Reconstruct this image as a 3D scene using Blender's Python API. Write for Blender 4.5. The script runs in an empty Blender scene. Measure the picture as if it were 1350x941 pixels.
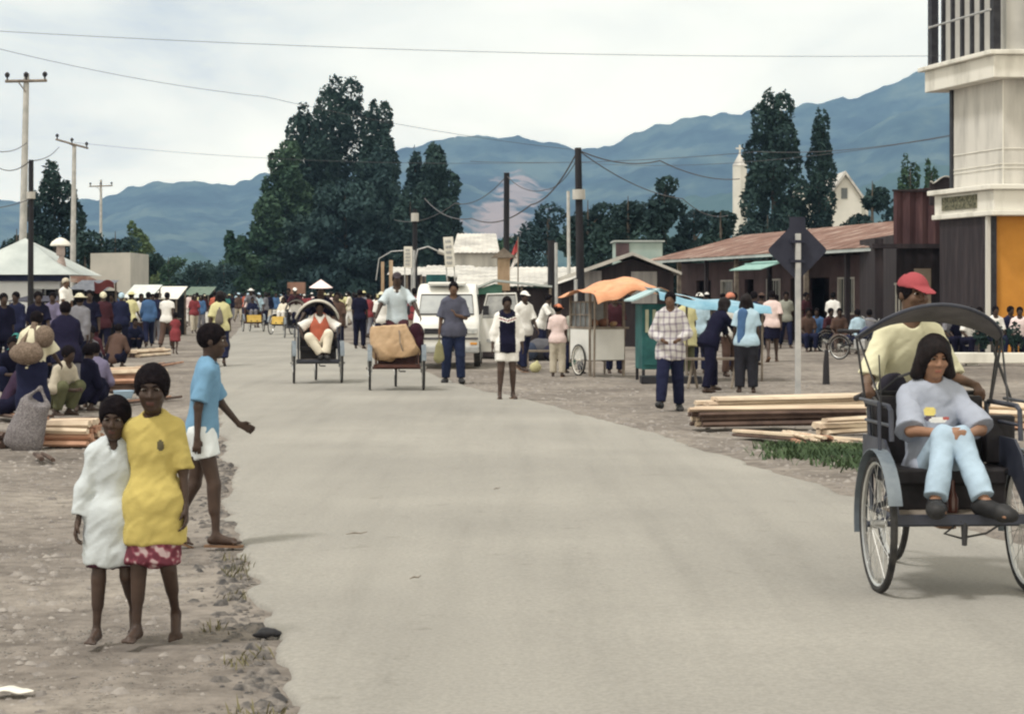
import bpy, math, random
import numpy as np
from mathutils import Vector, Matrix
random.seed(7); RS = np.random.RandomState(7)
sc = bpy.context.scene
COL = sc.collection
rad = math.radians

# ------------------------------------------------------------------ camera
F = 2700.0; HZ = 388.0; CH = 1.6
cam_d = bpy.data.cameras.new("camera"); cam = bpy.data.objects.new("camera", cam_d); COL.objects.link(cam)
cam.location = (0, 0, CH); cam.rotation_euler = (rad(90), 0, 0)
cam_d.sensor_fit = 'HORIZONTAL'; cam_d.sensor_width = 36.0; cam_d.lens = 36.0*F/1350.0
cam_d.shift_y = -(470.5-HZ)/1350.0
cam_d.clip_start = 0.1; cam_d.clip_end = 20000
sc.camera = cam
# ------------------------------------------------------------------ light
SUN_EL, SUN_AZ = 62.0, -52.0      # azimuth from -Y (behind the camera) towards -X
world = bpy.data.worlds.new("World"); sc.world = world; world.use_nodes = True
nt = world.node_tree; nt.nodes.clear()
def N(t, **kw):
    n = nt.nodes.new(t)
    for k, v in kw.items(): setattr(n, k, v)
    return n
out = N('ShaderNodeOutputWorld')
sky = N('ShaderNodeTexSky', sky_type='NISHITA'); sky.sun_disc = False
sky.sun_elevation = rad(SUN_EL); sky.sun_rotation = rad(180+40); sky.dust_density = 2.0
bg1 = N('ShaderNodeBackground'); bg1.inputs['Strength'].default_value = 0.10
nt.links.new(sky.outputs[0], bg1.inputs['Color'])
tc = N('ShaderNodeTexCoord'); mp = N('ShaderNodeMapping'); mp.inputs['Scale'].default_value = (1.0, 1.0, 3.2)
nt.links.new(tc.outputs['Generated'], mp.inputs['Vector'])
no = N('ShaderNodeTexNoise'); no.inputs['Scale'].default_value = 4.2; no.inputs['Detail'].default_value = 8; no.inputs['Roughness'].default_value = .55
no.inputs['Distortion'].default_value = .4
nt.links.new(mp.outputs[0], no.inputs['Vector'])
cr = N('ShaderNodeValToRGB'); e = cr.color_ramp.elements
e[0].position = .32; e[0].color = (.84, .83, .78, 1); e[1].position = .60; e[1].color = (1.56, 1.44, 1.15, 1)
e2 = cr.color_ramp.elements.new(.46); e2.color = (1.28, 1.20, .99, 1)
nt.links.new(no.outputs['Fac'], cr.inputs[0])
bg2 = N('ShaderNodeBackground'); bg2.inputs['Strength'].default_value = 1.0
sx_ = N('ShaderNodeSeparateXYZ'); nt.links.new(tc.outputs['Generated'], sx_.inputs[0])
mr = N('ShaderNodeMapRange'); mr.inputs['From Min'].default_value = .0; mr.inputs['From Max'].default_value = .30; mr.inputs['To Min'].default_value = 1.55; mr.inputs['To Max'].default_value = 1.0
nt.links.new(sx_.outputs['Z'], mr.inputs['Value']); nt.links.new(mr.outputs[0], bg2.inputs['Strength'])
nt.links.new(cr.outputs[0], bg2.inputs['Color'])
mixs = N('ShaderNodeMixShader'); mixs.inputs[0].default_value = .97
nt.links.new(bg1.outputs[0], mixs.inputs[1]); nt.links.new(bg2.outputs[0], mixs.inputs[2])
nt.links.new(mixs.outputs[0], out.inputs['Surface'])
sd = bpy.data.lights.new("sun", 'SUN'); sd.energy = 2.7; sd.angle = rad(9); sd.color = (1, .965, .91)
sun = bpy.data.objects.new("sun", sd); COL.objects.link(sun)
_d = Vector((math.sin(rad(SUN_AZ))*math.cos(rad(SUN_EL)), -math.cos(rad(SUN_AZ))*math.cos(rad(SUN_EL)), math.sin(rad(SUN_EL))))
sun.rotation_euler = _d.to_track_quat('Z', 'Y').to_euler()
sc.view_settings.view_transform = 'Standard'; sc.view_settings.look = 'None'
sc.view_settings.exposure = -0.10; sc.view_settings.gamma = 1.0
sc.cycles.use_denoising = True
sc.cycles.pixel_filter_type = 'GAUSSIAN'; sc.cycles.filter_width = 2.5
sc.cycles.max_bounces = 5; sc.cycles.diffuse_bounces = 3; sc.cycles.glossy_bounces = 2; sc.cycles.transmission_bounces = 3
sc.cycles.volume_bounces = 0; sc.cycles.transparent_max_bounces = 8
sc.cycles.caustics_reflective = False; sc.cycles.caustics_refractive = False

# ------------------------------------------------------------------ helpers
def X(px, Y): return (px-675.0)/F*Y
def Zh(py, Y): return CH-(py-HZ)/F*Y
def P(px, py, Y): return Vector((X(px, Y), Y, Zh(py, Y)))
def GY(py): return CH*F/(py-HZ)
def Gp(px, py): Y = GY(py); return Vector((X(px, Y), Y, 0))
def srgb(r, g, b):
    f = lambda c: (c/12.92 if c <= .04045 else ((c+.055)/1.055)**2.4)
    return (f(r/255.), f(g/255.), f(b/255.))

MATS = {}
def mat(key, col, col2=None, rough=.85, scale=6.0, detail=4, bump=0.0, bscale=None, metal=0.0, spec=.3, stretch=None,
        lo=.35, hi=.65, col3=None, coord='Object', rnd=0.0, alpha=None, bdist=.02):
    if key in MATS: return MATS[key]
    m = bpy.data.materials.new(key); m.use_nodes = True; t = m.node_tree; ns = t.nodes; L = t.links
    b = ns['Principled BSDF']; b.inputs['Roughness'].default_value = rough; b.inputs['Metallic'].default_value = metal
    b.inputs['Specular IOR Level'].default_value = spec
    c = ns.new('ShaderNodeTexCoord'); mpn = ns.new('ShaderNodeMapping'); L.new(c.outputs[coord], mpn.inputs[0])
    if stretch: mpn.inputs['Scale'].default_value = stretch
    n = ns.new('ShaderNodeTexNoise'); n.inputs['Scale'].default_value = scale; n.inputs['Detail'].default_value = detail
    n.inputs['Roughness'].default_value = .6
    L.new(mpn.outputs[0], n.inputs['Vector'])
    r = ns.new('ShaderNodeValToRGB'); L.new(n.outputs['Fac'], r.inputs[0])
    if col2 is None: col2 = tuple(min(1, x*1.18) for x in col); col = tuple(x*.85 for x in col)
    r.color_ramp.elements[0].position = lo; r.color_ramp.elements[0].color = (*col, 1)
    r.color_ramp.elements[1].position = hi; r.color_ramp.elements[1].color = (*col2, 1)
    if col3:
        q = r.color_ramp.elements.new((lo+hi)/2); q.color = (*col3, 1)
    src = r.outputs[0]
    if rnd:
        oi = ns.new('ShaderNodeObjectInfo'); h = ns.new('ShaderNodeHueSaturation')
        ma = ns.new('ShaderNodeMath'); ma.operation = 'MULTIPLY_ADD'; ma.inputs[1].default_value = rnd; ma.inputs[2].default_value = 1-rnd/2
        L.new(oi.outputs['Random'], ma.inputs[0]); L.new(ma.outputs[0], h.inputs['Value']); L.new(src, h.inputs['Color']); src = h.outputs[0]
    L.new(src, b.inputs['Base Color'])
    if alpha is not None: b.inputs['Alpha'].default_value = alpha
    if bump:
        n2 = ns.new('ShaderNodeTexNoise'); n2.inputs['Scale'].default_value = bscale or scale*3; n2.inputs['Detail'].default_value = 5
        L.new(mpn.outputs[0], n2.inputs['Vector'])
        bp = ns.new('ShaderNodeBump'); bp.inputs['Strength'].default_value = bump; bp.inputs['Distance'].default_value = bdist
        L.new(n2.outputs['Fac'], bp.inputs['Height']); L.new(bp.outputs[0], b.inputs['Normal'])
    MATS[key] = m
    return m
def cloth(name, rgb, var=.12):
    c = srgb(*rgb); l_ = .3*c[0]+.55*c[1]+.15*c[2]; c = tuple(x*.80+l_*.20 for x in c); c = (c[0]*.97, c[1]*.97, c[2]*.97+.004)
    return mat('cloth_'+name, tuple(x*(1-var) for x in c), tuple(min(.85, x*(1+var)) for x in c), rough=.95, scale=5, bump=.35, bscale=9, spec=.1, bdist=.03)

def tag(o, label=None, cat=None, group=None, kind=None):
    if label: o['label'] = label
    if cat: o['category'] = cat
    if group: o['group'] = group
    if kind: o['kind'] = kind
    return o
def empty(name, loc=(0, 0, 0), rz=0.0, label=None, cat=None, group=None, scale=1.0):
    o = bpy.data.objects.new(name, None); COL.objects.link(o); o.location = loc; o.rotation_euler = (0, 0, rz); o.scale = (scale,)*3
    o.empty_display_size = .2
    return tag(o, label, cat, group)
def mesh_np(name, V, faces, mats, parent=None, smooth=False, midx=None):
    """V (n,3); faces (m,4) or (m,3) int array"""
    me = bpy.data.meshes.new(name); V = np.asarray(V, dtype=np.float32); faces = np.asarray(faces, dtype=np.int32)
    k = faces.shape[1]
    me.vertices.add(len(V)); me.vertices.foreach_set('co', V.ravel())
    me.loops.add(faces.size); me.loops.foreach_set('vertex_index', faces.ravel())
    me.polygons.add(len(faces)); me.polygons.foreach_set('loop_start', np.arange(len(faces), dtype=np.int32)*k)
    me.polygons.foreach_set('loop_total', np.full(len(faces), k, dtype=np.int32))
    if midx is not None: me.polygons.foreach_set('material_index', np.asarray(midx, dtype=np.int32))
    if smooth: me.polygons.foreach_set('use_smooth', np.ones(len(faces), dtype=bool))
    for m in (mats if isinstance(mats, (list, tuple)) else [mats]): me.materials.append(m)
    me.update(calc_edges=True); me.validate()
    o = bpy.data.objects.new(name, me); COL.objects.link(o); o.parent = parent
    return o

class MB:
    """collects simple solids and writes them out as one mesh object"""
    def __init__(s): s.v = []; s.f = []; s.m = []
    def add(s, vs, fs, mi=0):
        k = len(s.v); s.v += [tuple(v) for v in vs]; s.f += [tuple(i+k for i in f) for f in fs]; s.m += [mi]*len(fs); return s
    def box(s, c, d, rz=0.0, mi=0, rx=0.0, ry=0.0):
        R = Matrix.Rotation(rz, 3, 'Z') @ Matrix.Rotation(ry, 3, 'Y') @ Matrix.Rotation(rx, 3, 'X'); c = Vector(c)
        vs = [c + R @ Vector((x*d[0]/2, y*d[1]/2, z*d[2]/2)) for x in (-1, 1) for y in (-1, 1) for z in (-1, 1)]
        return s.add(vs, [(0, 1, 3, 2), (4, 6, 7, 5), (0, 4, 5, 1), (2, 3, 7, 6), (0, 2, 6, 4), (1, 5, 7, 3)], mi)
    def bb(s, a, b, mi=0):
        return s.box([(a[i]+b[i])/2 for i in range(3)], [abs(b[i]-a[i]) for i in range(3)], 0, mi)
    def tube(s, pts, r, n=8, mi=0, caps=True, closed=False):
        pts = [Vector(p) for p in pts]; m = len(pts); rs = r if isinstance(r, (list, tuple)) else [r]*m
        k = len(s.v); up = None
        for i, p in enumerate(pts):
            a = pts[(i-1) % m] if (closed or i > 0) else p; b = pts[(i+1) % m] if (closed or i < m-1) else p
            d = (b-a).normalized()
            if up is None or abs(up.dot(d)) > .95:
                up = Vector((0, 0, 1)) if abs(d.z) < .9 else Vector((1, 0, 0))
            x = d.cross(up).normalized(); y = x.cross(d).normalized(); up = y
            for j in range(n):
                t = 2*math.pi*j/n; s.v.append(tuple(p + (x*math.cos(t)+y*math.sin(t))*rs[i]))
        segs = m if closed else m-1
        for i in range(segs):
            for j in range(n):
                a = k+i*n+j; b = k+i*n+(j+1) % n; c = k+((i+1) % m)*n+(j+1) % n; d = k+((i+1) % m)*n+j
                s.f.append((a, b, c, d)); s.m.append(mi)
        if caps and not closed:
            s.f.append(tuple(k+j for j in range(n))[::-1]); s.m.append(mi)
            s.f.append(tuple(k+(m-1)*n+j for j in range(n))); s.m.append(mi)
        return s
    def cyl(s, a, b, r1, r2=None, n=12, mi=0): return s.tube([a, b], [r1, r1 if r2 is None else r2], n, mi)
    def prism(s, pts, off, mi=0):
        """polygon pts (3d, planar) extruded by vector off"""
        n = len(pts); off = Vector(off); a = [Vector(p) for p in pts]; b = [p+off for p in a]
        fs = [tuple(range(n))[::-1], tuple(range(n, 2*n))] + [(i, (i+1) % n, n+(i+1) % n, n+i) for i in range(n)]
        return s.add(a+b, fs, mi)
    def ring(s, c, axis, R, r, n=28, k=8, mi=0):
        axis = Vector(axis).normalized(); u = axis.orthogonal().normalized(); w = axis.cross(u); c = Vector(c)
        return s.tube([c+(u*math.cos(t)+w*math.sin(t))*R for t in [2*math.pi*i/n for i in range(n)]], r, k, mi, closed=True)
    def sheet(s, fn, nu, nv, th=0.0, mi=0):
        k = len(s.v)
        for layer in ([0, 1] if th else [0]):
            for i in range(nu+1):
                for j in range(nv+1):
                    p = Vector(fn(i/nu, j/nv)); p.z -= th*layer; s.v.append(tuple(p))
        W = nv+1; M = (nu+1)*(nv+1)
        for i in range(nu):
            for j in range(nv):
                a = k+i*W+j; s.f.append((a, a+W, a+W+1, a+1)); s.m.append(mi)
                if th: s.f.append((a+M, a+1+M, a+W+1+M, a+W+M)); s.m.append(mi)
        if th:
            B = [(i, 0) for i in range(nu)]+[(nu, j) for j in range(nv)]+[(i, nv) for i in range(nu, 0, -1)]+[(0, j) for j in range(nv, 0, -1)]
            for q in range(len(B)):
                a = k+B[q][0]*W+B[q][1]; b2 = B[(q+1) % len(B)]; b = k+b2[0]*W+b2[1]
                s.f.append((a, a+M, b+M, b)); s.m.append(mi)
        return s
    def build(s, name, mats, parent=None, smooth=False, bevel=0.0):
        me = bpy.data.meshes.new(name); me.from_pydata(s.v, [], s.f)
        for m in (mats if isinstance(mats, (list, tuple)) else [mats]): me.materials.append(m)
        me.polygons.foreach_set('material_index', s.m)
        if smooth:
            me.polygons.foreach_set('use_smooth', [True]*len(s.f))
            me.set_sharp_from_angle(angle=rad(40))
        me.update()
        o = bpy.data.objects.new(name, me); COL.objects.link(o); o.parent = parent
        if bevel:
            md = o.modifiers.new('b', 'BEVEL'); md.width = bevel; md.segments = 2; md.limit_method = 'ANGLE'
        return o

# ------------------------------------------------------------------ implicit solids -> one continuous surface
def V3(*a): return np.array(a[0] if len(a) == 1 else a, dtype=np.float64)
def cap(a, b, ra, rb=None, flat=None, clip=None, k=.02, op=1, inf=0.0):
    return dict(t='c', a=V3(a), b=V3(b), ra=ra+inf, rb=(ra if rb is None else rb)+inf, flat=flat, clip=clip or [], k=k, op=op)
def ell(c, r, R=None, k=.02, op=1, clip=None):
    return dict(t='e', c=V3(c), r=V3(r), R=R, k=k, op=op, clip=clip or [], flat=None)
def _bb(p):
    if p['t'] == 'c':
        m = max(p['ra'], p['rb'])*1.3; return np.minimum(p['a'], p['b'])-m, np.maximum(p['a'], p['b'])+m
    m = p['r'].max()*1.05; return p['c']-m, p['c']+m
def _ev(p, x, y, z):
    if p['t'] == 'c':
        a, b = p['a'], p['b']; ba = b-a; L2 = max(1e-9, ba.dot(ba))
        px, py, pz = x-a[0], y-a[1], z-a[2]
        if p['flat'] is None:
            h = np.clip((px*ba[0]+py*ba[1]+pz*ba[2])/L2, 0, 1)
            dx, dy, dz = px-ba[0]*h, py-ba[1]*h, pz-ba[2]*h
            d = np.sqrt(dx*dx+dy*dy+dz*dz)-(p['ra']+(p['rb']-p['ra'])*h)
        else:
            n, s = p['flat']; n = V3(n); n = n/np.linalg.norm(n); g = (1/s-1)
            h = np.clip((px*ba[0]+py*ba[1]+pz*ba[2])/L2, 0, 1)
            dx, dy, dz = px-ba[0]*h, py-ba[1]*h, pz-ba[2]*h
            dn = (dx*n[0]+dy*n[1]+dz*n[2])*g
            dx, dy, dz = dx+n[0]*dn, dy+n[1]*dn, dz+n[2]*dn
            d = (np.sqrt(dx*dx+dy*dy+dz*dz)-(p['ra']+(p['rb']-p['ra'])*h))*(s**.5)
    else:
        c, r = p['c'], p['r']; px, py, pz = x-c[0], y-c[1], z-c[2]
        if p['R'] is not None:
            R = p['R']; px, py, pz = (px*R[0][0]+py*R[0][1]+pz*R[0][2], px*R[1][0]+py*R[1][1]+pz*R[1][2], px*R[2][0]+py*R[2][1]+pz*R[2][2])
        qx, qy, qz = px/r[0], py/r[1], pz/r[2]
        k0 = np.sqrt(qx*qx+qy*qy+qz*qz)+1e-9; k1 = np.sqrt((qx/r[0])**2+(qy/r[1])**2+(qz/r[2])**2)+1e-9
        d = k0*(k0-1)/k1
    for (q, n) in p['clip']:
        d = np.maximum(d, (x-q[0])*n[0]+(y-q[1])*n[1]+(z-q[2])*n[2])
    return d
def wob(x, y, z, s, seed=0.0):
    """cheap warped sines, about -1..1"""
    a = np.sin(x*s*1.0+1.7*np.sin(y*s*.7+seed)+seed)+np.sin(y*s*1.3+1.3*np.sin(z*s*.6+seed*2)+2.1)+np.sin(z*s*.8+1.5*np.sin(x*s*.9)+seed*3)
    b = np.sin(x*s*2.3+1.1*np.sin(z*s*1.9)+seed)+np.sin((y+z)*s*2.1+seed)
    return a/3*.7+b/2*.3
def sdf(name, prims, vox, mats, parent=None, disp=0.0, dscale=14.0, dstretch=1.0, paint=None, post=None, seed=0.0):
    adds = [p for p in prims if p['op'] == 1]
    lo = np.min([_bb(p)[0] for p in adds], axis=0)-.03-disp; hi = np.max([_bb(p)[1] for p in adds], axis=0)+.03+disp
    n = np.ceil((hi-lo)/vox).astype(int)+2
    ax = [lo[i]+vox*np.arange(n[i]) for i in range(3)]
    Fd = np.full(n, 10.0, dtype=np.float32)
    for p in prims:
        b0, b1 = _bb(p); mg = p['k']+vox*2+disp*1.5+.01
        i0 = np.clip(np.floor((b0-mg-lo)/vox).astype(int), 0, n); i1 = np.clip(np.ceil((b1+mg-lo)/vox).astype(int)+1, 0, n)
        if np.any(i1 <= i0): continue
        sl = tuple(slice(i0[i], i1[i]) for i in range(3))
        x = ax[0][sl[0]][:, None, None].astype(np.float32); y = ax[1][sl[1]][None, :, None].astype(np.float32); z = ax[2][sl[2]][None, None, :].astype(np.float32)
        d = _ev(p, x, y, z); A = Fd[sl]; k = p['k']
        if p['op'] == 1:
            h = np.maximum(k-np.abs(A-d), 0)/k; Fd[sl] = np.minimum(A, d)-h*h*k*.25
        else:
            d = -d; h = np.maximum(k-np.abs(A-d), 0)/k; Fd[sl] = np.maximum(A, d)+h*h*k*.25
    if disp:
        x = ax[0][:, None, None]; y = ax[1][None, :, None]; z = ax[2][None, None, :]
        near = np.abs(Fd) < disp*2+vox*3
        ii = np.nonzero(near)
        if len(ii[0]):
            X_, Y_, Z_ = ax[0][ii[0]], ax[1][ii[1]], ax[2][ii[2]]
            if dstretch < 1:      # cloth: creases running mostly down and slightly across
                w_ = wob(X_+Z_*.35, Y_, Z_*dstretch, dscale, seed); w2 = wob(X_*1.1-Z_*.8+seed, Y_, Z_*.9, dscale*1.7, seed+4)
                Fd[ii] += (disp*(.75*(np.abs(w_)*2.2-1)+.45*(np.abs(w2)*2-1))).astype(np.float32)
            else: Fd[ii] += (disp*wob(X_, Y_, Z_, dscale, seed)).astype(np.float32)
    if post is not None: Fd = post(Fd, ax)
    s = Fd < 0
    A = s[:-1, :-1, :-1].astype(np.int8)
    cnt = np.zeros(A.shape, np.int8)
    for dx in (0, 1):
        for dy in (0, 1):
            for dz in (0, 1):
                cnt += s[dx:n[0]-1+dx, dy:n[1]-1+dy, dz:n[2]-1+dz]
    cx, cy, cz = np.nonzero((cnt > 0) & (cnt < 8))
    idm = np.full(A.shape, -1, np.int32); idm[cx, cy, cz] = np.arange(len(cx))
    acc = np.zeros((len(cx), 3)); num = np.zeros(len(cx))
    cor = [(0, 0, 0), (1, 0, 0), (0, 1, 0), (1, 1, 0), (0, 0, 1), (1, 0, 1), (0, 1, 1), (1, 1, 1)]
    val = [Fd[cx+a, cy+b, cz+c] for a, b, c in cor]
    for i, j in [(0, 1), (2, 3), (4, 5), (6, 7), (0, 2), (1, 3), (4, 6), (5, 7), (0, 4), (1, 5), (2, 6), (3, 7)]:
        m = (val[i] < 0) != (val[j] < 0)
        t = np.where(m, val[i]/np.where(m, val[i]-val[j], 1), 0)
        a = np.array(cor[i]); b = np.array(cor[j])
        pos = a[None, :]+(b-a)[None, :]*t[:, None]
        acc += pos*m[:, None]; num += m
    Vt = (acc/num[:, None]+np.stack([cx, cy, cz], 1))*vox+lo[None, :]
    quads = []
    for axn in range(3):
        sa = [slice(0, None)]*3; sb = [slice(0, None)]*3; sa[axn] = slice(0, -1); sb[axn] = slice(1, None)
        a_ = s[tuple(sa)]; b_ = s[tuple(sb)]
        u, v = [(1, 2), (2, 0), (0, 1)][axn]
        for flip in (0, 1):
            m = (a_ & ~b_) if flip == 0 else (~a_ & b_)
            I = np.stack(np.nonzero(m), 1)
            I = I[(I[:, u] > 0) & (I[:, v] > 0) & (I[:, u] < n[u]-1) & (I[:, v] < n[v]-1)]
            def g(du, dv):
                J = I.copy(); J[:, u] -= du; J[:, v] -= dv; return idm[J[:, 0], J[:, 1], J[:, 2]]
            q = np.stack([g(1, 1), g(0, 1), g(0, 0), g(1, 0)], 1)
            quads.append(q if flip == 0 else q[:, ::-1])
    Q = np.concatenate(quads); Q = Q[(Q >= 0).all(1)]
    # relax a little
    midx = None
    if paint:
        fc = Vt[Q].mean(1); midx = np.zeros(len(Q), int)
        for i, pr in enumerate(paint): midx[pr(fc)] = i+1
    return mesh_np(name, Vt, Q, mats, parent, smooth=True, midx=midx)
# ------------------------------------------------------------------ people
SKIN = {}
def skin(k):
    tones = dict(dark=((.040, .024, .019), (.066, .040, .030)), mid=((.10, .055, .036), (.14, .08, .052)), tan=((.25, .135, .085), (.33, .185, .12)))
    a, b = tones[k]
    return mat('skin_'+k, a, b, rough=.55, scale=7, spec=.35)
HAIR = mat('hair_black', (.006, .005, .007), (.014, .011, .013), rough=1.0, scale=30, bump=.6, bscale=60, spec=.06)
HAIRS = mat('hair_sleek', (.007, .005, .006), (.016, .011, .012), rough=.6, scale=12, bump=.4, bscale=40, spec=.16, stretch=(4, 4, .3))
EYEW = mat('eye_white', (.5, .47, .43), (.6, .56, .52), rough=.3); IRIS = mat('iris', (.012, .008, .006), (.02, .012, .01), rough=.2)
LIPD = mat('lip_dark', (.075, .034, .030), (.10, .045, .04), rough=.5); LIPT = mat('lip_tan', (.30, .12, .09), (.36, .15, .11), rough=.5)
SHOE = mat('shoe_black', (.012, .012, .014), (.03, .03, .032), rough=.6)
SOLE = mat('sandal_tan', (.16, .09, .055), (.25, .15, .09), rough=.8)

def dirv(f, o, sx):
    f = rad(f); o = rad(o)
    return np.array([sx*math.sin(o), -math.sin(f)*math.cos(o), -math.cos(f)*math.cos(o)])
def rotx(a):   # positive leans forward (towards -y)
    a = rad(a); c, s = math.cos(a), math.sin(a); return np.array([[1, 0, 0], [0, c, -s], [0, s, c]]).T if False else np.array([[1, 0, 0], [0, c, s*-1], [0, s, c]])
def roty(a): a = rad(a); c, s = math.cos(a), math.sin(a); return np.array([[c, 0, s], [0, 1, 0], [-s, 0, c]])
def rotz(a): a = rad(a); c, s = math.cos(a), math.sin(a); return np.array([[c, -s, 0], [s, c, 0], [0, 0, 1]])
def ik(a, t, l1, l2, pole):
    a = np.array(a, float); t = np.array(t, float); d = t-a; L = np.linalg.norm(d); L2 = min(L, (l1+l2)*.995); u = d/(L+1e-9)
    t = a+u*L2; x = (l1*l1-l2*l2+L2*L2)/(2*L2); h = math.sqrt(max(1e-6, l1*l1-x*x))
    p = np.array(pole, float); p = p-u*p.dot(u); p /= np.linalg.norm(p)+1e-9
    return a+u*x+p*h, t

def person(loc, rz, H=1.6, label='', group=None, tone='dark', vox=.016, kid=0.0, build=1.0, pose=None, top=None, bottom=None,
           hair='short', hat=None, shoes=None, hero=False, extra=None, seat=None, cat='person', hatmat=None):
    """local frame: faces -Y, its own right hand at -X. Returns the Empty at its feet."""
    pose = pose or {}
    root = empty('person', loc, rad(rz), label, cat, group)
    hh = H*(1/7.3+kid*.034); B = H-hh; Hs = B/.863           # Hs: body scale
    w = build*.95*(1-kid*.13)
    sp = lambda r: r*Hs*w
    lean = pose.get('lean', 2); side = pose.get('side', 0); yaw = pose.get('twist', 0)
    R0 = rotz(pose.get('hipyaw', 0))
    spine = rotz(yaw) @ rotx(lean) @ roty(side) @ np.array([0, 0, 1.0])
    fwd = rotz(yaw) @ rotx(lean) @ roty(side) @ np.array([0, -1.0, 0]); right = np.cross(fwd, spine)   # +x side = person's left
    lat = -right if right[0] < 0 else right
    lat = rotz(yaw) @ roty(side) @ np.array([1.0, 0, 0])
    Pv = np.array([0, 0, 0.0])
    curve = fwd*pose.get('slouch', .0)*Hs
    Wst = Pv+spine*.10*Hs; Ch = Pv+spine*.22*Hs-curve*.5; Nk = Pv+spine*.318*Hs+curve*.3; SH = Pv+spine*.295*Hs+curve*.2
    J = {}
    thl, shl, ual, fal = .245*Hs, .242*Hs, .165*Hs, .145*Hs
    hipw = .054*Hs*w; shw = .100*Hs*w
    for nm, sx in (('R', -1), ('L', 1)):
        hip = Pv+(R0 @ np.array([sx*hipw, 0, 0]))-np.array([0, 0, .015*Hs]); J['hip'+nm] = hip
        lg = pose.get('leg'+nm, (4, 3, -4, 1))
        if isinstance(lg, dict):
            base = np.array(seat if seat is not None else (0, 0, 0.0)); tgt = np.array(lg['to'], float)-base
            kn, an = ik(hip, tgt, thl, shl, lg.get('pole', (sx*.15, -1, .1)))
        else:
            kn = hip+dirv(lg[0], lg[1], sx)*thl; an = kn+dirv(lg[2], lg[3], sx)*shl
        J['knee'+nm] = kn; J['ank'+nm] = an
        sh = SH+lat*sx*shw*1.0-spine*.016*Hs+np.array([0, 0, pose.get('shrug'+nm, 0)*Hs]); J['sh'+nm] = sh
        ar = pose.get('arm'+nm, (4, 8, 12, 4))
        if isinstance(ar, dict):
            base = np.array(seat if seat is not None else (0, 0, 0.0)); tgt = np.array(ar['to'], float)-base
            if seat is None: J['armto'+nm] = ar; el, wr = None, None
            else: el, wr = ik(sh, tgt, ual, fal, ar.get('pole', (sx*.6, .6, -.6)))
        else:
            el = sh+dirv(ar[0], ar[1], sx)*ual; wr = el+dirv(ar[2], ar[3], sx)*fal
        J['el'+nm] = el; J['wr'+nm] = wr
    # place the figure
    if seat is not None: off = np.array(seat, float)
    else:
        foot_h = []
        for nm in 'RL':
            fp = pose.get('foot'+nm, 0); foot_h.append(J['ank'+nm][2]-.040*Hs-(math.sin(rad(max(0, fp)))*.10*Hs))
        off = np.array([0, 0, -min(foot_h)])
    for nm, sx in (('R', -1), ('L', 1)):
        if J.get('armto'+nm):
            el, wr = ik(J['sh'+nm], np.array(J['armto'+nm]['to'])-off, ual, fal, J['armto'+nm].get('pole', (sx*.6, .6, -.6)))
            J['el'+nm] = el; J['wr'+nm] = wr
    J = {k: v+off for k, v in J.items() if isinstance(v, np.ndarray)}
    Pv, Wst, Ch, Nk, SH = Pv+off, Wst+off, Ch+off, Nk+off, SH+off
    root['dbg'] = 0; del root['dbg']
    fl = (fwd, .62)
    body = []
    A = body.append
    A(cap(Pv-lat*.035*Hs*w, Pv+lat*.035*Hs*w, sp(.062), flat=((0, 1, 0), .85), k=.05))
    A(cap(Pv, Wst, sp(.078), sp(.070), flat=(fwd, .68), k=.05))
    A(cap(Wst, Ch, sp(.070), sp(.088), flat=fl, k=.05))
    A(cap(Ch, SH-spine*.02*Hs, sp(.088), sp(.078), flat=fl, k=.05))
    for q in (-1, 1):
        A(cap(Nk-spine*.012*Hs+lat*q*.012*Hs, SH+lat*q*shw*.92-spine*.012*Hs, sp(.027), sp(.030), k=.03))
    A(cap(SH-lat*shw*.7-spine*.03*Hs, SH+lat*shw*.7-spine*.03*Hs, sp(.033), k=.03))
    headup = rotz(yaw+pose.get('hyaw', 0)) @ rotx(lean*.3+pose.get('hpitch', 0)) @ roty(pose.get('htilt', 0)); RH = headup
    hu = RH @ np.array([0, 0, 1.0]); hf = RH @ np.array([0, -1.0, 0]); hr = RH @ np.array([1.0, 0, 0])
    chin = Nk+hu*(.030*Hs)+hf*.012*Hs
    hc = Nk+hu*(.028*Hs+hh*.52)+hf*.012*Hs                       # centre of the head
    A(cap(Nk-spine*.03*Hs, hc-hu*hh*.22-hf*hh*.04, sp(.036), sp(.033), k=.03))
    s = hh/.225
    Rm = np.stack([hr, hf, hu])
    hp = lambda x, y, z: hc+hr*x*s+hf*y*s+hu*z*s
    A(ell(hp(0, -.008, .026), V3(.073, .092, .088)*s, Rm, k=.02*s))
    A(ell(hp(0, .018, -.045), V3(.056, .066, .066)*s, Rm, k=.035*s))
    if hero:
        A(ell(hp(0, .055, -.088), V3(.024, .022, .018)*s, Rm, k=.02*s))                # chin
        A(cap(hp(0, .086, .012), hp(0, .102, -.018), .0085*s, .012*s, k=.012*s))        # nose bridge, tip
        for q in (-1, 1):
            A(ell(hp(q*.011, .092, -.023), V3(.010, .010, .008)*s, Rm, k=.006*s))
            A(ell(hp(q*.036, .066, -.020), V3(.022, .018, .020)*s, Rm, k=.02*s))        # cheek
            A(cap(hp(q*.012, .083, .034), hp(q*.048, .066, .034), .009*s, .007*s, k=.014*s))  # brow
            A(dict(ell(hp(q*.030, .090, .012), V3(.016, .014, .010)*s, Rm, k=.010*s), op=-1))
            A(ell(hp(q*.075, -.005, -.004), V3(.010, .020, .030)*s, Rm, k=.006*s))      # ear
        A(cap(hp(-.017, .084, -.050), hp(.017, .084, -.050), .0060*s, k=.008*s))
        A(cap(hp(-.011, .083, -.060), hp(.011, .083, -.060), .0068*s, k=.006*s))
    elif vox < .02:
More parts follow.
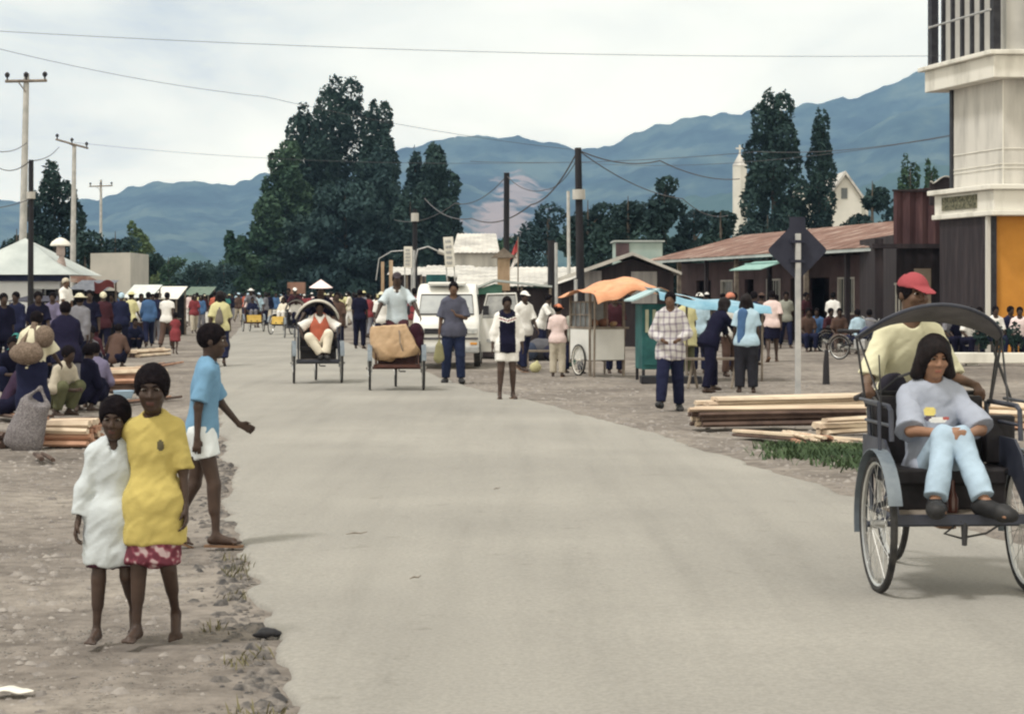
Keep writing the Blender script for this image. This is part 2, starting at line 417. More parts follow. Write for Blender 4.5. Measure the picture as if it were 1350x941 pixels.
        A(cap(hp(0, .082, .012), hp(0, .096, -.018), .009*s, .013*s, k=.012*s))
        for q in (-1, 1): A(ell(hp(q*.073, -.005, -.004), V3(.012, .020, .030)*s, Rm, k=.006*s))
    fist = pose.get('fist', False)
    for nm, sx in (('R', -1), ('L', 1)):
        hip, kn, an, sh, el, wr = [J[q+nm] for q in ('hip', 'knee', 'ank', 'sh', 'el', 'wr')]
        A(cap(hip, kn, sp(.058), sp(.036), k=.04)); A(cap(kn, an, sp(.034), sp(.020), k=.02))
        sd_ = (an-kn)/np.linalg.norm(an-kn); thd = (kn-hip)/np.linalg.norm(kn-hip)
        back = -fwd*1.0; back = back-sd_*back.dot(sd_); back /= np.linalg.norm(back)+1e-9
        A(cap(kn+sd_*.03*Hs+back*.006*Hs, kn+sd_*.12*Hs+back*.010*Hs, sp(.030), sp(.024), k=.03))
        # foot
        fp = pose.get('foot'+nm, 0); fy = pose.get('toe'+nm, 8*sx); fd = rotz(fy+pose.get('hipyaw', 0)) @ rotx(fp) @ np.array([0, -1.0, 0]); fu = rotz(fy) @ rotx(fp) @ np.array([0, 0, 1.0])
        heel = an-fd*.024*Hs-fu*.020*Hs; ball = an+fd*.085*Hs-fu*.026*Hs
        A(cap(heel, ball, .020*Hs, .017*Hs, flat=None, k=.02)); A(cap(an, ball-fd*.02*Hs, sp(.022), .014*Hs, k=.02))
        fr = np.cross(fd, fu)
        J['foot'+nm] = (heel, ball, fd, fu, fr, an)
        if hero:
            for i in range(5):
                o_ = (i-2)*.0105*Hs; big = (i == (4 if sx < 0 else 0)); q = -1
                A(cap(ball+fr*o_*1.0-fu*.004*Hs, ball+fr*o_*1.15+fd*(.030-.004*abs(i-(4 if (sx*1 > 0) else 0)))*Hs-fu*.007*Hs, .0075*Hs, .0065*Hs, k=.006))
        else: A(cap(ball-fr*.010*Hs, ball+fr*.010*Hs+fd*.018*Hs-fu*.006*Hs, .014*Hs, .012*Hs, k=.02))
        # arm
        A(cap(sh, el, sp(.031), sp(.023), k=.03)); A(cap(el, wr, sp(.024), sp(.0155), k=.02))
        hd = pose.get('hand'+nm); hd = (wr-el)/np.linalg.norm(wr-el) if hd is None else V3(hd)/np.linalg.norm(V3(hd))
        pn = V3(pose.get('palm'+nm, (-sx, 0, 0))); pn = pn-hd*pn.dot(hd); pn /= np.linalg.norm(pn)+1e-9     # palm normal
        sdv = np.cross(hd, pn); 
        if sdv.dot(fwd) < 0 and 'thumb'+nm not in pose: sdv = -sdv
        if 'thumb'+nm in pose and sdv.dot(V3(pose['thumb'+nm])) < 0: sdv = -sdv
        hs = hh/.225*.94
        kb = wr+hd*.075*hs
        if hero:
            for i in (-1.2, -.4, .4, 1.2):
                A(cap(wr+sdv*i*.008*hs, kb+sdv*i*.019*hs, .011*hs, .0095*hs, k=.012))
            crl = pose.get('curl'+nm, pose.get('curl', 28))
            for i, fl_ in zip((1.35, .45, -.45, -1.35), (.92, 1.0, .94, .76)):
                p0 = kb+sdv*i*.0195*hs; c1 = rad(crl*(1.0+.08*(1-i))); d1 = hd*math.cos(c1)+pn*math.sin(c1); p1 = p0+d1*.034*fl_*hs
                c2 = c1*2.1; d2 = hd*math.cos(c2)+pn*math.sin(c2); p2 = p1+d2*.024*fl_*hs; c3 = c1*2.9; d3 = hd*math.cos(c3)+pn*math.sin(c3); p3 = p2+d3*.016*fl_*hs
                A(cap(p0, p1, .0088*hs, .0080*hs, k=.003)); A(cap(p1, p2, .0080*hs, .0074*hs, k=.003)); A(cap(p2, p3, .0074*hs, .0064*hs, k=.003))
            t0 = wr+hd*.020*hs+sdv*.014*hs; t1 = t0+(hd*.6+sdv*.65+pn*.35)*.032*hs; t2 = t1+(hd*.85+sdv*.15+pn*.5)*.034*hs
            A(cap(t0, t1, .0120*hs, .0095*hs, k=.008)); A(cap(t1, t2, .0095*hs, .0075*hs, k=.004))
        else:
            A(cap(wr+hd*.02*hs, kb, .024*hs, .028*hs, flat=(pn, .5), k=.015))
            c1 = rad(30); d1 = hd*math.cos(c1)+pn*math.sin(c1)
            if vox < .02:
                for i in (1.35, .45, -.45, -1.35):
                    A(cap(kb+sdv*i*.017*hs, kb+sdv*i*.018*hs+d1*.058*hs, .0105*hs, .009*hs, k=.002))
            else: A(cap(kb, kb+d1*.055*hs, .026*hs, .018*hs, flat=(pn, .6), k=.02))
            A(cap(wr+hd*.02*hs+sdv*.015*hs, wr+hd*.06*hs+sdv*.038*hs+pn*.01*hs, .012*hs, .009*hs, k=.01))
        J['hand'+nm] = kb
    lipm = LIPT if tone == 'tan' else LIPD
    paint = []
    mats_ = [skin(tone)]
    if hero:
        mats_ += [lipm]
        lc = hp(0, .094, -.0555)
        paint = [lambda c: (np.abs((c-lc) @ hr) < .019*s) & (np.abs((c-lc) @ hu) < .0095*s) & (np.abs((c-lc) @ hf) < .020*s)]
    b = sdf('body', body, vox, mats_, root, paint=paint)
    if hero:
        for q in (-1, 1):
            eo = MB(); c = hp(q*.030, .0735, .0125); n_ = 10
            vs = []; fs = []
            for i in range(7):
                th = math.pi*i/6
                for j in range(n_):
                    ph = 2*math.pi*j/n_; vs.append(c+(hr*math.sin(th)*math.cos(ph)*1.25+hu*math.sin(th)*math.sin(ph)*.62+hf*math.cos(th))*.0115*s)
            mi = []
            for i in range(6):
                for j in range(n_): fs.append((i*n_+j, i*n_+(j+1) % n_, (i+1)*n_+(j+1) % n_, (i+1)*n_+j)); mi.append(1 if i < 2 else 0)
            eo.v = [tuple(v) for v in vs]; eo.f = fs; eo.m = mi
            eo.build('eye', [EYEW, IRIS], root, smooth=True)
            br = MB(); br.tube([hp(q*.014, .093, .030), hp(q*.032, .088, .036), hp(q*.050, .072, .031)], [.0030*s, .0036*s, .002*s], 6)
            br.build('eyebrow', HAIR, root, smooth=True)
    ctx = dict(J=J, Hs=Hs, hh=hh, s=s, hp=hp, hc=hc, hr=hr, hf=hf, hu=hu, Rm=Rm, Pv=Pv, Wst=Wst, Ch=Ch, Nk=Nk, SH=SH, spine=spine, fwd=fwd, lat=lat, sp=sp, root=root, vox=vox, shw=shw, w=w)
    # hair
    if hair:
        t = dict(short=.010, afro=.016, bob=.022, long=.014, thin=.006)[hair]*s
        hpz = [ell(hp(0, -.012, .030), V3(.074, .092, .088)*s+t, Rm, k=.02)]
        face = [dict(ell(hp(0, .075, -.040), V3(.062+.0*t, .075, .088)*s, Rm, k=.012*s), op=-1)]
        if hair in ('short', 'thin', 'afro'):
            neckc = (hp(0, 0, -.048), -hu)
            hpz[0]['clip'] = [(hp(0, 0, -.052), -hu)]
            face = [dict(ell(hp(0, .085, -.036), V3(.066, .075 if hair != 'afro' else .085, .080)*s, Rm, k=.02*s), op=-1)]
            sdf('hair', hpz+face, vox, HAIR, root, disp=(.0030 if hair == 'afro' else .002)*s if vox < .02 else 0, dscale=120)
        else:
            L = -.105 if hair == 'bob' else -.20
            for q in (-1, 1):
                hpz.append(cap(hp(q*.052, -.018, .02), hp(q*.074, -.012, L+.02), .036*s, .034*s, flat=(hr, .75), k=.03*s))
                hpz.append(cap(hp(q*.016, .058, .080), hp(q*.070, .040, -.01), .024*s, .016*s, k=.02*s))
                hpz.append(cap(hp(q*.078, -.01, -.02), hp(q*.104, -.008, L+.01), .034*s, .030*s, k=.03*s))
            hpz.append(cap(hp(0, -.05, .0), hp(0, -.06, L+.01), .062*s, .060*s, flat=(hf, .7), k=.03*s))
            face = [dict(ell(hp(0, .085, -.030), V3(.054, .075, .083)*s, Rm, k=.010*s), op=-1)]
            sdf('hair', hpz+face, vox, HAIRS, root, disp=.003*s, dscale=60, dstretch=.25)
    hm = hatmat
    if hat == 'cap':
        c = [ell(hp(0, -.008, .034), V3(.086, .104, .094)*s, Rm, k=.01, clip=[(hp(0, 0, .042), -hu)]),
             cap(hp(0, .075, .048), hp(0, .135, .034), .060*s, .052*s, flat=(hu+hf*.25, .16), k=.01)]
        sdf('cap', c, min(vox, .010), hm, root)
    elif hat == 'brim':
        c = [ell(hp(0, -.008, .05), V3(.088, .105, .085)*s, Rm, k=.01, clip=[(hp(0, 0, .050), -hu)]),
             cap(hp(-.01, 0, .052), hp(.01, 0, .052), .155*s, flat=(hu, .10), k=.02)]
        sdf('hat', c, min(vox, .012), hm, root)
    elif hat == 'cone':
        m_ = MB(); m_.tube([hp(0, 0, .055), hp(0, 0, .20)], [.22*s, .01*s], 14); m_.build('hat', hm, root, smooth=True)
    elif hat == 'wrap':
        sdf('headscarf', [ell(hp(0, -.015, .035), V3(.090, .110, .098)*s, Rm, k=.02, clip=[(hp(0, .03, .01), -hu+hf*.4)]), ell(hp(0, -.10, .0), V3(.04, .04, .05)*s, Rm, k=.02)], vox, hm, root, disp=.004, dscale=40)
    # garments
    if bottom:
        g = []; infl = bottom.get('loose', .012); ln = bottom['len']; kd = bottom.get('kind', 'trousers')
        g.append(cap(Pv-lat*.035*Hs*w, Pv+lat*.035*Hs*w, sp(.062), flat=((0, 1, 0), .9), k=.04, inf=infl))
        g.append(cap(Pv, Pv+spine*.075*Hs, sp(.078), sp(.072), flat=(fwd, .70), k=.04, inf=infl*.7, clip=[(Pv+spine*.085*Hs, spine)]))
        if kd == 'trousers':
            for nm in 'RL':
                hip, kn, an = J['hip'+nm], J['knee'+nm], J['ank'+nm]; fl_ = bottom.get('flare', 1.0)
                td = (kn-hip)/np.linalg.norm(kn-hip); sd2 = (an-kn)/np.linalg.norm(an-kn)
                if ln < 1:
                    e_ = hip+(kn-hip)*ln; g.append(cap(hip, e_+td*.03, sp(.060), (sp(.048)+.004)*fl_, k=.03, inf=infl, clip=[(e_, td)]))
                else:
                    g.append(cap(hip, kn, sp(.060), sp(.040), k=.03, inf=infl))
                    e_ = kn+(an-kn)*min(1.02, ln-1); g.append(cap(kn, e_+sd2*.03, sp(.040), (sp(.026)+.010)*fl_, k=.02, inf=infl, clip=[(e_, sd2)]))
        else:
            mk = (J['kneeR']+J['kneeL'])/2; ma = (J['ankR']+J['ankL'])/2
            if ln <= 1: c_ = Pv+(mk-Pv)*ln
            else: c_ = mk+(ma-mk)*(ln-1)
            for nm in 'RL':
                hip, kn, an = J['hip'+nm], J['knee'+nm], J['ank'+nm]; dq = (c_-Pv)/np.linalg.norm(c_-Pv)
                g.append(cap(hip, kn, sp(.062), sp(.056), k=.10, inf=infl, clip=[(c_, dq)]))
                if ln > 1: g.append(cap(kn, an, sp(.056), sp(.050), k=.10, inf=infl, clip=[(c_, dq)]))
            dd = (c_-Pv)/np.linalg.norm(c_-Pv); g.append(cap(Pv, c_+dd*.05, sp(.082), sp(.104)*bottom.get('flare', 1.0), flat=((0, 1, 0), .76), k=.04, inf=infl, clip=[(c_, dd)]))
        nm_ = bottom.get('name', 'trousers' if kd == 'trousers' else 'skirt')
        sdf(nm_, g, vox, bottom['mat'], root, disp=(.007 if vox < .02 else .004), dscale=16, dstretch=.45, seed=H*5+loc[0])
    if top:
        g = []; infl = top.get('loose', .012); sl = top.get('sleeve', .7); hem = top.get('hem', .04); fl_ = top.get('flare', 1.0)
        hemP = Pv-spine*hem*Hs if lean < 45 else Pv-spine*hem*Hs*.3
        down = -spine if 'down' not in top else V3(top['down'])
        if 'down' in top: down = down/np.linalg.norm(down); hemP = Pv+down*hem*Hs
        for q in (-1, 1):
            g.append(cap(Nk-spine*.016*Hs+lat*q*.014*Hs, SH+lat*q*shw*.92-spine*.012*Hs, sp(.027), sp(.033), k=.04, inf=.009))
        g.append(cap(Ch, SH-spine*.015*Hs, sp(.090), sp(.080), flat=(fwd, .64), k=.05, inf=infl))
        g.append(cap(Pv, Ch, sp(.092)*(1+(fl_-1)*.5), sp(.092), flat=(fwd, .70), k=.05, inf=infl))
        if hem > .02:
            for nm in 'RL':
                hip, kn = J['hip'+nm], J['knee'+nm]
                g.append(cap(hip, hip+(kn-hip)*min(.95, .15+hem*2.6), sp(.060), sp(.052)*fl_, k=.06, inf=infl+bottom.get('loose', .012)*.6+.004 if bottom else infl, clip=[(hemP, down)]))
            g.append(cap(Pv-lat*.035*Hs*w, Pv+lat*.035*Hs*w, sp(.064), flat=((0, 1, 0), .9), k=.05, inf=infl+.010, clip=[(hemP, down)]))
        if hem > .01: g.append(cap(Pv, hemP+down*.04, sp(.094)*(1+(fl_-1)*.5), sp(.095)*fl_, flat=(fwd, .80 if hem < .08 else .90), k=.06, inf=infl+(.008 if hem > .08 else .003), clip=[(hemP, down)]))
        for nm in 'RL':
            sh, el, wr = J['sh'+nm], J['el'+nm], J['wr'+nm]
            if sl <= 0: continue
            ud = (el-sh)/np.linalg.norm(el-sh); fd2 = (wr-el)/np.linalg.norm(wr-el)
            if sl < 1:
                e_ = sh+(el-sh)*sl; g.append(cap(sh, e_+ud*.02, sp(.030)+.004, (sp(.030)+infl*1.3)*top.get('sflare', 1.1), k=.03, inf=.004, clip=[(e_, ud)]))
            else:
                g.append(cap(sh, el, sp(.031)+.004, sp(.028)+infl*.9, k=.03, inf=.004)); e_ = el+(wr-el)*min(1.0, sl-1)
                g.append(cap(el, e_+fd2*.02, sp(.028)+infl*.9, sp(.022)+.006, k=.03, inf=.004, clip=[(e_, fd2)]))
        # neckline
        g.append(dict(ell(Nk+spine*.030*Hs+fwd*.020*Hs, V3(.046, .052, .048)*Hs*w, None, k=.006), op=-1))
        if top.get('vneck'): g.append(dict(cap(Nk+fwd*.05*Hs, Nk-spine*.055*Hs+fwd*.075*Hs, .030*Hs, .006*Hs, k=.008), op=-1))
        ms = [top['mat']]+[a for a, _ in top.get('paint', [])]
        pt = [(lambda c, f=f: f(c, ctx)) for _, f in top.get('paint', [])]
        sdf(top.get('name', 'shirt'), g, vox, ms, root, disp=(.0058 if vox < .02 else .004)*top.get('wr', 1), dscale=21, dstretch=.45, paint=pt, seed=H*3+loc[1])
        if top.get('collar'):
            for q in (-1, 1):
                cm = [cap(Nk+spine*.012*Hs+lat*q*.040*Hs-fwd*.015*Hs, Nk-spine*.012*Hs+lat*q*.026*Hs+fwd*.040*Hs, .013*Hs, .014*Hs, k=.004)]
                sdf('collar', cm, min(vox, .010), top.get('cmat', top['mat']), root)
    if shoes is not None:
        for nm in 'RL':
            heel, ball, fd, fu, fr, an = J['foot'+nm]
            if shoes == 'sandal':
                m_ = MB(); a = heel-fd*.03*Hs-fu*.022*Hs; b2 = ball+fd*.045*Hs-fu*.018*Hs
                m_.prism([a-fr*.022*Hs, a+fr*.022*Hs, (a+b2)/2+fr*.024*Hs, b2+fr*.030*Hs-fd*.02*Hs, b2+fr*.012*Hs, b2-fr*.012*Hs, b2-fr*.03*Hs-fd*.02*Hs, (a+b2)/2-fr*.024*Hs], -fu*.010*Hs)
                m_.tube([ball-fr*.026*Hs-fu*.012*Hs, ball+fu*.016*Hs, ball+fr*.026*Hs-fu*.012*Hs], .004, 6)
                m_.build('sandal', SOLE, root)
            else:
                sdf('shoe', [cap(heel-fu*.002, ball, .028*Hs, .028*Hs, k=.02), cap(ball-fr*.008*Hs, ball+fd*.034*Hs-fu*.004-fr*.006*Hs, .027*Hs, .021*Hs, k=.02), cap(ball+fr*.008*Hs, ball+fd*.030*Hs-fu*.004+fr*.006*Hs, .027*Hs, .021*Hs, k=.02), cap(an-fu*.01*Hs, ball-fd*.03*Hs, .026*Hs, .018*Hs, k=.02)],
                    min(vox, .014), shoes, root)
    if extra: extra(ctx)
    return root
# ------------------------------------------------------------------ setting: ground, road, hills
rng = np.random.RandomState(11)
def vnoise2(x, y, seed=0):
    xi = np.floor(x).astype(int); yi = np.floor(y).astype(int); fx = x-xi; fy = y-yi
    fx = fx*fx*(3-2*fx); fy = fy*fy*(3-2*fy)
    def h(a, b):
        n = (a*374761393+b*668265263+seed*982451653) & 0x7fffffff; n = (n ^ (n >> 13))*1274126177 & 0x7fffffff
        return ((n ^ (n >> 16)) & 0xffff)/65535.0
    return (h(xi, yi)*(1-fx)+h(xi+1, yi)*fx)*(1-fy)+(h(xi, yi+1)*(1-fx)+h(xi+1, yi+1)*fx)*fy
def fbm(x, y, oct=5, seed=0):
    a = 0; w = .5
    for i in range(oct): a = a+w*vnoise2(x*2**i, y*2**i, seed+i*17); w *= .5
    return a
# road edges, measured (X at distance Y)
EL = np.array([(2.0, .5), (5.5, -.25), (7.81, -.80), (10, -1.18), (12.3, -1.56), (15, -2.0), (18.6, -2.55), (25, -3.55), (38.6, -5.5), (55, -7.8), (70, -9.7), (103, -13.6), (160, -21), (400, -53), (900, -118)])
ER = np.array([(2.0, 5.1), (5.5, 4.75), (9, 4.2), (13.4, 3.27), (17.0, 2.62), (20.2, 2.15), (24, 1.55), (31, .28), (36, -.87), (45, -2.1), (60, -4.3), (80, -7.2), (103, -10.2), (160, -17.5), (400, -49), (900, -112)])
def xl(y): return np.interp(y, EL[:, 0], EL[:, 1])
def xr(y): return np.interp(y, ER[:, 0], ER[:, 1])
def edge_noise(y, s): return .16*(fbm(y*1.1, y*0+s, 4, s)-.5)*2*np.interp(y, [4, 30, 90], [1, 1, .5])+.10*(fbm(y*5, y*0+s, 3, s+3)-.5)

def ground_h(x, y):
    l = xl(y); r = xr(y); d = np.maximum(l-x, x-r)            # distance outside the road
    o = np.clip(d/.8, 0, 1)
    b = (fbm(x*.35, y*.35, 4, 5)-.47)*.16+(fbm(x*2.2, y*2.2, 3, 9)-.45)*.045
    h = o*b-.010-.016*(d < .0)
    fade = np.clip((130-y)/60, 0, 1)
    return h*fade-.012*(1-fade)*1.0-.004*np.clip((y-130)/100, 0, 1)
xs = np.concatenate([-np.geomspace(5100, 13, 26), np.arange(-12.6, 13, .14), np.geomspace(13.2, 5100, 26)])
ys = np.concatenate([np.linspace(-40, 4, 8), np.arange(4.2, 52, .14), np.geomspace(52.3, 5120, 70)])
gx, gy = np.meshgrid(xs, ys); gz = ground_h(gx, gy)
Vg = np.stack([gx.ravel(), gy.ravel(), gz.ravel()], 1)
W = len(xs); idx = np.arange((len(ys)-1)*(W-1)); ii = idx//(W-1); jj = idx % (W-1); a = ii*W+jj
Fg = np.stack([a, a+1, a+W+1, a+W], 1)

def ground_mat():
    m = bpy.data.materials.new('dirt'); m.use_nodes = True; t = m.node_tree; ns = t.nodes; L = t.links; b = ns['Principled BSDF']
    b.inputs['Roughness'].default_value = .95; b.inputs['Specular IOR Level'].default_value = .15
    c = ns.new('ShaderNodeTexCoord')
    def noise(s, d=5, r=.6):
        n = ns.new('ShaderNodeTexNoise'); n.inputs['Scale'].default_value = s; n.inputs['Detail'].default_value = d; n.inputs['Roughness'].default_value = r
        L.new(c.outputs['Object'], n.inputs['Vector']); return n
    def ramp(src, els):
        r = ns.new('ShaderNodeValToRGB'); r.color_ramp.elements[0].position = els[0][0]; r.color_ramp.elements[0].color = (*els[0][1], 1)
        r.color_ramp.elements[1].position = els[-1][0]; r.color_ramp.elements[1].color = (*els[-1][1], 1)
        for p_, c_ in els[1:-1]: q = r.color_ramp.elements.new(p_); q.color = (*c_, 1)
        L.new(src, r.inputs[0]); return r
    def mix(f, a_, b_, typ='MIX'):
        x = ns.new('ShaderNodeMix'); x.data_type = 'RGBA'; x.blend_type = typ
        if isinstance(f, float): x.inputs[0].default_value = f
        else: L.new(f, x.inputs[0])
        L.new(a_, x.inputs[6]); L.new(b_, x.inputs[7]); return x.outputs[2]
    n1 = noise(.35); r1 = ramp(n1.outputs['Fac'], [(.35, (.152, .133, .120)), (.5, (.222, .197, .177)), (.66, (.298, .268, .238))])
    n2 = noise(5, 6, .7); r2 = ramp(n2.outputs['Fac'], [(.30, (.55, .54, .54)), (.5, (.95, .95, .95)), (.72, (1.3, 1.3, 1.3))])
    base = mix(1.0, r1.outputs[0], r2.outputs[0], 'MULTIPLY')
    v = ns.new('ShaderNodeTexVoronoi'); v.inputs['Scale'].default_value = 26; v.inputs['Randomness'].default_value = 1; L.new(c.outputs['Object'], v.inputs['Vector'])
    rv = ramp(v.outputs['Distance'], [(.10, (1, 1, 1)), (.34, (0, 0, 0))])
    n3 = noise(2.3); r3 = ramp(n3.outputs['Fac'], [(.44, (0, 0, 0)), (.60, (1, 1, 1))])
    mm = ns.new('ShaderNodeMath'); mm.operation = 'MULTIPLY'; L.new(rv.outputs[0], mm.inputs[0]); L.new(r3.outputs[0], mm.inputs[1])
    stone = ns.new('ShaderNodeHueSaturation'); stone.inputs['Saturation'].default_value = .12; stone.inputs['Value'].default_value = .62
    L.new(v.outputs['Color'], stone.inputs['Color'])
    c2 = mix(mm.outputs[0], base, stone.outputs[0])
    ma = ns.new('ShaderNodeMath'); ma.operation = 'MULTIPLY'; ma.inputs[1].default_value = .6; L.new(mm.outputs[0], ma.inputs[0])
    c3 = mix(ma.outputs[0], base, c2)
    L.new(c3, b.inputs['Base Color'])
    ad = ns.new('ShaderNodeMath'); ad.operation = 'ADD'; L.new(n2.outputs['Fac'], ad.inputs[0]); L.new(mm.outputs[0], ad.inputs[1])
    bp = ns.new('ShaderNodeBump'); bp.inputs['Strength'].default_value = .85; bp.inputs['Distance'].default_value = .035
    L.new(ad.outputs[0], bp.inputs['Height']); L.new(bp.outputs[0], b.inputs['Normal'])
    return m
tag(mesh_np('ground', Vg, Fg, ground_mat(), smooth=True), kind='structure')

def road_mat():
    m = bpy.data.materials.new('worn_asphalt'); m.use_nodes = True; t = m.node_tree; ns = t.nodes; L = t.links; b = ns['Principled BSDF']
    b.inputs['Roughness'].default_value = .88; b.inputs['Specular IOR Level'].default_value = .25
    c = ns.new('ShaderNodeTexCoord')
    mp_ = ns.new('ShaderNodeMapping'); mp_.inputs['Rotation'].default_value = (0, 0, rad(-9)); mp_.inputs['Scale'].default_value = (1.6, .10, 1); L.new(c.outputs['Object'], mp_.inputs[0])
    def noise(s, d=5, r=.6, v=c.outputs['Object']):
        n = ns.new('ShaderNodeTexNoise'); n.inputs['Scale'].default_value = s; n.inputs['Detail'].default_value = d; n.inputs['Roughness'].default_value = r; L.new(v, n.inputs['Vector']); return n
    def ramp(src, els):
        r = ns.new('ShaderNodeValToRGB'); r.color_ramp.elements[0].position = els[0][0]; r.color_ramp.elements[0].color = (*els[0][1], 1)
        r.color_ramp.elements[1].position = els[-1][0]; r.color_ramp.elements[1].color = (*els[-1][1], 1)
        for p_, c_ in els[1:-1]: q = r.color_ramp.elements.new(p_); q.color = (*c_, 1)
        L.new(src, r.inputs[0]); return r
    def mul(a_, b_):
        x = ns.new('ShaderNodeMix'); x.data_type = 'RGBA'; x.blend_type = 'MULTIPLY'; x.inputs[0].default_value = 1; L.new(a_, x.inputs[6]); L.new(b_, x.inputs[7]); return x.outputs[2]
    r1 = ramp(noise(.30, 4, .55).outputs['Fac'], [(.34, (.262, .251, .232)), (.52, (.292, .280, .257)), (.68, (.326, .312, .286))])
    r2 = ramp(noise(1.6, 5, .6, mp_.outputs[0]).outputs['Fac'], [(.32, (.90, .90, .90)), (.5, (1, 1, 1)), (.7, (1.05, 1.05, 1.05))])
    n3 = noise(40, 6, .8); r3 = ramp(n3.outputs['Fac'], [(.3, (.76, .76, .76)), (.62, (1.10, 1.10, 1.10))])
    n4 = noise(3.5, 6, .75); r4 = ramp(n4.outputs['Fac'], [(.27, (.74, .73, .72)), (.40, (1, 1, 1))])
    col = mul(mul(mul(r1.outputs[0], r2.outputs[0]), r3.outputs[0]), r4.outputs[0])
    L.new(col, b.inputs['Base Color'])
    bp = ns.new('ShaderNodeBump'); bp.inputs['Strength'].default_value = .35; bp.inputs['Distance'].default_value = .01
    L.new(n3.outputs['Fac'], bp.inputs['Height']); L.new(bp.outputs[0], b.inputs['Normal'])
    return m
ry = np.concatenate([np.arange(2.0, 60, .07), np.geomspace(60.2, 700, 120)]); nu = 14
L_ = xl(ry)+edge_noise(ry, 1); R_ = xr(ry)+edge_noise(ry, 8)*.8
tt = np.array([0, .004, .012, .03, .08, .18, .32, .5, .68, .82, .92, .97, .988, .996, 1.0])
rx = L_[:, None]*(1-tt)+R_[:, None]*tt
rz_ = .030*np.sin(np.pi*tt)[None, :]**.6+.006+(fbm(rx*.25, ry[:, None]*.1+0*rx, 2, 40)-.5)*.006
rz_ = np.where((tt[None, :] == 0) | (tt[None, :] == 1), -.05, np.where((tt[None, :] < .01) | (tt[None, :] > .99), .002, rz_))
V = np.stack([rx.ravel(), (ry[:, None]+0*rx).ravel(), rz_.ravel()], 1)
W = nu+1; idx = np.arange((len(ry)-1)*nu); ii = idx//nu; jj = idx % nu; a = ii*W+jj
tag(mesh_np('road', V, np.stack([a, a+1, a+W+1, a+W], 1), road_mat(), smooth=True), kind='structure')

# stones and crumbs along the verges (nobody could count them)
def scatter_stones(n, fn, name, m, smin, smax, seed):
    r = np.random.RandomState(seed)
    base = np.array([(1, 0, -.2), (.3, .95, -.2), (-.8, .6, -.2), (-.8, -.6, -.2), (.3, -.95, -.2), (.5, .1, .55), (-.3, .35, .6), (-.2, -.4, .5)])
    fc = np.array([(0, 1, 5), (1, 6, 5), (1, 2, 6), (2, 3, 6), (3, 7, 6), (3, 4, 7), (4, 0, 7), (0, 5, 7), (5, 6, 7)])
    Vs = []; Fs = []; 
    for i in range(n):
        x, y = fn(r); s = smin*(smax/smin)**(r.rand()**2.2)
        z = float(ground_h(np.array([x]), np.array([y]))[0]); a = r.rand()*6.28; c, q = math.cos(a), math.sin(a)
        b = base*(np.array([1+r.rand()*.7, 1, .5+r.rand()*.5])*s)*(1+r.rand(8, 1)*.35)
        Vs.append(np.stack([b[:, 0]*c-b[:, 1]*q+x, b[:, 0]*q+b[:, 1]*c+y, b[:, 2]+z+s*.12], 1)); Fs.append(fc+8*i)
    return tag(mesh_np(name, np.concatenate(Vs), np.concatenate(Fs), m), kind='stuff')
STONE = mat('stone', (.15, .135, .13), (.36, .33, .305), rough=.9, scale=9, lo=.3, hi=.75, bump=.3)
STONED = mat('tar_crumbs', (.05, .048, .05), (.20, .18, .165), rough=.95, scale=14, bump=.4)
def f1(r):
    y = 7+r.rand()**1.7*34; x = float(xl(y))-.15-abs(r.randn())*1.7-r.rand()*1.2; return x, y
scatter_stones(5200, f1, 'gravel', STONE, .006, .032, 1)
def f2(r):
    y = 6.5+r.rand()**1.5*16; x = float(xl(y)+edge_noise(np.array([y]), 1)[0])-.03-abs(r.randn())*.11; return x, y
scatter_stones(800, f2, 'road_edge_rubble', STONED, .010, .042, 2)
def f3(r):
    y = 14+r.rand()**1.4*26; x = float(xr(y))+.1+r.rand()**1.4*6.5; return x, y
scatter_stones(3000, f3, 'gravel', STONE, .010, .040, 3)

# grass blades
def grass(name, spots, m, hh, seed, wd=.006):
    r = np.random.RandomState(seed); V = []; Fc = []; k = 0
    for (x, y, n, sp_) in spots:
        for _ in range(n):
            px = x+r.randn()*sp_; py = y+r.randn()*sp_*1.3; a = r.rand()*6.28; h = hh*(.4+r.rand()); ln = h*(.3+r.rand()*.7)
            z = float(ground_h(np.array([px]), np.array([py]))[0]); dx, dy = math.cos(a), math.sin(a)
            q = np.array([(px-dy*wd, py+dx*wd, z), (px+dy*wd, py-dx*wd, z), (px+dy*wd*.7+dx*ln*.5, py-dx*wd*.7+dy*ln*.5, z+h*.7), (px+dx*ln, py+dy*ln, z+h)])
            V.append(q); Fc.append([k, k+1, k+2, k+3]); k += 4
    return tag(mesh_np(name, np.concatenate(V), np.array(Fc), m), kind='stuff')
GR = mat('grass_green', (.035, .065, .032), (.085, .13, .060), rough=.8, scale=1.3, rnd=.0)
GRD = mat('grass_dry', (.09, .085, .05), (.20, .18, .10), rough=.85, scale=2.3)
r_ = np.random.RandomState(5)
sp_ = []
for i in range(18):
    y = 6.5+r_.rand()**1.3*6; x = float(xl(y))-.05-abs(r_.randn())*.12; sp_.append((x, y, 16, .045))
grass('verge_grass', sp_, GRD, .045, 6, .004)
sp_ = [(X(1040+i*7+r_.randn()*6, 20.2)+r_.randn()*.03, 20.2+r_.randn()*.7, 150, .15) for i in range(18)]+[(X(1120, 19.6), 19.7, 100, .15), (X(1180, 19.8), 20, 100, .2)]
def weed_patch():
    o = grass('weed_patch', sp_, GR, .075, 8, .010); return o
weed_patch()

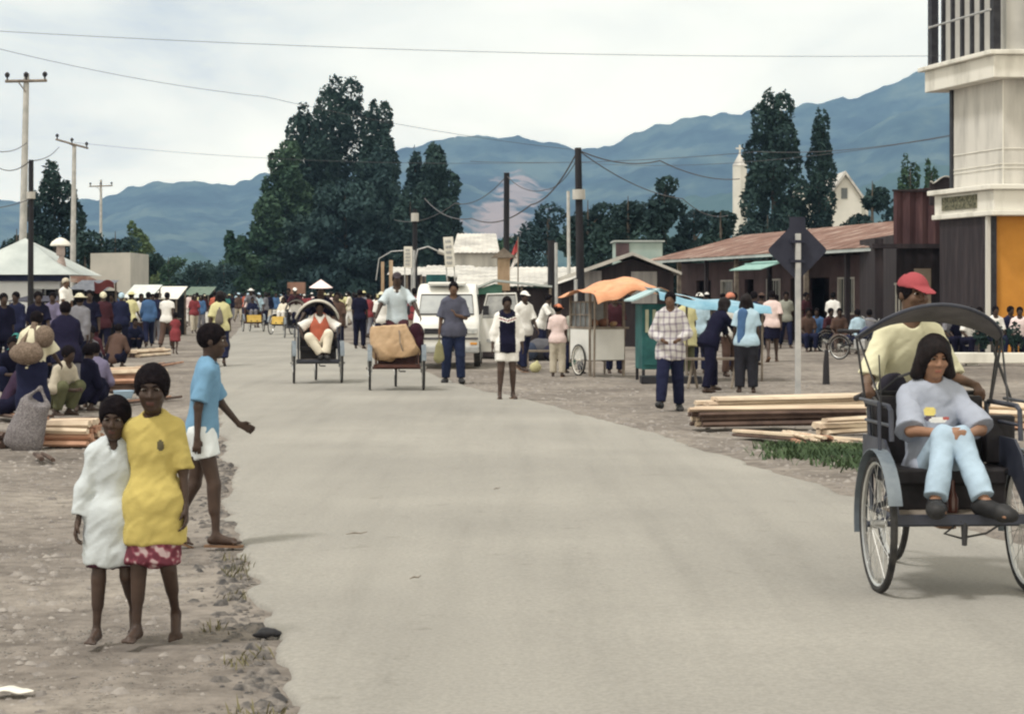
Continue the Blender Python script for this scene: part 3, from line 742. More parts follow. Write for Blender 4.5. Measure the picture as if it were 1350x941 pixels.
# hills -----------------------------------------------------------
def hill_mat(name, c1, c2, c3, slide=None):
    m = bpy.data.materials.new(name); m.use_nodes = True; t = m.node_tree; ns = t.nodes; L = t.links; b = ns['Principled BSDF']
    b.inputs['Roughness'].default_value = .95; b.inputs['Specular IOR Level'].default_value = .05
    c = ns.new('ShaderNodeTexCoord')
    n = ns.new('ShaderNodeTexNoise'); n.inputs['Scale'].default_value = .006; n.inputs['Detail'].default_value = 9; n.inputs['Roughness'].default_value = .65; L.new(c.outputs['Object'], n.inputs[0])
    r = ns.new('ShaderNodeValToRGB'); L.new(n.outputs['Fac'], r.inputs[0]); r.color_ramp.elements[0].position = .38; r.color_ramp.elements[0].color = (*c1, 1)
    r.color_ramp.elements[1].position = .62; r.color_ramp.elements[1].color = (*c3, 1); q = r.color_ramp.elements.new(.5); q.color = (*c2, 1)
    src = r.outputs[0]
    if slide:
        for (p, rr) in slide:
            mp_ = ns.new('ShaderNodeMapping'); mp_.vector_type = 'POINT'; mp_.inputs['Location'].default_value = (-p[0]/rr[0], -p[1]/rr[1], -p[2]/rr[2]); mp_.inputs['Scale'].default_value = (1/rr[0], 1/rr[1], 1/rr[2])
            L.new(c.outputs['Object'], mp_.inputs[0]); ln = ns.new('ShaderNodeVectorMath'); ln.operation = 'LENGTH'; L.new(mp_.outputs[0], ln.inputs[0])
            n2 = ns.new('ShaderNodeTexNoise'); n2.inputs['Scale'].default_value = .018; n2.inputs['Detail'].default_value = 6; L.new(c.outputs['Object'], n2.inputs[0])
            ma = ns.new('ShaderNodeMath'); ma.operation = 'MULTIPLY_ADD'; ma.inputs[1].default_value = 2.6; ma.inputs[2].default_value = -1.3; L.new(n2.outputs['Fac'], ma.inputs[0])
            ad = ns.new('ShaderNodeMath'); ad.operation = 'ADD'; L.new(ln.outputs['Value'], ad.inputs[0]); L.new(ma.outputs[0], ad.inputs[1])
            rr_ = ns.new('ShaderNodeValToRGB'); rr_.color_ramp.elements[0].position = .55; rr_.color_ramp.elements[0].color = (1, 1, 1, 1); rr_.color_ramp.elements[1].position = 1.1 if False else .98; rr_.color_ramp.elements[1].color = (0, 0, 0, 1)
            L.new(ad.outputs[0], rr_.inputs[0])
            x = ns.new('ShaderNodeMix'); x.data_type = 'RGBA'; L.new(rr_.outputs[0], x.inputs[0]); L.new(src, x.inputs[6]); x.inputs[7].default_value = (.34, .26, .24, 1); src = x.outputs[2]
    L.new(src, b.inputs['Base Color'])
    return m
def hills(name, prof, Yr, Y0, Y1, m, seed, amp=.16, x0=-700, x1=2100, ny=150, nx=420):
    px = np.linspace(x0, x1, nx); pr = np.interp(px, [p[0] for p in prof], [p[1] for p in prof])
    t = np.linspace(0, 1, ny); Yv = Y0+(Y1-Y0)*t; tr = (Yr-Y0)/(Y1-Y0)
    PX, T = np.meshgrid(px, t); Yg = Y0+(Y1-Y0)*T; Xg = (PX-675)/F*Yg
    peak = CH+(HZ-np.interp(PX, px, pr))/F*Yr
    up = np.clip(T/tr, 0, 1); dn = np.clip((1-T)/(1-tr), 0, 1)
    base = np.where(T <= tr, up**1.25, dn**1.0)
    g = np.abs(fbm(Xg/420+.25*fbm(Yg/300, Xg/300, 3, seed+9), Yg/1500, 5, seed)-.5)*2
    g2 = fbm(Xg/130, Yg/210, 4, seed+4)-.5
    env = np.clip(np.sin(np.pi*np.clip(up, 0, 1)), 0, 1) if False else np.where(T <= tr, np.sin(np.pi*up)**.7, .2)
    Zg = peak*base*(1-amp*2.6*env*(g))+peak*amp*.35*g2*env-2
    # far ridges keep their profile with fine tree-scale roughness
    Zg = Zg+(fbm(Xg/30, Yg/30, 3, seed+7)-.5)*26*np.clip(base*2, 0, 1)
    Zg = np.maximum(Zg, -30)
    Vv = np.stack([Xg.ravel(), Yg.ravel(), Zg.ravel()], 1); idx = np.arange((ny-1)*(nx-1)); ii = idx//(nx-1); jj = idx % (nx-1); a = ii*nx+jj
    return tag(mesh_np(name, Vv, np.stack([a, a+1, a+nx+1, a+nx], 1), m, smooth=True), kind='structure')
g1, g2_, g3 = (.014, .034, .052), (.040, .075, .088), (.105, .145, .13)
far = [(-700, 150), (-300, 200), (0, 262), (60, 268), (100, 262), (125, 263), (155, 252), (190, 241), (215, 238), (240, 239), (270, 236), (300, 242), (322, 233), (345, 226), (372, 226), (430, 215), (520, 196), (560, 186), (600, 178), (640, 177), (690, 181), (735, 187), (775, 196), (800, 189), (828, 178), (860, 166), (885, 159), (930, 152), (975, 148), (1030, 141), (1065, 134), (1105, 130), (1142, 122), (1165, 110), (1200, 96), (1225, 88), (1300, 74), (1500, 60), (2100, 150)]
sl = [(P(684, 238, 3600), (55, 1500, 55)), (P(655, 285, 3400), (60, 1500, 48)), (P(610, 320, 3300), (40, 1500, 26))]
hills('mountains', far, 4650, 3000, 5100, hill_mat('mountain', g1, g2_, g3, sl), 3)
near = [(-700, 330), (0, 352), (120, 345), (200, 340), (262, 333), (300, 345), (340, 352), (420, 330), (560, 300), (700, 318), (860, 270), (1000, 238), (1120, 246), (1220, 212), (1300, 206), (1500, 190), (2100, 240)]
hills('foothills', near, 3100, 2200, 3700, hill_mat('foothill', (.028, .06, .05), (.045, .085, .065), (.07, .11, .08)), 23, amp=.13, ny=100)
midh = [(-700, 300), (0, 320), (100, 300), (200, 292), (300, 300), (400, 268), (500, 262), (600, 240), (700, 262), (790, 236), (900, 206), (1010, 200), (1110, 184), (1200, 142), (1300, 130), (1600, 120), (2100, 200)]
hills('middle_ridge', midh, 3850, 2600, 4500, hill_mat('ridge', g1, g2_, g3, sl), 41, amp=.18, ny=120)

# the air
hz = MB(); hz.bb((-5200, -44, -46), (5200, 5150, 700))
hm = bpy.data.materials.new('haze_air'); hm.use_nodes = True; hn = hm.node_tree; hn.nodes.clear()
ho = hn.nodes.new('ShaderNodeOutputMaterial'); hv = hn.nodes.new('ShaderNodeVolumePrincipled'); hv.inputs['Density'].default_value = 1.6e-4
hv.inputs['Color'].default_value = (.38, .62, .98, 1); hv.inputs['Anisotropy'].default_value = 0.0
hn.links.new(hv.outputs[0], ho.inputs['Volume'])
tag(hz.build('haze', hm), kind='stuff')

# ------------------------------------------------------------------ trees
def leafmat(key, c1, c2): return mat(key, c1, c2, rough=.75, scale=.22, detail=7, spec=.15, lo=.34, hi=.66)
LF = dict(dark=leafmat('leaf_dark', (.011, .026, .029), (.034, .066, .054)), blue=leafmat('leaf_bluegreen', (.014, .032, .040), (.042, .080, .076)),
          green=leafmat('leaf_green', (.020, .050, .034), (.060, .105, .062)), light=leafmat('leaf_light', (.06, .10, .045), (.14, .19, .09)))
BARK = mat('bark', (.06, .05, .042), (.13, .11, .09), rough=.9, scale=2, bump=.5)
def crown_mesh(lobes, n, ls, seed, parent, m, droop=0.0):
    r = np.random.RandomState(seed); vol = np.array([(l[1][0]*l[1][1]+l[1][0]*l[1][2]) for l in lobes]); pr_ = vol/vol.sum()
    k = r.choice(len(lobes), n, p=pr_); C = np.array([l[0] for l in lobes])[k]; Rr = np.array([l[1] for l in lobes])[k]
    d = r.randn(n, 3); d /= np.linalg.norm(d, axis=1)[:, None]; rr = (.35+.65*r.rand(n)**.45)*(1+.10*r.randn(n)); 
    # small clumps
    nc = max(8, n//18); cd = r.randn(nc, 3); cd /= np.linalg.norm(cd, axis=1)[:, None]; ck = r.randint(0, nc, n)
    d = d*.42+cd[ck]*.72; d /= np.linalg.norm(d, axis=1)[:, None]; rr = rr*.35+(.62+.42*r.rand(nc))[ck]*.65
    Pn = C+d*Rr*rr[:, None]
    a = r.randn(n, 3)+d*.8; a /= np.linalg.norm(a, axis=1)[:, None]; u = np.cross(a, r.randn(n, 3)); u /= np.linalg.norm(u, axis=1)[:, None]; v = np.cross(a, u)
    s = ls*(.6+.8*r.rand(n))[:, None]; v = v.copy(); v[:, 2] -= droop
    Q = np.stack([Pn-u*s, Pn+v*s*.55, Pn+u*s, Pn-v*s*.55], 1).reshape(-1, 3)
    return mesh_np('crown', Q, np.arange(4*n).reshape(n, 4), m, parent)
def tree(name, label, px, Y, top, wpx, kind='poplar', leaf='dark', n=3000, group=None, ls=.22, seed=1, nl=16, base=.12, xoff=0.0):
    """one tree: foot at pixel column px, distance Y, top at pixel row top, crown wpx wide"""
    r = np.random.RandomState(seed); H = Zh(top, Y); Wd = wpx/F*Y/2*dict(poplar=1.38, oval=1.15, wide=1.4)[kind]
    t = empty(name, (X(px, Y), Y, 0), 0, label, 'tree', group)
    lobes = []
    for i in range(nl):
        f = (i+.5)/nl
        if kind == 'poplar':
            env = math.sqrt(max(.06, 1-((f-.38)/.66)**2)) if f > .38 else .82+.18*f/.38; z = H*(base+(1-base)*f*.97)
            rx = Wd*(.44+.14*r.rand())*max(.40, env); rzz = H*(1-base)/nl*1.9
            an = i*2.4+r.rand(); off = Wd*.52*env
        elif kind == 'oval':
            env = math.sqrt(max(.05, 1-((f-.45)/.62)**2)); z = H*(base+(1-base)*f*.92); rx = Wd*(.42+.15*r.rand())*env; rzz = H*(1-base)/nl*1.5+rx*.25; an = i*2.4+r.rand(); off = Wd*.58*env
        else:  # wide irregular
            an = i*2.4+r.rand(); off = Wd*.72*math.sqrt(r.rand()); z = H*(base+(1-base)*(.06+.90*((i*.618)%1)*(1-.30*off/Wd))); rx = Wd*(.34+.16*r.rand()); rzz = rx*.72
        zz = min(z, H-rzz*(.85+.12*r.rand()))
        lobes.append(((math.cos(an)*off, math.sin(an)*off, zz), (rx, rx, rzz)))
    crown_mesh(lobes, n, ls, seed, t, LF[leaf])
    m_ = MB(); m_.tube([(0, 0, -.1), (Wd*.03, 0, H*.3), (0, Wd*.03, H*.62), (0, 0, H*.9)], [H*.020+.06, H*.015+.04, H*.009+.02, .02], 7)
    for i in range(0, nl, 2):
        c, q = lobes[i]; m_.tube([(0, 0, max(.2, c[2]-q[2]*1.1-.3)), (c[0]*.9, c[1]*.9, c[2])], [H*.006+.02, .015], 5)
    m_.build('trunk', BARK, t, smooth=True)
    return t
# the great clump left of centre
G_ = 'tall trees of the dark clump beside the road'
for i, (px, Y, top, w_, lf, lab, n_) in enumerate([
    (447, 215, 98, 78, 'dark', 'tallest dark tree, the central spire of the big clump', 9000),
    (408, 208, 136, 70, 'dark', 'dark tree with a rounded spire just left of the tallest one', 8000),
    (497, 206, 130, 50, 'dark', 'dark tree with a feathery tip just right of the tallest one', 6000),
    (378, 200, 184, 62, 'green', 'greener shoulder tree stepping down the left flank of the big clump', 6500),
    (352, 196, 258, 52, 'green', 'lower green tree at the foot of the left flank of the big clump', 4200),
    (502, 188, 192, 44, 'blue', 'narrow bluish tree forming the right edge of the big clump', 4800),
    (455, 182, 236, 96, 'blue', 'broad bluish tree in front of the middle of the big clump', 8000),
    (410, 184, 282, 86, 'dark', 'broad low dark tree in front of the left of the big clump', 5200)]):
    tree('tall_tree', lab, px, Y, top, w_, 'poplar', lf, int(n_*1.7), G_, ls=.25, seed=20+i, nl=20, base=.06)
tree('tall_tree', 'dark column-shaped tree with a flat round head right of the big clump', 576, 190, 189, 56, 'poplar', 'dark', 15000, None, ls=.24, seed=40, nl=18, base=.05)
tree('tall_tree', 'small pale spire tree leaning on the left side of the column tree', 548, 192, 196, 26, 'poplar', 'blue', 2600, None, ls=.3, seed=41, nl=14)
tree('tall_tree', 'low bushy tree filling the gap between the clump and the column tree', 541, 178, 250, 50, 'oval', 'dark', 3200, None, ls=.3, seed=43, nl=12)
tree('round_tree', 'small rounded light green tree at the far left end of the clump', 312, 180, 305, 46, 'oval', 'green', 3000, None, ls=.28, seed=44, nl=10)
# right poplars
tree('poplar_tree', 'broad tall poplar hiding the church tower', 1020, 150, 118, 70, 'poplar', 'dark', 15000, None, ls=.18, seed=50, nl=20, base=.06)
tree('poplar_tree', 'slim pointed poplar standing right of the broad one', 1081, 150, 141, 34, 'poplar', 'dark', 9000, None, ls=.15, seed=51, nl=20, base=.06)
# rows of background trees
B_ = 'trees behind the market roofs'
for i, (px, Y, top, w_, k, lf, lab, n_) in enumerate([
    (625, 150, 322, 60, 'wide', 'dark', 'low dark tree behind the white roofed hut', 1800),
    (668, 140, 300, 74, 'wide', 'green', 'green tree with open crown behind the thin dark pole', 2400),
    (722, 135, 262, 84, 'wide', 'blue', 'hazy blue-green tree between the two dark poles', 3400),
    (775, 120, 246, 76, 'wide', 'dark', 'dark tree directly behind the tallest dark pole', 3400),
    (828, 118, 240, 84, 'wide', 'dark', 'dense dark tree right of the tallest dark pole', 4200),
    (876, 116, 222, 66, 'wide', 'dark', 'dark tree with a ragged top twig above the market roof', 3200),
    (915, 118, 262, 66, 'wide', 'blue', 'lower round tree left of the church tower', 2800),
    (950, 112, 262, 58, 'wide', 'dark', 'dark bush-like tree just left of the church tower', 2400),
    (1012, 128, 268, 96, 'wide', 'dark', 'wide low dark tree at the foot of the poplars', 3400),
    (1150, 122, 218, 62, 'wide', 'dark', 'dark round-headed tree right of the white church gable', 2800),
    (1200, 128, 200, 40, 'oval', 'green', 'light green slender tree above the rusty wall panels', 2200),
    (1228, 132, 206, 26, 'oval', 'green', 'small light green tree beside the white tower', 1500),
    (1180, 118, 246, 66, 'wide', 'blue', 'low bluish tree right behind the rusty roof end', 2400)]):
    tree('background_tree', lab, px, Y, top, w_, k, lf, int(n_*1.6), B_, ls=.15, seed=60+i, nl=15, base=.12)
# left trees
L_g = 'trees behind the left market'
for i, (px, Y, top, w_, k, lf, lab, n_) in enumerate([
    (72, 130, 213, 70, 'oval', 'dark', 'tall dark tree behind the second concrete pole', 5200),
    (22, 118, 288, 60, 'wide', 'dark', 'low dark tree behind the white hut at the picture edge', 1800),
    (112, 125, 300, 66, 'wide', 'dark', 'dark leafy tree between the poles and the pale wall', 2600),
    (152, 135, 292, 60, 'wide', 'blue', 'bluish tree above the pale gable wall', 2000),
    (182, 150, 292, 44, 'oval', 'light', 'pale green fluffy tree behind the market', 2800),
    (190, 128, 326, 50, 'wide', 'dark', 'dark tree right of the pale gable wall', 2200),
    (222, 160, 330, 40, 'wide', 'green', 'small green tree with a thin leader over the crowd', 1500),
    (258, 170, 345, 60, 'wide', 'dark', 'low dark tree closing the road view', 2000),
    (295, 176, 342, 50, 'wide', 'blue', 'low tree left of the round light green tree', 1600),
    (238, 230, 352, 80, 'wide', 'blue', 'far low tree in the dip of the valley', 1400),
    (128, 104, 330, 46, 'wide', 'dark', 'dark shrub-like tree leaning over the pale wall', 1500)]):
    tree('background_tree', lab, px, Y, top, w_, k, lf, int(n_*1.5), L_g, ls=.16, seed=90+i, nl=13, base=.05)
def treeline():
    r = np.random.RandomState(3); lobes = []
    for i in range(120):
        px = -60+i*12; Y = 260+r.rand()*60; h = Y*(22+r.rand()*24)/F
        lobes.append(((X(px, Y), Y, h*.6), (Y*14/F, 3, h*.6)))
    o = crown_mesh(lobes, 14000, .5, 5, None, LF['blue']); o.name = 'distant_treeline'; tag(o, kind='stuff')
treeline()
# ------------------------------------------------------------------ materials for buildings and things
def stripes(key, c1, c2, c3, axis=(0, 1, 0), scale=6.0, rough=.8, rust=None):
    """planks / corrugation streaks running down the sheet: noise stretched along z, plus blotches"""
    st = tuple(1.0 if a else .12 for a in axis)
    return mat(key, c1, c2, col3=c3, rough=rough, scale=scale, stretch=st, lo=.3, hi=.7, bump=.3, bscale=scale*3)
RUST = mat('rusty_roof_iron', (.11, .060, .048), (.40, .33, .29), col3=(.22, .125, .10), rough=.8, scale=1.1, stretch=(1, 2.2, 1), lo=.36, hi=.68, detail=6)
TINW = mat('bright_roof_iron', (.30, .29, .28), (.62, .60, .56), rough=.55, scale=.9, lo=.3, hi=.62, detail=5, stretch=(1, 1.8, 1))
TING = mat('grey_roof_iron', (.36, .40, .40), (.52, .56, .55), rough=.6, scale=.8, detail=5)
BRN = stripes('brown_boards', (.045, .028, .028), (.12, .078, .070), (.075, .048, .046), (1, 1, 0), 5)
BRND = stripes('dark_boards', (.018, .014, .018), (.05, .038, .042), (.030, .023, .027), (1, 1, 0), 5)
MAROON = stripes('maroon_corrugated_iron', (.045, .022, .026), (.15, .085, .085), (.085, .042, .046), (1, 1, 0), 4)
PLUM = mat('plum_painted_wall', (.075, .050, .055), (.13, .088, .092), rough=.9, scale=1.2, detail=6)
CREAM = mat('cream_paint', (.50, .48, .43), (.76, .74, .68), rough=.75, scale=1.6, detail=8, stretch=(1, 1, .35), lo=.28, hi=.52)
CREAMD = mat('cream_plaster_wall', (.36, .35, .33), (.62, .60, .56), rough=.85, scale=1.5, detail=8, bump=.1, stretch=(1, 1, .22), lo=.28, hi=.55)
ORANGE = mat('ochre_orange_paint', (.50, .215, .035), (.62, .28, .05), rough=.8, scale=1, detail=5)
BLACKP = mat('black_paint', (.012, .012, .018), (.03, .03, .036), rough=.5)
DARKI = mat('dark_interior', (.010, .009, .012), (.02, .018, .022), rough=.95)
GLASS = mat('window_glass', (.05, .06, .065), (.09, .10, .10), rough=.12, spec=.6, scale=.6)
WHITEP = mat('white_enamel', (.66, .66, .64), (.78, .78, .75), rough=.45, scale=2, spec=.5)
TEAL = mat('teal_paint', (.012, .070, .075), (.03, .13, .13), rough=.7, scale=3, detail=5)
CONC = mat('concrete_pole', (.36, .36, .35), (.52, .51, .49), rough=.9, scale=3, bump=.2)
POLEW = mat('tarred_wood', (.012, .012, .016), (.035, .032, .036), rough=.85, scale=3, bump=.3, stretch=(1, 1, .1))
STEEL = mat('galvanised_steel', (.34, .35, .36), (.50, .50, .50), rough=.5, scale=5, metal=.3)
WOOD = mat('raw_wood', (.28, .19, .12), (.48, .36, .25), rough=.85, scale=3, stretch=(1, 1, .3), bump=.3)
WOODG = mat('weathered_wood', (.14, .115, .095), (.27, .23, .19), rough=.9, scale=4, bump=.3)
SIGNB = mat('sign_back', (.016, .018, .035), (.03, .033, .055), rough=.6, scale=3)
RUB = mat('tyre_rubber', (.018, .018, .02), (.045, .043, .042), rough=.85, scale=12)
FRAME = mat('painted_steel_dark_blue', (.020, .024, .040), (.045, .050, .072), rough=.45, scale=6, spec=.5)
FRAMEB = mat('black_steel', (.012, .012, .015), (.03, .03, .034), rough=.45, scale=6, spec=.5)
CHROME = mat('dull_chrome', (.45, .45, .45), (.62, .62, .60), rough=.35, metal=.8, scale=6)
SEATM = mat('black_vinyl', (.012, .011, .014), (.032, .028, .032), rough=.55, scale=5, bump=.2)

def corr(name, p00, p10, p01, p11, m, parent, pitch=.16, amp=.014, th=.012):
    """corrugated sheet: p00->p10 along the eave, p00->p01 up the slope; ribs run up the slope"""
    p00, p10, p01, p11 = map(Vector, (p00, p10, p01, p11)); n = max(8, int((p10-p00).length/pitch)*4)
    nr = (p10-p00).cross(p01-p00).normalized(); nr = -nr if nr.z < 0 else nr
    mb = MB(); mb.sheet(lambda u, v: (p00.lerp(p10, u)).lerp(p01.lerp(p11, u), v)+nr*amp*math.sin(u*n/4*2*math.pi)+Vector((0, 0, -.02*math.sin(v*math.pi))), n, 2, th)
    return mb.build(name, m, parent, smooth=True)

# ------------------------------------------------------------------ long rusty roofed market row on the right
row = empty('market_building', (X(1175, 58), 58, 0), math.atan2(.2, 1), 'long brown market row with rusty sloping iron roof', 'building')
LEN = 27.0
corr('roof', (0, -.2, 2.98), (0, LEN, 2.98), (4.2, -.2, 4.05), (4.2, LEN, 4.05), RUST, row)
corr('roof', (4.2, -.2, 4.05), (4.2, LEN, 4.05), (8, -.2, 3.0), (8, LEN, 3.0), RUST, row)
b = MB(); b.bb((.02, -.15, 2.86), (.10, LEN-.05, 2.965)); b.build('fascia', TING, row)
b = MB()
seg = 1.8; y = 0
xw = 1.5; ops = []
b.bb((xw, 0, 2.15), (xw+.12, LEN, 2.85)); b.bb((xw, 0, 0), (xw+.12, .35, 2.15))
yy = .35; k = 0; rr = random.Random(4)
while yy < LEN-2.5:
    kind = ['door', 'window', 'door', 'window', 'open'][k % 5]; w_ = {'door': 1.1, 'window': 1.5, 'open': 2.0}[kind]
    ops.append((kind, yy, yy+w_))
    if kind == 'window': b.bb((xw, yy, 0), (xw+.12, yy+w_, .95))
    g = .7+rr.random()*.9; b.bb((xw, yy+w_, 0), (xw+.12, min(LEN, yy+w_+g), 2.15)); yy += w_+g; k += 1
if yy < LEN: b.bb((xw, yy, 0), (xw+.12, LEN, 2.15))
b.bb((7.8, 0, 0), (7.9, LEN, 2.9)); b.bb((xw+.12, -.1, 0), (7.8, 0, 2.9)); b.bb((xw+.12, LEN, 0), (7.8, LEN+.1, 2.9))
b.prism([(xw, -.05, 2.9), (7.9, -.05, 2.9), (7.9, -.05, 3.02), (4.2, -.05, 3.98), (xw, -.05, 3.34)], (0, .08, 0))
b.build('wall', PLUM, row)
for i, (kind, a, c) in enumerate(ops):
    if kind == 'door' and i % 2 == 0:
        d = MB()
        for j in range(5): d.bb((xw+.05, a+.03+j*(c-a-.06)/5, .02), (xw+.09, a+.02+(j+1)*(c-a-.06)/5-.01, 2.12))
        dd = d.build('door', BRN if i % 4 else BRND, row)
        h_ = MB(); h_.cyl((xw+.02, a+.15, 1.0), (xw+.05, a+.15, 1.0), .03); h_.build('handle', CHROME, dd)
    elif kind == 'window':
        f = MB(); 
        for q in (a, c-.06): f.bb((xw-.03, q, .95), (xw+.04, q+.06, 2.15))
        for q in (.95, 2.09): f.bb((xw-.035, a+.06, q), (xw+.045, c-.06, q+.06))
        for j in range(1, 6): f.cyl((xw+.0, a+(c-a)*j/6, 1.0), (xw+.0, a+(c-a)*j/6, 2.1), .014, n=6)
        ww = f.build('window', CREAMD, row)
        p_ = MB(); p_.bb((xw+.07, a+.06, 1.01), (xw+.08, c-.06, 2.09)); p_.build('pane', GLASS, ww)
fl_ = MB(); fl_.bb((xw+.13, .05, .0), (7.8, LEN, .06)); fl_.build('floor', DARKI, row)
for i in range(8):
    p_ = MB(); y_ = .5+i*3.7; p_.bb((.22, y_, 0), (.36, y_+.14, 2.9)); p_.build('post', BRND if i % 2 else WOODG, row)
p_ = MB(); p_.bb((-.35, 9, 2.62), (.0, 12.4, 2.66)); p_.prism([(-.9, 9, 2.40), (-.9, 9, 2.43), (0, 9, 2.72), (0, 9, 2.69)], (0, 3.4, 0)); p_.build('awning', mat('pale_green_awning', (.20, .36, .34), (.30, .48, .44), rough=.7), row)

# low pale box on the roof line far behind
t = empty('shed', (X(800, 92), 92, 0), 0, 'pale flat block rising behind the low end of the rusty roof', 'shed')
b = MB(); b.bb((.4, 0, 0), (2.5, 3, 3.95)); b.build('wall', mat('pale_green_wall', (.30, .40, .38), (.42, .50, .47), scale=1), t)
b = MB(); b.bb((.4, -.06, 3.3), (1.0, -.003, 3.9)); b.build('panel', PLUM, t)
b = MB(); b.bb((.3, -.12, 3.955), (2.6, 3.1, 4.02)); b.build('roof', TING, t)

# ------------------------------------------------------------------ wooden shop with iron parapet, next to the tower
sh_ = empty('shop', (X(1178, 55.5), 55.5, 0), math.atan2(.2, 1)*.0, 'brown plank shop with tall rusty corrugated parapet', 'building')
def PX(px, Y): return X(px, Y)-X(1178, 55.5)
x0 = 0.0; x1 = PX(1330, 55.5)
zt = Zh(252, 55.5); zb = Zh(321, 55.5)
corr('parapet', (x0, 0, zb), (PX(1262, 55.5), 0, zb), (x0, .02, zt), (PX(1262, 55.5), .02, zt+.16), MAROON, sh_, pitch=.30, amp=.035, th=.01)
b = MB(); b.bb((x0-.03, -.05, zt-.01), (PX(1240, 55.5), .06, zt+.04)); b.build('parapet_rail', BRND, sh_)
b = MB(); b.bb((x0+.1, .12, 0), (x1, 6, zb+.25)); b.build('wall', BRND, sh_)
b = MB()
for j in range(9):
    a_ = PX(1243, 55.5)+j*.165; b.bb((a_, .075, .02), (a_+.155, .115, 2.05))
o = b.build('door', BRN, sh_)
b = MB(); b.bb((PX(1206, 55.5), .06, .1), (PX(1228, 55.5), .118, 2.3)); b.build('shutter', mat('tan_board', (.30, .24, .19), (.40, .33, .27), scale=2), sh_)
w_ = MB(); a_, c_ = PX(1166, 55.5), PX(1192, 55.5)
for j in range(6): w_.bb((x0+.06+j*.085, .04, .98), (x0+.10+j*.085, .08, 1.85))
w_.bb((x0+.03, .03, .92), (x0+.56, .09, .98)); w_.bb((x0+.03, .03, 1.85), (x0+.56, .09, 1.91)); w_.build('window', CREAMD, sh_)
b = MB(); b.bb((PX(1150, 55.5), -.4, 0), (PX(1161, 55.5), -.2, 3.1)); b.build('post', BRND, sh_)
b = MB(); b.bb((PX(1146, 55.5), -.5, zb-.14), (x1-.2, -.02, zb-.02)); b.build('beam', BRND, sh_)
# carved gable ornament
t = empty('ornamental_gable', (X(1247, 54.6), 54.6, 0), 0, 'dark wooden ornamental gable with white curved trim beside the tower', 'gable')
def curve(z0, s_=1.0):
    pts = []
    for i in range(25):
        u = i/24*2-1; z = .20*math.cos(u*math.pi)*.5+.05+(.06 if abs(u) > .85 else 0); pts.append((u*.42*s_, 0, z0+z))
    return pts
zc = Zh(240, 54.6)
b = MB(); c_ = curve(zc); b.prism([(-.42, 0, zc-.62), (.42, 0, zc-.62)]+[(p[0], 0, p[2]-.02) for p in c_[::-1]], (0, .12, 0)); b.build('board', BRND, t)
b = MB(); b.tube([(p[0], -.02, p[2]) for p in c_], .022, 6); b.build('trim', CREAMD, t, smooth=True)
b = MB(); b.bb((-.05, .02, 0), (.05, .12, zc-.62)); b.build('post', BRND, t)
b = MB(); b.prism([(.1, .2, zc+.05), (.42, .2, zc+.05), (.26, .2, zc+.36)], (0, .2, 0)); b.bb((.1, .2, zc-.6), (.42, .4, zc+.05)); b.build('finial', BRND, t)

# ------------------------------------------------------------------ white tower house (street face runs away from us)
tw = empty('corner_building', (X(1310, 50), 50, 0), 0, 'tall cream corner building with balcony bars and two projecting ledges', 'building')
O = Vector((X(1310, 50), 50, 0)); U = Vector((X(1217, 54)-X(1310, 50), 4.0, 0)); U.normalize()     # away along the street face
def Q(a, d, z): return (U*a+Vector((1, .02, 0)).normalized()*d)+Vector((0, 0, z))     # a: along street face (away), d: to the right
def slabq(mb, a0, a1, d0, d1, z0, z1, mi=0):
    pts = [Q(a0, d0, z0), Q(a1, d0, z0), Q(a1, d1, z0), Q(a0, d1, z0)]; mb.prism(pts, (0, 0, z1-z0), mi)
zl0, zl1 = Zh(284, 50), Zh(243, 50); zu0, zu1 = Zh(102, 50), Zh(66, 50)
b = MB(); slabq(b, 0, 4.0, 0, 8, zu0, zu1-.12); b.build('ledge', CREAM, tw, bevel=.015)
b = MB(); slabq(b, -.14, 4.15, -.14, 8, zu1-.117, zu1); b.build('ledge_cap', CREAM, tw, bevel=.02)
b = MB(); slabq(b, 0, 3.4, .0, 8, zl0+.13, zl1-.13); b.build('ledge', CREAM, tw, bevel=.015)
b = MB(); slabq(b, -.12, 3.55, -.14, 8, zl1-.127, zl1); slabq(b, -.06, 3.45, -.06, 8, zl0, zl0+.127); b.build('ledge_cap', CREAM, tw, bevel=.02)
b = MB(); slabq(b, .9, 2.9, -.03, -.004, zl0+.22, zl1-.2); b.build('plaque', mat('mottled_stone_plaque', (.03, .035, .025), (.22, .21, .14), scale=14, lo=.4, hi=.6), tw)
b = MB(); slabq(b, .45, 3.2, .42, 7.5, zl1+.003, zu0-.003); b.build('wall', CREAMD, tw)
b = MB(); slabq(b, 3.2, 3.33, .36, .52, zl1+.003, zu0-.003); b.build('post', BLACKP, tw); b = MB()
slabq(b, .38, .448, 1.15, 1.4, zl1+.003, zu0-.003); b.build('post', BLACKP, tw)
b = MB(); slabq(b, .43, .449, .42, .45, zl1, zu0-.01); 
for z_ in (zl1+.42, zl1+.52, zl1+.9): slabq(b, .43, .449, .45, 1.14, z_, z_+.02); slabq(b, .45, 3.19, .40, .418, z_, z_+.02)
b.build('moulding', CREAM, tw)
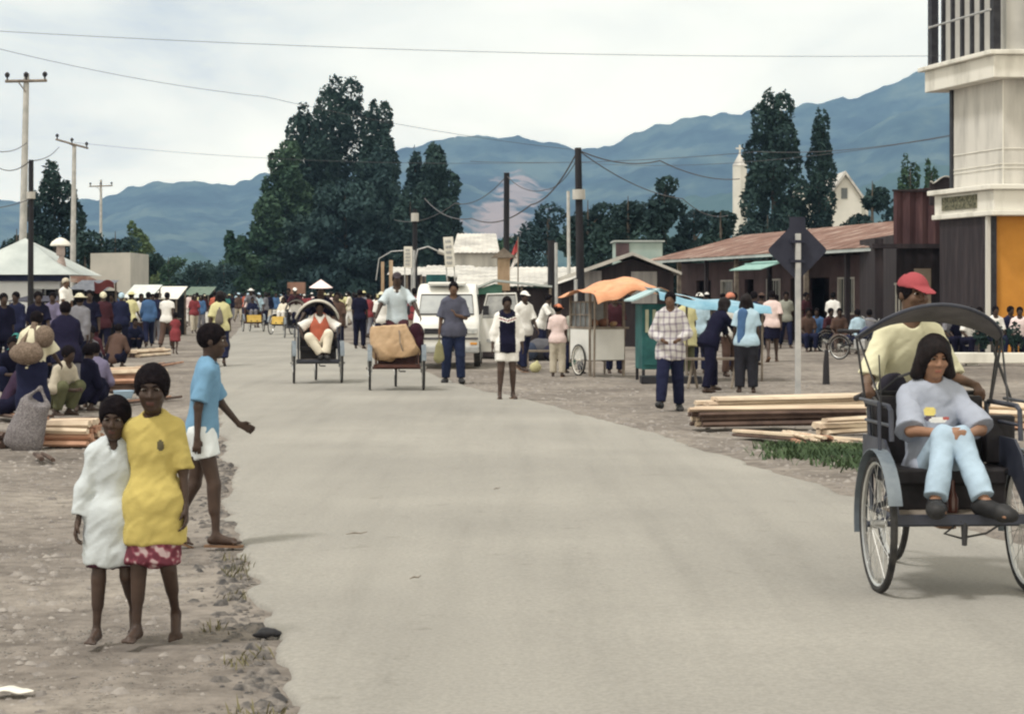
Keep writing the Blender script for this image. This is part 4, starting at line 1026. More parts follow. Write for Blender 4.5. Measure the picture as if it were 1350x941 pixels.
# balcony above
b = MB(); zt_ = zu1+3.2
slabq(b, .30, 3.9, .45, 7.5, zu1+.003, zt_); b.build('wall', mat('balcony_back_wall', (.46, .45, .43), (.58, .57, .54), scale=1), tw)
b = MB(); slabq(b, .0, .42, -.02, .40, zu1+.003, zt_) ; 
for a4 in ((3.62, 3.86, .02, .20), (-.02, .16, .9, 1.1), (.05, .25, .02, .20)):
    o = MB(); slabq(o, *a4, zu1+.003, zt_); o.build('post', BLACKP, tw)
for j in range(5):
    o = MB(); a_ = .25+3.35*(j+1)/6; slabq(o, a_, a_+.10, .06, .14, zu1+.003, zt_); o.build('balcony_bar', BLACKP, tw)
o = MB(); o.tube([Q(.1, -.03, zu1+1.0), Q(3.7, -.03, zu1+1.0)], .03, 8); o.build('handrail', STEEL, tw)
# ground floor
b = MB(); slabq(b, .551, 3.2, .05, 7.5, .0, zl0-.003); b.build('wall', BRND, tw)
b = MB(); slabq(b, .46, .549, .27, 7.5, .0, zl0-.005); b.build('front_wall', ORANGE, tw)
o = MB(); slabq(o, .36, .455, .0, .09, .0, zl0-.003); o.build('downpipe', CREAMD, tw)
o = MB(); slabq(o, .36, .455, .093, .24, .0, zl0-.003); o.build('post', BLACKP, tw)
o = MB(); slabq(o, -.2, 3.0, .5, 7.6, zt_, zt_+.2); o.build('roof', CREAM, tw)

# white low trough wall with plants in front of it
t = empty('planter_wall', (X(1310, 46), 46, 0), rad(-3), 'long low white concrete trough in front of the orange wall', 'wall')
b = MB(); b.bb((-.85, -.12, Zh(480, 46)+.02), (4, .32, Zh(465, 46))); b.build('trough', CREAM, t, bevel=.02)
for k_ in range(3): b = MB(); b.bb((-.6+k_*1.9, -.05, 0), (-.35+k_*1.9, .25, Zh(480, 46)+.017)); b.build('pier', CREAMD, t)

# ------------------------------------------------------------------ church behind the poplars
ch = empty('church', (X(1085, 175), 175, 0), 0, 'white church with a steep gable and slim tower topped by a cross', 'church')
WC = mat('white_lime_wall', (.62, .61, .56), (.74, .72, .66), scale=.5)
def CX(px): return X(px, 175)-X(1085, 175)
zr = Zh(231, 175); ze = Zh(290, 175)
b = MB(); b.prism([(CX(1094), 0, 0), (CX(1136), 0, 0), (CX(1136), 0, Zh(262, 175)), (CX(1114), 0, zr), (CX(1094), 0, Zh(262, 175))], (0, 16, 0)); b.build('wall', WC, ch)
b = MB()
b.prism([(CX(1138), -.4, Zh(264, 175)), (CX(1114), -.4, zr+.05), (CX(1114), -.4, zr+.35), (CX(1140), -.4, Zh(262, 175))], (0, 17, 0))
b.prism([(CX(1114), -.4, zr+.05), (CX(1090), -.4, Zh(264, 175)), (CX(1088), -.4, Zh(262, 175)), (CX(1114), -.4, zr+.35)], (0, 17, 0)); b.build('roof', TINW, ch)
b = MB(); b.bb((CX(1060), 2, 0), (CX(1094), 10, Zh(245, 175))); b.bb((CX(1132), 2, 0), (CX(1150), 8, Zh(268, 175))); b.build('side_wing', WC, ch)
b = MB(); b.tube([(CX(980.5), 3, 0), (CX(980.5), 3, Zh(216, 175))], .62, 8); b.build('tower', WC, ch)
b = MB(); b.tube([(CX(980.5), 3, Zh(216, 175)), (CX(980.5), 3, Zh(199, 175))], [.66, .05], 8); b.build('spire', TINW, ch)
b = MB(); b.bb((CX(980.5)-.07, 2.95, Zh(199.5, 175)), (CX(980.5)+.07, 3.05, Zh(188, 175))); b.bb((CX(980.5)-.35, 2.94, Zh(193.5, 175)), (CX(980.5)+.35, 3.06, Zh(191.5, 175))); b.build('cross', WC, ch)
b = MB(); b.bb((CX(1109), -.05, Zh(262, 175)), (CX(1117), .02, Zh(248, 175))); b.build('window', GLASS, ch)

# ------------------------------------------------------------------ middle sheds with bright roofs
def shed(px0, px1, Y, eave, ridge, depth, label, wall, roof, gable=False, base_open=None, name='market_shed', slant=0.0, roofpx=None):
    """single-pitch or gable shed; front eave at pixel row eave, ridge row ridge"""
    t = empty(name, (X(px0, Y), Y, 0), 0, label, 'shed'); w = X(px1, Y)-X(px0, Y); ze = Zh(eave, Y); zr = Zh(ridge, Y+depth)
    b = MB(); b.bb((.1, .5, 0), (w-.1, depth, min(ze, zr)-.06)); b.build('wall', wall, t)
    corr('roof', (0, 0, ze), (w, 0, ze+slant), (0, depth, zr), (w, depth, zr+slant), roof, t, pitch=.22, amp=.014)
    for q in (.12, w*.5, w-.2):
        b = MB(); b.bb((q, .1, 0), (q+.09, .2, ze-.03)); b.build('post', WOODG, t)
    return t
shed(600, 772, 72, 377, 352, 6.5, 'long dark shed with bright tin roof behind the minivan', BRND, TINW)
shed(556, 622, 80, 364, 350, 5, 'small shed with bright tin roof and teal boards by the cyclist', BRND, TINW)
b = MB(); b.bb((X(562, 79.4), 79.3, Zh(376, 79.4)), (X(588, 79.4), 79.4, Zh(362, 79.4))); b.bb((X(562, 79.4), 79.32, 0), (X(563.5, 79.4), 79.4, Zh(377, 79.4))); b.bb((X(586, 79.4), 79.32, 0), (X(587.5, 79.4), 79.4, Zh(377, 79.4)))
tag(b.build('notice_board', TEAL), 'teal board on two legs in front of the small tin shed', 'board')
shed(510, 560, 92, 362, 352, 4, 'narrow pale roofed shed behind the white sign', BRND, TINW)
# gabled brown shop with pale verge boards
t = empty('gabled_shop', (X(830, 62), 62, 0), 0, 'dark gabled shop with pale verge boards behind the food carts', 'building')
def GX(px): return X(px, 62)-X(830, 62)
b = MB(); b.prism([(GX(740), 0, 0), (GX(888), 0, 0), (GX(888), 0, Zh(361, 62)), (GX(833), 0, Zh(341, 62)), (GX(740), 0, Zh(374, 62))], (0, 8, 0)); b.build('wall', BRND, t)
b = MB(); b.prism([(GX(722), -.5, Zh(376, 62)), (GX(833), -.5, Zh(337, 62)), (GX(833), -.5, Zh(332, 62)), (GX(722), -.5, Zh(371, 62))], (0, 8.6, 0))
b.prism([(GX(833.3), -.5, Zh(337, 62)), (GX(897), -.5, Zh(362.5, 62)), (GX(897), -.5, Zh(359, 62)), (GX(833.3), -.5, Zh(333, 62))], (0, 8.6, 0)); b.build('roof', TINW, t)
for a_, c_ in ((770, 793), (832, 866)):
    b = MB(); b.bb((GX(a_), -.06, Zh(400, 62)), (GX(c_), -.003, Zh(357 if a_ < 800 else 358, 62)))
    b.build('panel', mat('grey_plank_panel', (.22, .21, .22), (.36, .35, .34), scale=4, stretch=(1, 1, .1)), t)
# small house roof behind
t = empty('house', (X(625, 100), 100, 0), 0, 'pale tin roofed house peeping over the market sheds', 'house')
b = MB(); b.bb((-1.0, .3, 0), (1.1, 4, Zh(331, 100))); b.build('wall', CREAMD, t)
corr('roof', (-1.1, 0, Zh(333, 100)), (1.25, 0, Zh(333, 100)), (-.9, 3, Zh(308, 103)), (1.05, 3, Zh(308, 103)), TINW, t, pitch=.22)
# small stall with green awning behind the van
t = empty('market_stall', (X(668, 52), 52, 0), 0, 'small stall with pale pitched roof and green panel behind the van door', 'stall')
def SX(px): return X(px, 52)-X(668, 52)
b = MB(); b.prism([(SX(620), 0, Zh(384, 52)), (SX(652), 0, Zh(371, 52)), (SX(728), 0, Zh(379, 52)), (SX(728), 0, Zh(376.5, 52)), (SX(652), 0, Zh(368, 52)), (SX(620), 0, Zh(381, 52))], (0, 2.2, 0)); b.build('roof', TING, t)
b = MB(); b.prism([(SX(628), .1, Zh(388, 52)), (SX(662), .1, Zh(388, 52)), (SX(662), .1, Zh(376, 52)), (SX(652), .1, Zh(374, 52)), (SX(628), .1, Zh(382, 52))], (0, .05, 0)); b.build('awning', mat('green_board', (.05, .13, .10), (.08, .19, .15)), t)
b = MB(); b.bb((SX(628), .3, 0), (SX(724), 2.1, Zh(383, 52))); b.build('wall', BRND, t)
for q in (624, 664, 724): b = MB(); b.bb((SX(q), .05, 0), (SX(q)+.06, .12, Zh(384 if q < 700 else 380, 52))); b.build('post', WOODG, t)
# shrine-like post with little roof
t = empty('roofed_post', (X(664, 56), 56, 0), 0, 'tan wooden post with a tiny pitched roof on top', 'post')
b = MB(); b.bb((-.17, 0, 0), (.17, .3, Zh(340, 56))); b.build('post', WOOD, t)
z_ = Zh(340, 56); b = MB(); b.prism([(-.34, -.1, z_), (.36, -.1, z_), (0, -.1, z_+.28)], (0, .5, 0)); b.build('roof', WOODG, t)
t = empty('flag', (X(683, 57), 57, 0), 0, 'red and white flag hanging limp on a thin staff beside the tan post', 'flag')
b = MB(); b.cyl((0, 0, 0), (0, 0, Zh(312, 57)), .02, n=6); b.build('staff', WOODG, t)
def flagm(z0, z1): 
    mb = MB(); mb.sheet(lambda u, v: (-.02-.22*u*(.55+.45*v), .03*math.sin(u*9)+.02*math.sin(v*5), z1+(z0-z1)*v-.25*u), 10, 6, .006); return mb
zz = Zh(316, 57); flagm(zz-.32, zz).build('red_band', cloth('flagred', (190, 70, 70)), t, smooth=True); flagm(zz-.62, zz-.325).build('white_band', cloth('flagwhite', (225, 220, 215)), t, smooth=True)

# ------------------------------------------------------------------ left side: white hut, pale gable wall, stalls
t = empty('hut', (X(12, 60), 60, 0), 0, 'white hut with grey pyramid tin roof at the edge of the market', 'hut')
def HX(px): return X(px, 60)-X(12, 60)
apx = (HX(12), 2.0, Zh(314, 62)); e0 = Zh(362, 60)
b = MB(); A_ = (HX(-72), 0, e0); B_2 = (HX(95), 0, e0); C_ = (HX(95), 4.4, e0); D_ = (HX(-72), 4.4, e0)
b.add([A_, B_2, C_, D_, apx], [(0, 1, 4), (1, 2, 4), (2, 3, 4), (3, 0, 4), (3, 2, 1, 0)]); b.build('roof', TING, t)
b = MB(); b.bb((HX(-60), .3, 0), (HX(35), 4, e0-.02)); b.bb((HX(35), .45, e0-.42), (HX(74), .6, e0-.20)); b.build('wall', mat('whitewashed_wall', (.58, .60, .63), (.68, .70, .72), scale=.8), t)
b = MB(); b.bb((HX(-64), .2, e0-.19), (HX(88), .28, e0-.022)); b.build('fascia', mat('navy_fascia', (.012, .016, .045), (.02, .026, .065)), t)
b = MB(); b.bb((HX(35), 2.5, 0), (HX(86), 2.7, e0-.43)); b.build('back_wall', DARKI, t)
b = MB(); b.bb((HX(38), .6, 0), (HX(80), 1.1, Zh(400, 60))); b.build('counter', mat('beige_counter', (.42, .35, .24), (.52, .45, .33), scale=3), t)
for q in (36, 50, 68, 84): b = MB(); b.bb((HX(q), .5, 0), (HX(q)+.06, .58, e0-.20)); b.build('post', BLACKP, t)
t = empty('gable_house', (X(145, 100), 100, 0), 0, 'pale windowless house wall standing between the left trees', 'house')
b = MB(); b.prism([(-1.0, 0, 0), (1.0, 0, 0), (1.0, 0, Zh(333, 100)), (-.95, 0, Zh(334, 100))], (0, 5, 0)); b.build('wall', mat('pale_beige_wall', (.40, .39, .36), (.50, .48, .44), scale=.8), t)
b = MB(); b.prism([(-1.9, .1, Zh(372, 100)), (-.2, .1, Zh(377, 100)), (-.2, .1, Zh(375, 100)), (-1.9, .1, Zh(352, 100)), ], (0, -.25, 0)); b.build('porch_roof', RUST, t)
# white-capped concrete gate post (carved)
t = empty('garden_pillar', (X(80, 61), 61, 0), 0, 'slim pale pillar with a white dome cap rising beside the hut roof', 'pillar')
b = MB(); b.tube([(0, 0, 0), (0, 0, Zh(350, 61)), (.03, 0, Zh(338, 61)), (0, 0, Zh(336, 61)), (0, 0, Zh(322, 61))], [.16, .16, .07, .13, .12], 10); b.build('shaft', mat('pinkish_plaster', (.36, .28, .26), (.48, .40, .38), scale=3), t, smooth=True)
z_ = Zh(323, 61); b = MB(); b.tube([(0, 0, z_-.03), (0, 0, z_), (0, 0, z_+.09), (0, 0, z_+.19), (0, 0, z_+.22)], [.30, .31, .26, .12, .02], 14); b.build('cap', CREAM, t, smooth=True)

def stall(px0, px1, Y, top, label, roofm, slope=.25, tablem=None, goods=None):
    t = empty('market_stall', (X((px0+px1)/2, Y), Y, 0), 0, label, 'stall', 'stalls of the left market'); w = (X(px1, Y)-X(px0, Y))/2; z = Zh(top, Y)
    b = MB(); b.sheet(lambda u, v: (-w+2*w*u, -1.0+2.4*v, z-slope+slope*v*1.4-.10*math.sin(math.pi*u)*math.sin(math.pi*v)), 10, 8, .012); b.build('awning', roofm, t, smooth=True)
    for sx in (-1, 1):
        for y_ in (-.9, 1.25): b = MB(); b.cyl((sx*(w-.08), y_, 0), (sx*(w-.08), y_, z-slope+slope*(y_+1)/2.4*1.4-.03), .035, n=6); b.build('post', WOODG, t)
    b = MB(); b.bb((-w+.1, -.5, .62), (w-.1, .5, .66)); 
    for sx in (-1, 1): b.bb((sx*(w-.2)-.03, -.45, 0), (sx*(w-.2)+.03, -.39, .62)); b.bb((sx*(w-.2)-.03, .39, 0), (sx*(w-.2)+.03, .45, .62))
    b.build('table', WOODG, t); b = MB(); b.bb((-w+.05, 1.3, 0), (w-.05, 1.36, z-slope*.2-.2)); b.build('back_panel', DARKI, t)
    return t
stall(96, 146, 66, 373, 'stall with a thin pale roof edge and red cloth in the left market', mat('grey_sheet', (.10, .11, .14), (.18, .19, .22)))
b = MB(); b.sheet(lambda u, v: (X(124, 64.5)+.62*u, 64.5+.1*v, Zh(371, 64.5)-.35*v*(1-.5*u)-.06*math.sin(u*7)), 8, 4, .01); tag(b.build('red_cloth', cloth('brickred', (150, 75, 75)), smooth=True), 'faded red cloth hung from the edge of a market stall roof', 'cloth')
stall(168, 206, 78, 380, 'stall under a pale blue-white awning in the left market', mat('pale_tarp', (.52, .56, .55), (.66, .70, .68)), .35)
stall(206, 240, 80, 382, 'stall under a white awning with red edge in the left market', mat('white_tarp', (.64, .62, .58), (.76, .74, .70)), .35)
stall(20, 96, 57, 392, 'low dark stall in front of the white hut', mat('dark_sheet', (.03, .03, .05), (.06, .06, .085)), .1)
stall(246, 280, 105, 381, 'small far stall with dull green awning by the road end', mat('dull_green_tarp', (.10, .15, .12), (.17, .22, .18)), .3)

# ------------------------------------------------------------------ poles and wires
def pole(name, label, pb, pt, Y, m, r0=.12, r1=.08, arm=None, band=None, group=None):
    t = empty(name, (X(pb, Y), Y, 0), 0, label, 'pole', group); top = (X(pt[0], Y)-X(pb, Y), 0, Zh(pt[1], Y))
    b = MB(); b.tube([(0, 0, -.2), top], [r0, r1], 10); o = b.build('shaft', m, t, smooth=True)
    if band:
        f0, f1 = [(top[2]-Zh(q, Y))/top[2] for q in band]; f0, f1 = 1-f0, 1-f1; b = MB(); v = Vector(top)
        b.tube([v*f0, v*f1], [r0*1.35]*2, 10); b.build('band', CREAMD, t, smooth=True)
    if arm:
        (ax0, ay0), (ax1, ay1) = arm; a0 = Vector((X(ax0, Y)-X(pb, Y), -.12, Zh(ay0, Y))); a1 = Vector((X(ax1, Y)-X(pb, Y), -.12, Zh(ay1, Y)))
        b = MB(); b.tube([a0, a1], .05, 4); b.tube([a0.lerp(a1, .3), (top[0], -.1, a0.z-.35)], .02, 4); b.build('crossarm', WOODG, t)
        for f in (.05, .5, .95):
            p = a0.lerp(a1, f); b = MB(); b.tube([p, p+Vector((0, 0, .12)), p+Vector((0, 0, .16)), p+Vector((0, 0, .24)), p+Vector((0, 0, .30))], [.025, .03, .075, .085, .03], 8); b.build('insulator', POLEW, t, smooth=True)
    return t
UP = 'utility poles'
pole('utility_pole', 'tallest concrete pole, level crossarm with three insulators, by the hut', 27, (35, 97), 68, CONC, .15, .09, ((8, 108), (63, 107)), group=UP)
pole('utility_pole', 'second concrete pole with a bent crossarm before the dark left tree', 95, (98, 190), 104, CONC, .17, .10, ((74, 184), (117, 196)), group=UP)
pole('utility_pole', 'third, small far concrete pole against the hills', 133, (133, 237), 160, CONC, .15, .09, ((118, 246), (149, 245)), group=UP)
pole('wooden_pole', 'thin dark pole standing in front of the white hut', 40, (41, 211), 54, POLEW, .085, .065, band=(253, 262))
pole('wooden_pole', 'tallest dark pole with a pale band, where the wires meet', 767, (762, 195), 54, POLEW, .13, .09, band=(250, 263))
pole('wooden_pole', 'thin dark pole rising over the tan roofed post', 667, (668, 228), 62, POLEW, .10, .09)
pole('wooden_pole', 'dark pole with white tip before the column tree', 547, (547, 276), 78, POLEW, .11, .09, band=(281, 292))
pole('wooden_pole', 'short thick dark post left of the grey pipe', 727, (727, 317), 53, POLEW, .11, .10)
pole('steel_pipe_pole', 'slim grey pipe standing by the thick dark post', 734, (733, 320), 50, STEEL, .045, .04)
pole('steel_pipe_pole', 'light grey pole in front of the hazy green tree', 751, (749, 252), 76, CONC, .08, .06)
pole('steel_pipe_pole', 'grey pipe beside the tallest dark pole', 760, (759, 368), 50, STEEL, .045, .045)
t = pole('street_lamp', 'street lamp with curved arm beside the dark pole', 545, (546, 330), 70, STEEL, .06, .05); t['category'] = 'street lamp'
b = MB(); z_ = Zh(331, 70); b.tube([(0, 0, z_-.6), (.15, 0, z_+.05), (.5, 0, z_+.15), (.95, 0, z_-.05)], .03, 6); b.build('arm', STEEL, t, smooth=True)
b = MB(); b.tube([(.85, 0, z_), (1.25, 0, z_-.14)], [.09, .06], 8); b.build('lamp_head', CREAMD, t, smooth=True)
t = empty('street_lamp', (X(508, 66), 66, 0), 0, 'lamp post on tan legs with thin curved arm left of the white sign', 'street lamp')
b = MB(); b.bb((-.14, 0, 0), (-.04, .1, Zh(345, 66))); b.build('post', WOOD, t)
b = MB(); b.bb((.12, 0, 0), (.24, .1, Zh(343, 66))); b.build('post', WOOD, t)
b = MB(); z_ = Zh(345, 66); b.tube([(-.3, 0, z_-.6), (-.2, 0, z_+.1), (.2, 0, z_+.33), (.9, 0, z_+.38)], .018, 6); b.build('arm', STEEL, t, smooth=True)

def wire(name, label, pts, r=.014, sag=.3, group='overhead wires'):
    m_ = MB()
    for (a_, b_) in zip(pts[:-1], pts[1:]):
        a_ = Vector(a_); b_ = Vector(b_); m_.tube([a_.lerp(b_, i/16)-Vector((0, 0, sag*4*(i/16)*(1-i/16))) for i in range(17)], r, 5, caps=False)
    tag(m_.build(name, WIRE, smooth=True), label, 'wire', group)
WIRE = mat('wire_black', (.07, .07, .08), (.10, .10, .11), rough=.7)
WG = mat('wire_grey', (.14, .14, .14), (.18, .18, .18), rough=.7)
pt = P(762, 198, 54)
wire('overhead_wire', 'highest wire crossing the whole sky to the cream building', [P(-60, 38, 44), P(1240, 74, 51)], .006, .2)
wire('overhead_wire', 'wire sloping down over the big clump to the tallest dark pole', [P(-40, 55, 40), P(350, 128, 47), pt], .0055, .12)
wire('overhead_wire', 'lower wire from the second concrete pole to the far right tower', [P(98, 188, 104), P(760, 214, 90), P(1252, 180, 54)], .008, .4)
wire('overhead_wire', 'thick wire falling left from the tallest dark pole', [pt, P(700, 270, 60), P(622, 288, 72), P(560, 262, 84)], .022, .3)
wire('overhead_wire', 'loose wire from the thin dark pole to the clump', [P(668, 232, 62), P(600, 268, 74), P(520, 290, 86)], .014, .3)
wire('overhead_wire', 'wire linking the thin dark pole and the tallest dark pole', [P(668, 232, 62), P(720, 250, 58), pt+Vector((0, 0, -.2))], .012, .2)
wire('overhead_wire', 'upper wire running right from the tallest dark pole', [pt, P(870, 212, 62), P(975, 236, 76)], .018, .2)
wire('overhead_wire', 'lower wire running right from the tallest dark pole', [pt, P(900, 262, 70), P(960, 284, 80)], .016, .25)
wire('overhead_wire', 'far wire crossing behind the poplars', [P(620, 213, 98), P(1000, 200, 80), P(1255, 178, 60)], .012, .2)
wire('overhead_wire', 'wire leaving the tallest concrete pole to the picture edge', [P(36, 188, 68), P(0, 200, 60), P(-60, 190, 50)], .014, .1)
wire('overhead_wire', 'twisted service wire between the first two concrete poles', [P(0, 222, 62), P(40, 212, 54), P(78, 194, 90)], .016, .15)
wire('overhead_wire', 'low wire between thin dark pole and left edge', [P(-20, 276, 50), P(41, 262, 54)], .012, .05)

# ------------------------------------------------------------------ signs
def glyphs(mb, x0, x1, z0, z1, rows, r, y=-.012):
    """small dark strokes standing for lettering too blurred to read in the photograph"""
    h = (z1-z0)/rows
    for i in range(rows):
        z = z0+h*(i+.25); x = x0
        while x < x1-.02:
            w = (x1-x0)*(.10+.12*r.random()); k_ = r.randint(0, 3)
            mb.bb((x, y, z), (min(x1, x+w*.35), y+.006, z+h*.5))
            if k_: mb.bb((x+w*.36, y, z+(h*.35 if k_ == 1 else 0)), (min(x1, x+w*.8), y+.006, z+(h*.5 if k_ == 1 else h*.14)))
            x += w
rg = random.Random(3)
INK = mat('faded_ink', (.20, .22, .26), (.30, .32, .36))
for (px, top, bot, w, Y, tilt, lab) in ((538, 325, 353, 11, 62, .0, 'upright white sign board on two thin legs behind the cyclist'), (601, 312, 352, 13, 60, .07, 'tilted white sign board on two thin legs above the minivan')):
    t = empty('sign_board', (X(px, Y), Y, 0), 0, lab, 'sign', 'white roadside sign boards'); t.rotation_euler = (0, -tilt, 0)
    hw = w/F*Y/2; z0, z1 = Zh(bot, Y), Zh(top, Y)
    b = MB(); b.bb((-hw, 0, z0), (hw, .03, z1)); b.build('board', CREAM, t)
    b = MB(); glyphs(b, -hw*.6, hw*.6, z0+.05, z1-.05, 5, rg); b.build('lettering', INK, t)
    for sx in (-1, 1): b = MB(); b.cyl((sx*hw*.8, .05, 0), (sx*hw*.8, .05, z1), .02, n=6); b.build('leg', STEEL, t)
# back of the diamond road sign
Ys = 28.2
t = empty('road_sign', (X(1052, Ys), Ys, 0), rad(4), 'back of a dark diamond warning sign on a pale grey post', 'road sign')
zc = Zh(330, Ys); R_s = .425
b = MB(); c = [(-R_s, .035, zc), (0, .035, zc-R_s), (R_s, .035, zc), (0, .035, zc+R_s)]
pts = []
for i in range(4):
    a_ = Vector(c[i]); n_ = Vector(c[(i+1) % 4]); p_ = Vector(c[i-1]); pts += [a_.lerp(p_, .08), a_.lerp(a_.lerp(p_, .08).lerp(a_.lerp(n_, .08), .5), .6), a_.lerp(n_, .08)]
b.prism(pts, (0, .008, 0)); b.bb((-.11, .038, zc+.30), (.11, .05, zc+.46)); b.build('panel', SIGNB, t)
b = MB(); b.bb((-.035, -.03, -.1), (.035, .03, Zh(308, Ys))); b.build('post', mat('pale_grey_post', (.34, .35, .37), (.50, .50, .50), scale=4), t)
for z_ in (zc+.12, zc-.15): b = MB(); b.bb((-.10, -.034, z_-.02), (.10, .036, z_+.02)); b.build('bracket', SIGNB, t)
# stump stake
b = MB(); b.tube([(X(1089, 36.3), 36.3, -.1), (X(1089, 36.3), 36.3, .35), (X(1089, 36.3)+.01, 36.3, Zh(461, 36.3))], [.07, .055, .035], 7); tag(b.build('wooden_stake', POLEW), 'short dark pointed stake standing alone on the dirt right of the sign post', 'stake')
o = sdf('tar_lump', [ell((0, 0, .012), (.042, .034, .026)), ell((.04, .012, .006), (.026, .022, .016)), ell((-.045, -.01, .004), (.028, .016, .012))], .006, BLACKP, None, disp=.006, dscale=60); o.location = (X(352, 9.62), 9.62, .0); tag(o, 'small black clod lying near the broken road edge', 'clod')
b = MB(); b.sheet(lambda u, v: ((u-.5)*.19*(1-.5*abs(2*v-1)), (v-.5)*.10, .006+.006*math.sin(u*5)), 8, 5, .003); o = b.build('paper_scrap', CREAM); o.location = (X(16, 8.25), 8.25, .005); tag(o, 'white scrap of paper on the dirt at the lower left', 'litter')

# faint marks on the road: a dark scuff and a few twigs
STAIN = mat('road_scuff', (.245, .232, .208), (.30, .287, .262), rough=.9, scale=8)
def flat_mark(pts, wd, name, label):
    V = []; Fq = []
    for i, (px, py) in enumerate(pts):
        g_ = Gp(px, py); w_ = wd*(.4+.6*math.sin(math.pi*(i+.5)/len(pts))); V += [(g_.x-.01, g_.y-w_, .0), (g_.x+.01, g_.y+w_, .0)]
        if i: k_ = 2*i; Fq.append((k_-2, k_, k_+1, k_-1))
    V = [(x, y, .030*math.sin(math.pi*min(1, max(0, (x-float(xl(y)))/(float(xr(y))-float(xl(y))))))**.6+.006+.009) for x, y, z in V]
    o = mesh_np(name, V, Fq, STAIN); tag(o, kind='structure')
for (px, py, ln, an, lab) in ((470, 713, .14, 3, 'thin dark twig lying on the road left of the middle'), (548, 773, .07, 20, 'small curled leaf lying on the road'), (655, 652, .05, 0, 'dark pebble-like scrap lying near the middle of the road')):
    b = MB(); b.tube([(-ln/2, 0, .0), (-ln*.1, .01, .008), (ln*.2, -.005, .006), (ln/2, .015, .014)], [.002, .005, .004, .002], 5); o = b.build('twig', WOODG, smooth=True); g_ = Gp(px, py); o.location = (g_.x, g_.y, .045); o.rotation_euler = (0, 0, rad(an)); tag(o, lab, 'twig')
# ------------------------------------------------------------------ pedal rickshaws
TARTAN = mat('yellow_panel', (.52, .34, .07), (.66, .46, .12), rough=.6, scale=4)
def wheel(root, c, R=.36, axis=(1, 0, 0), name='wheel', rimm=None):
    axis = Vector(axis).normalized(); c = Vector(c); u = axis.orthogonal().normalized(); w = axis.cross(u)
    b = MB(); b.ring(c, axis, R-.035, .013, 36, 6); b.cyl(c-axis*.045, c+axis*.045, .022, n=8)
    for i in range(24):
        t = 2*math.pi*i/24; s = 1 if i % 2 else -1; b.tube([c+axis*.035*s+(u*math.cos(t)+w*math.sin(t))*.02, c+(u*math.cos(t+.25*s)+w*math.sin(t+.25*s))*(R-.035)], .0022, 3, caps=False)
    o = b.build(name, rimm or CHROME, root, smooth=True)
    b = MB(); b.ring(c, axis, R-.017, .020, 40, 8); b.build('tyre', RUB, o, smooth=True)
    return o
def arc(c, R, a0, a1, plane, n=10):
    """points on an arc in the y-z plane at x=c[0]; angle 0 = +y, 90 = up"""
    return [Vector((c[0], c[1]+R*math.cos(rad(a0+(a1-a0)*i/n)), c[2]+R*math.sin(rad(a0+(a1-a0)*i/n)))) for i in range(n+1)]
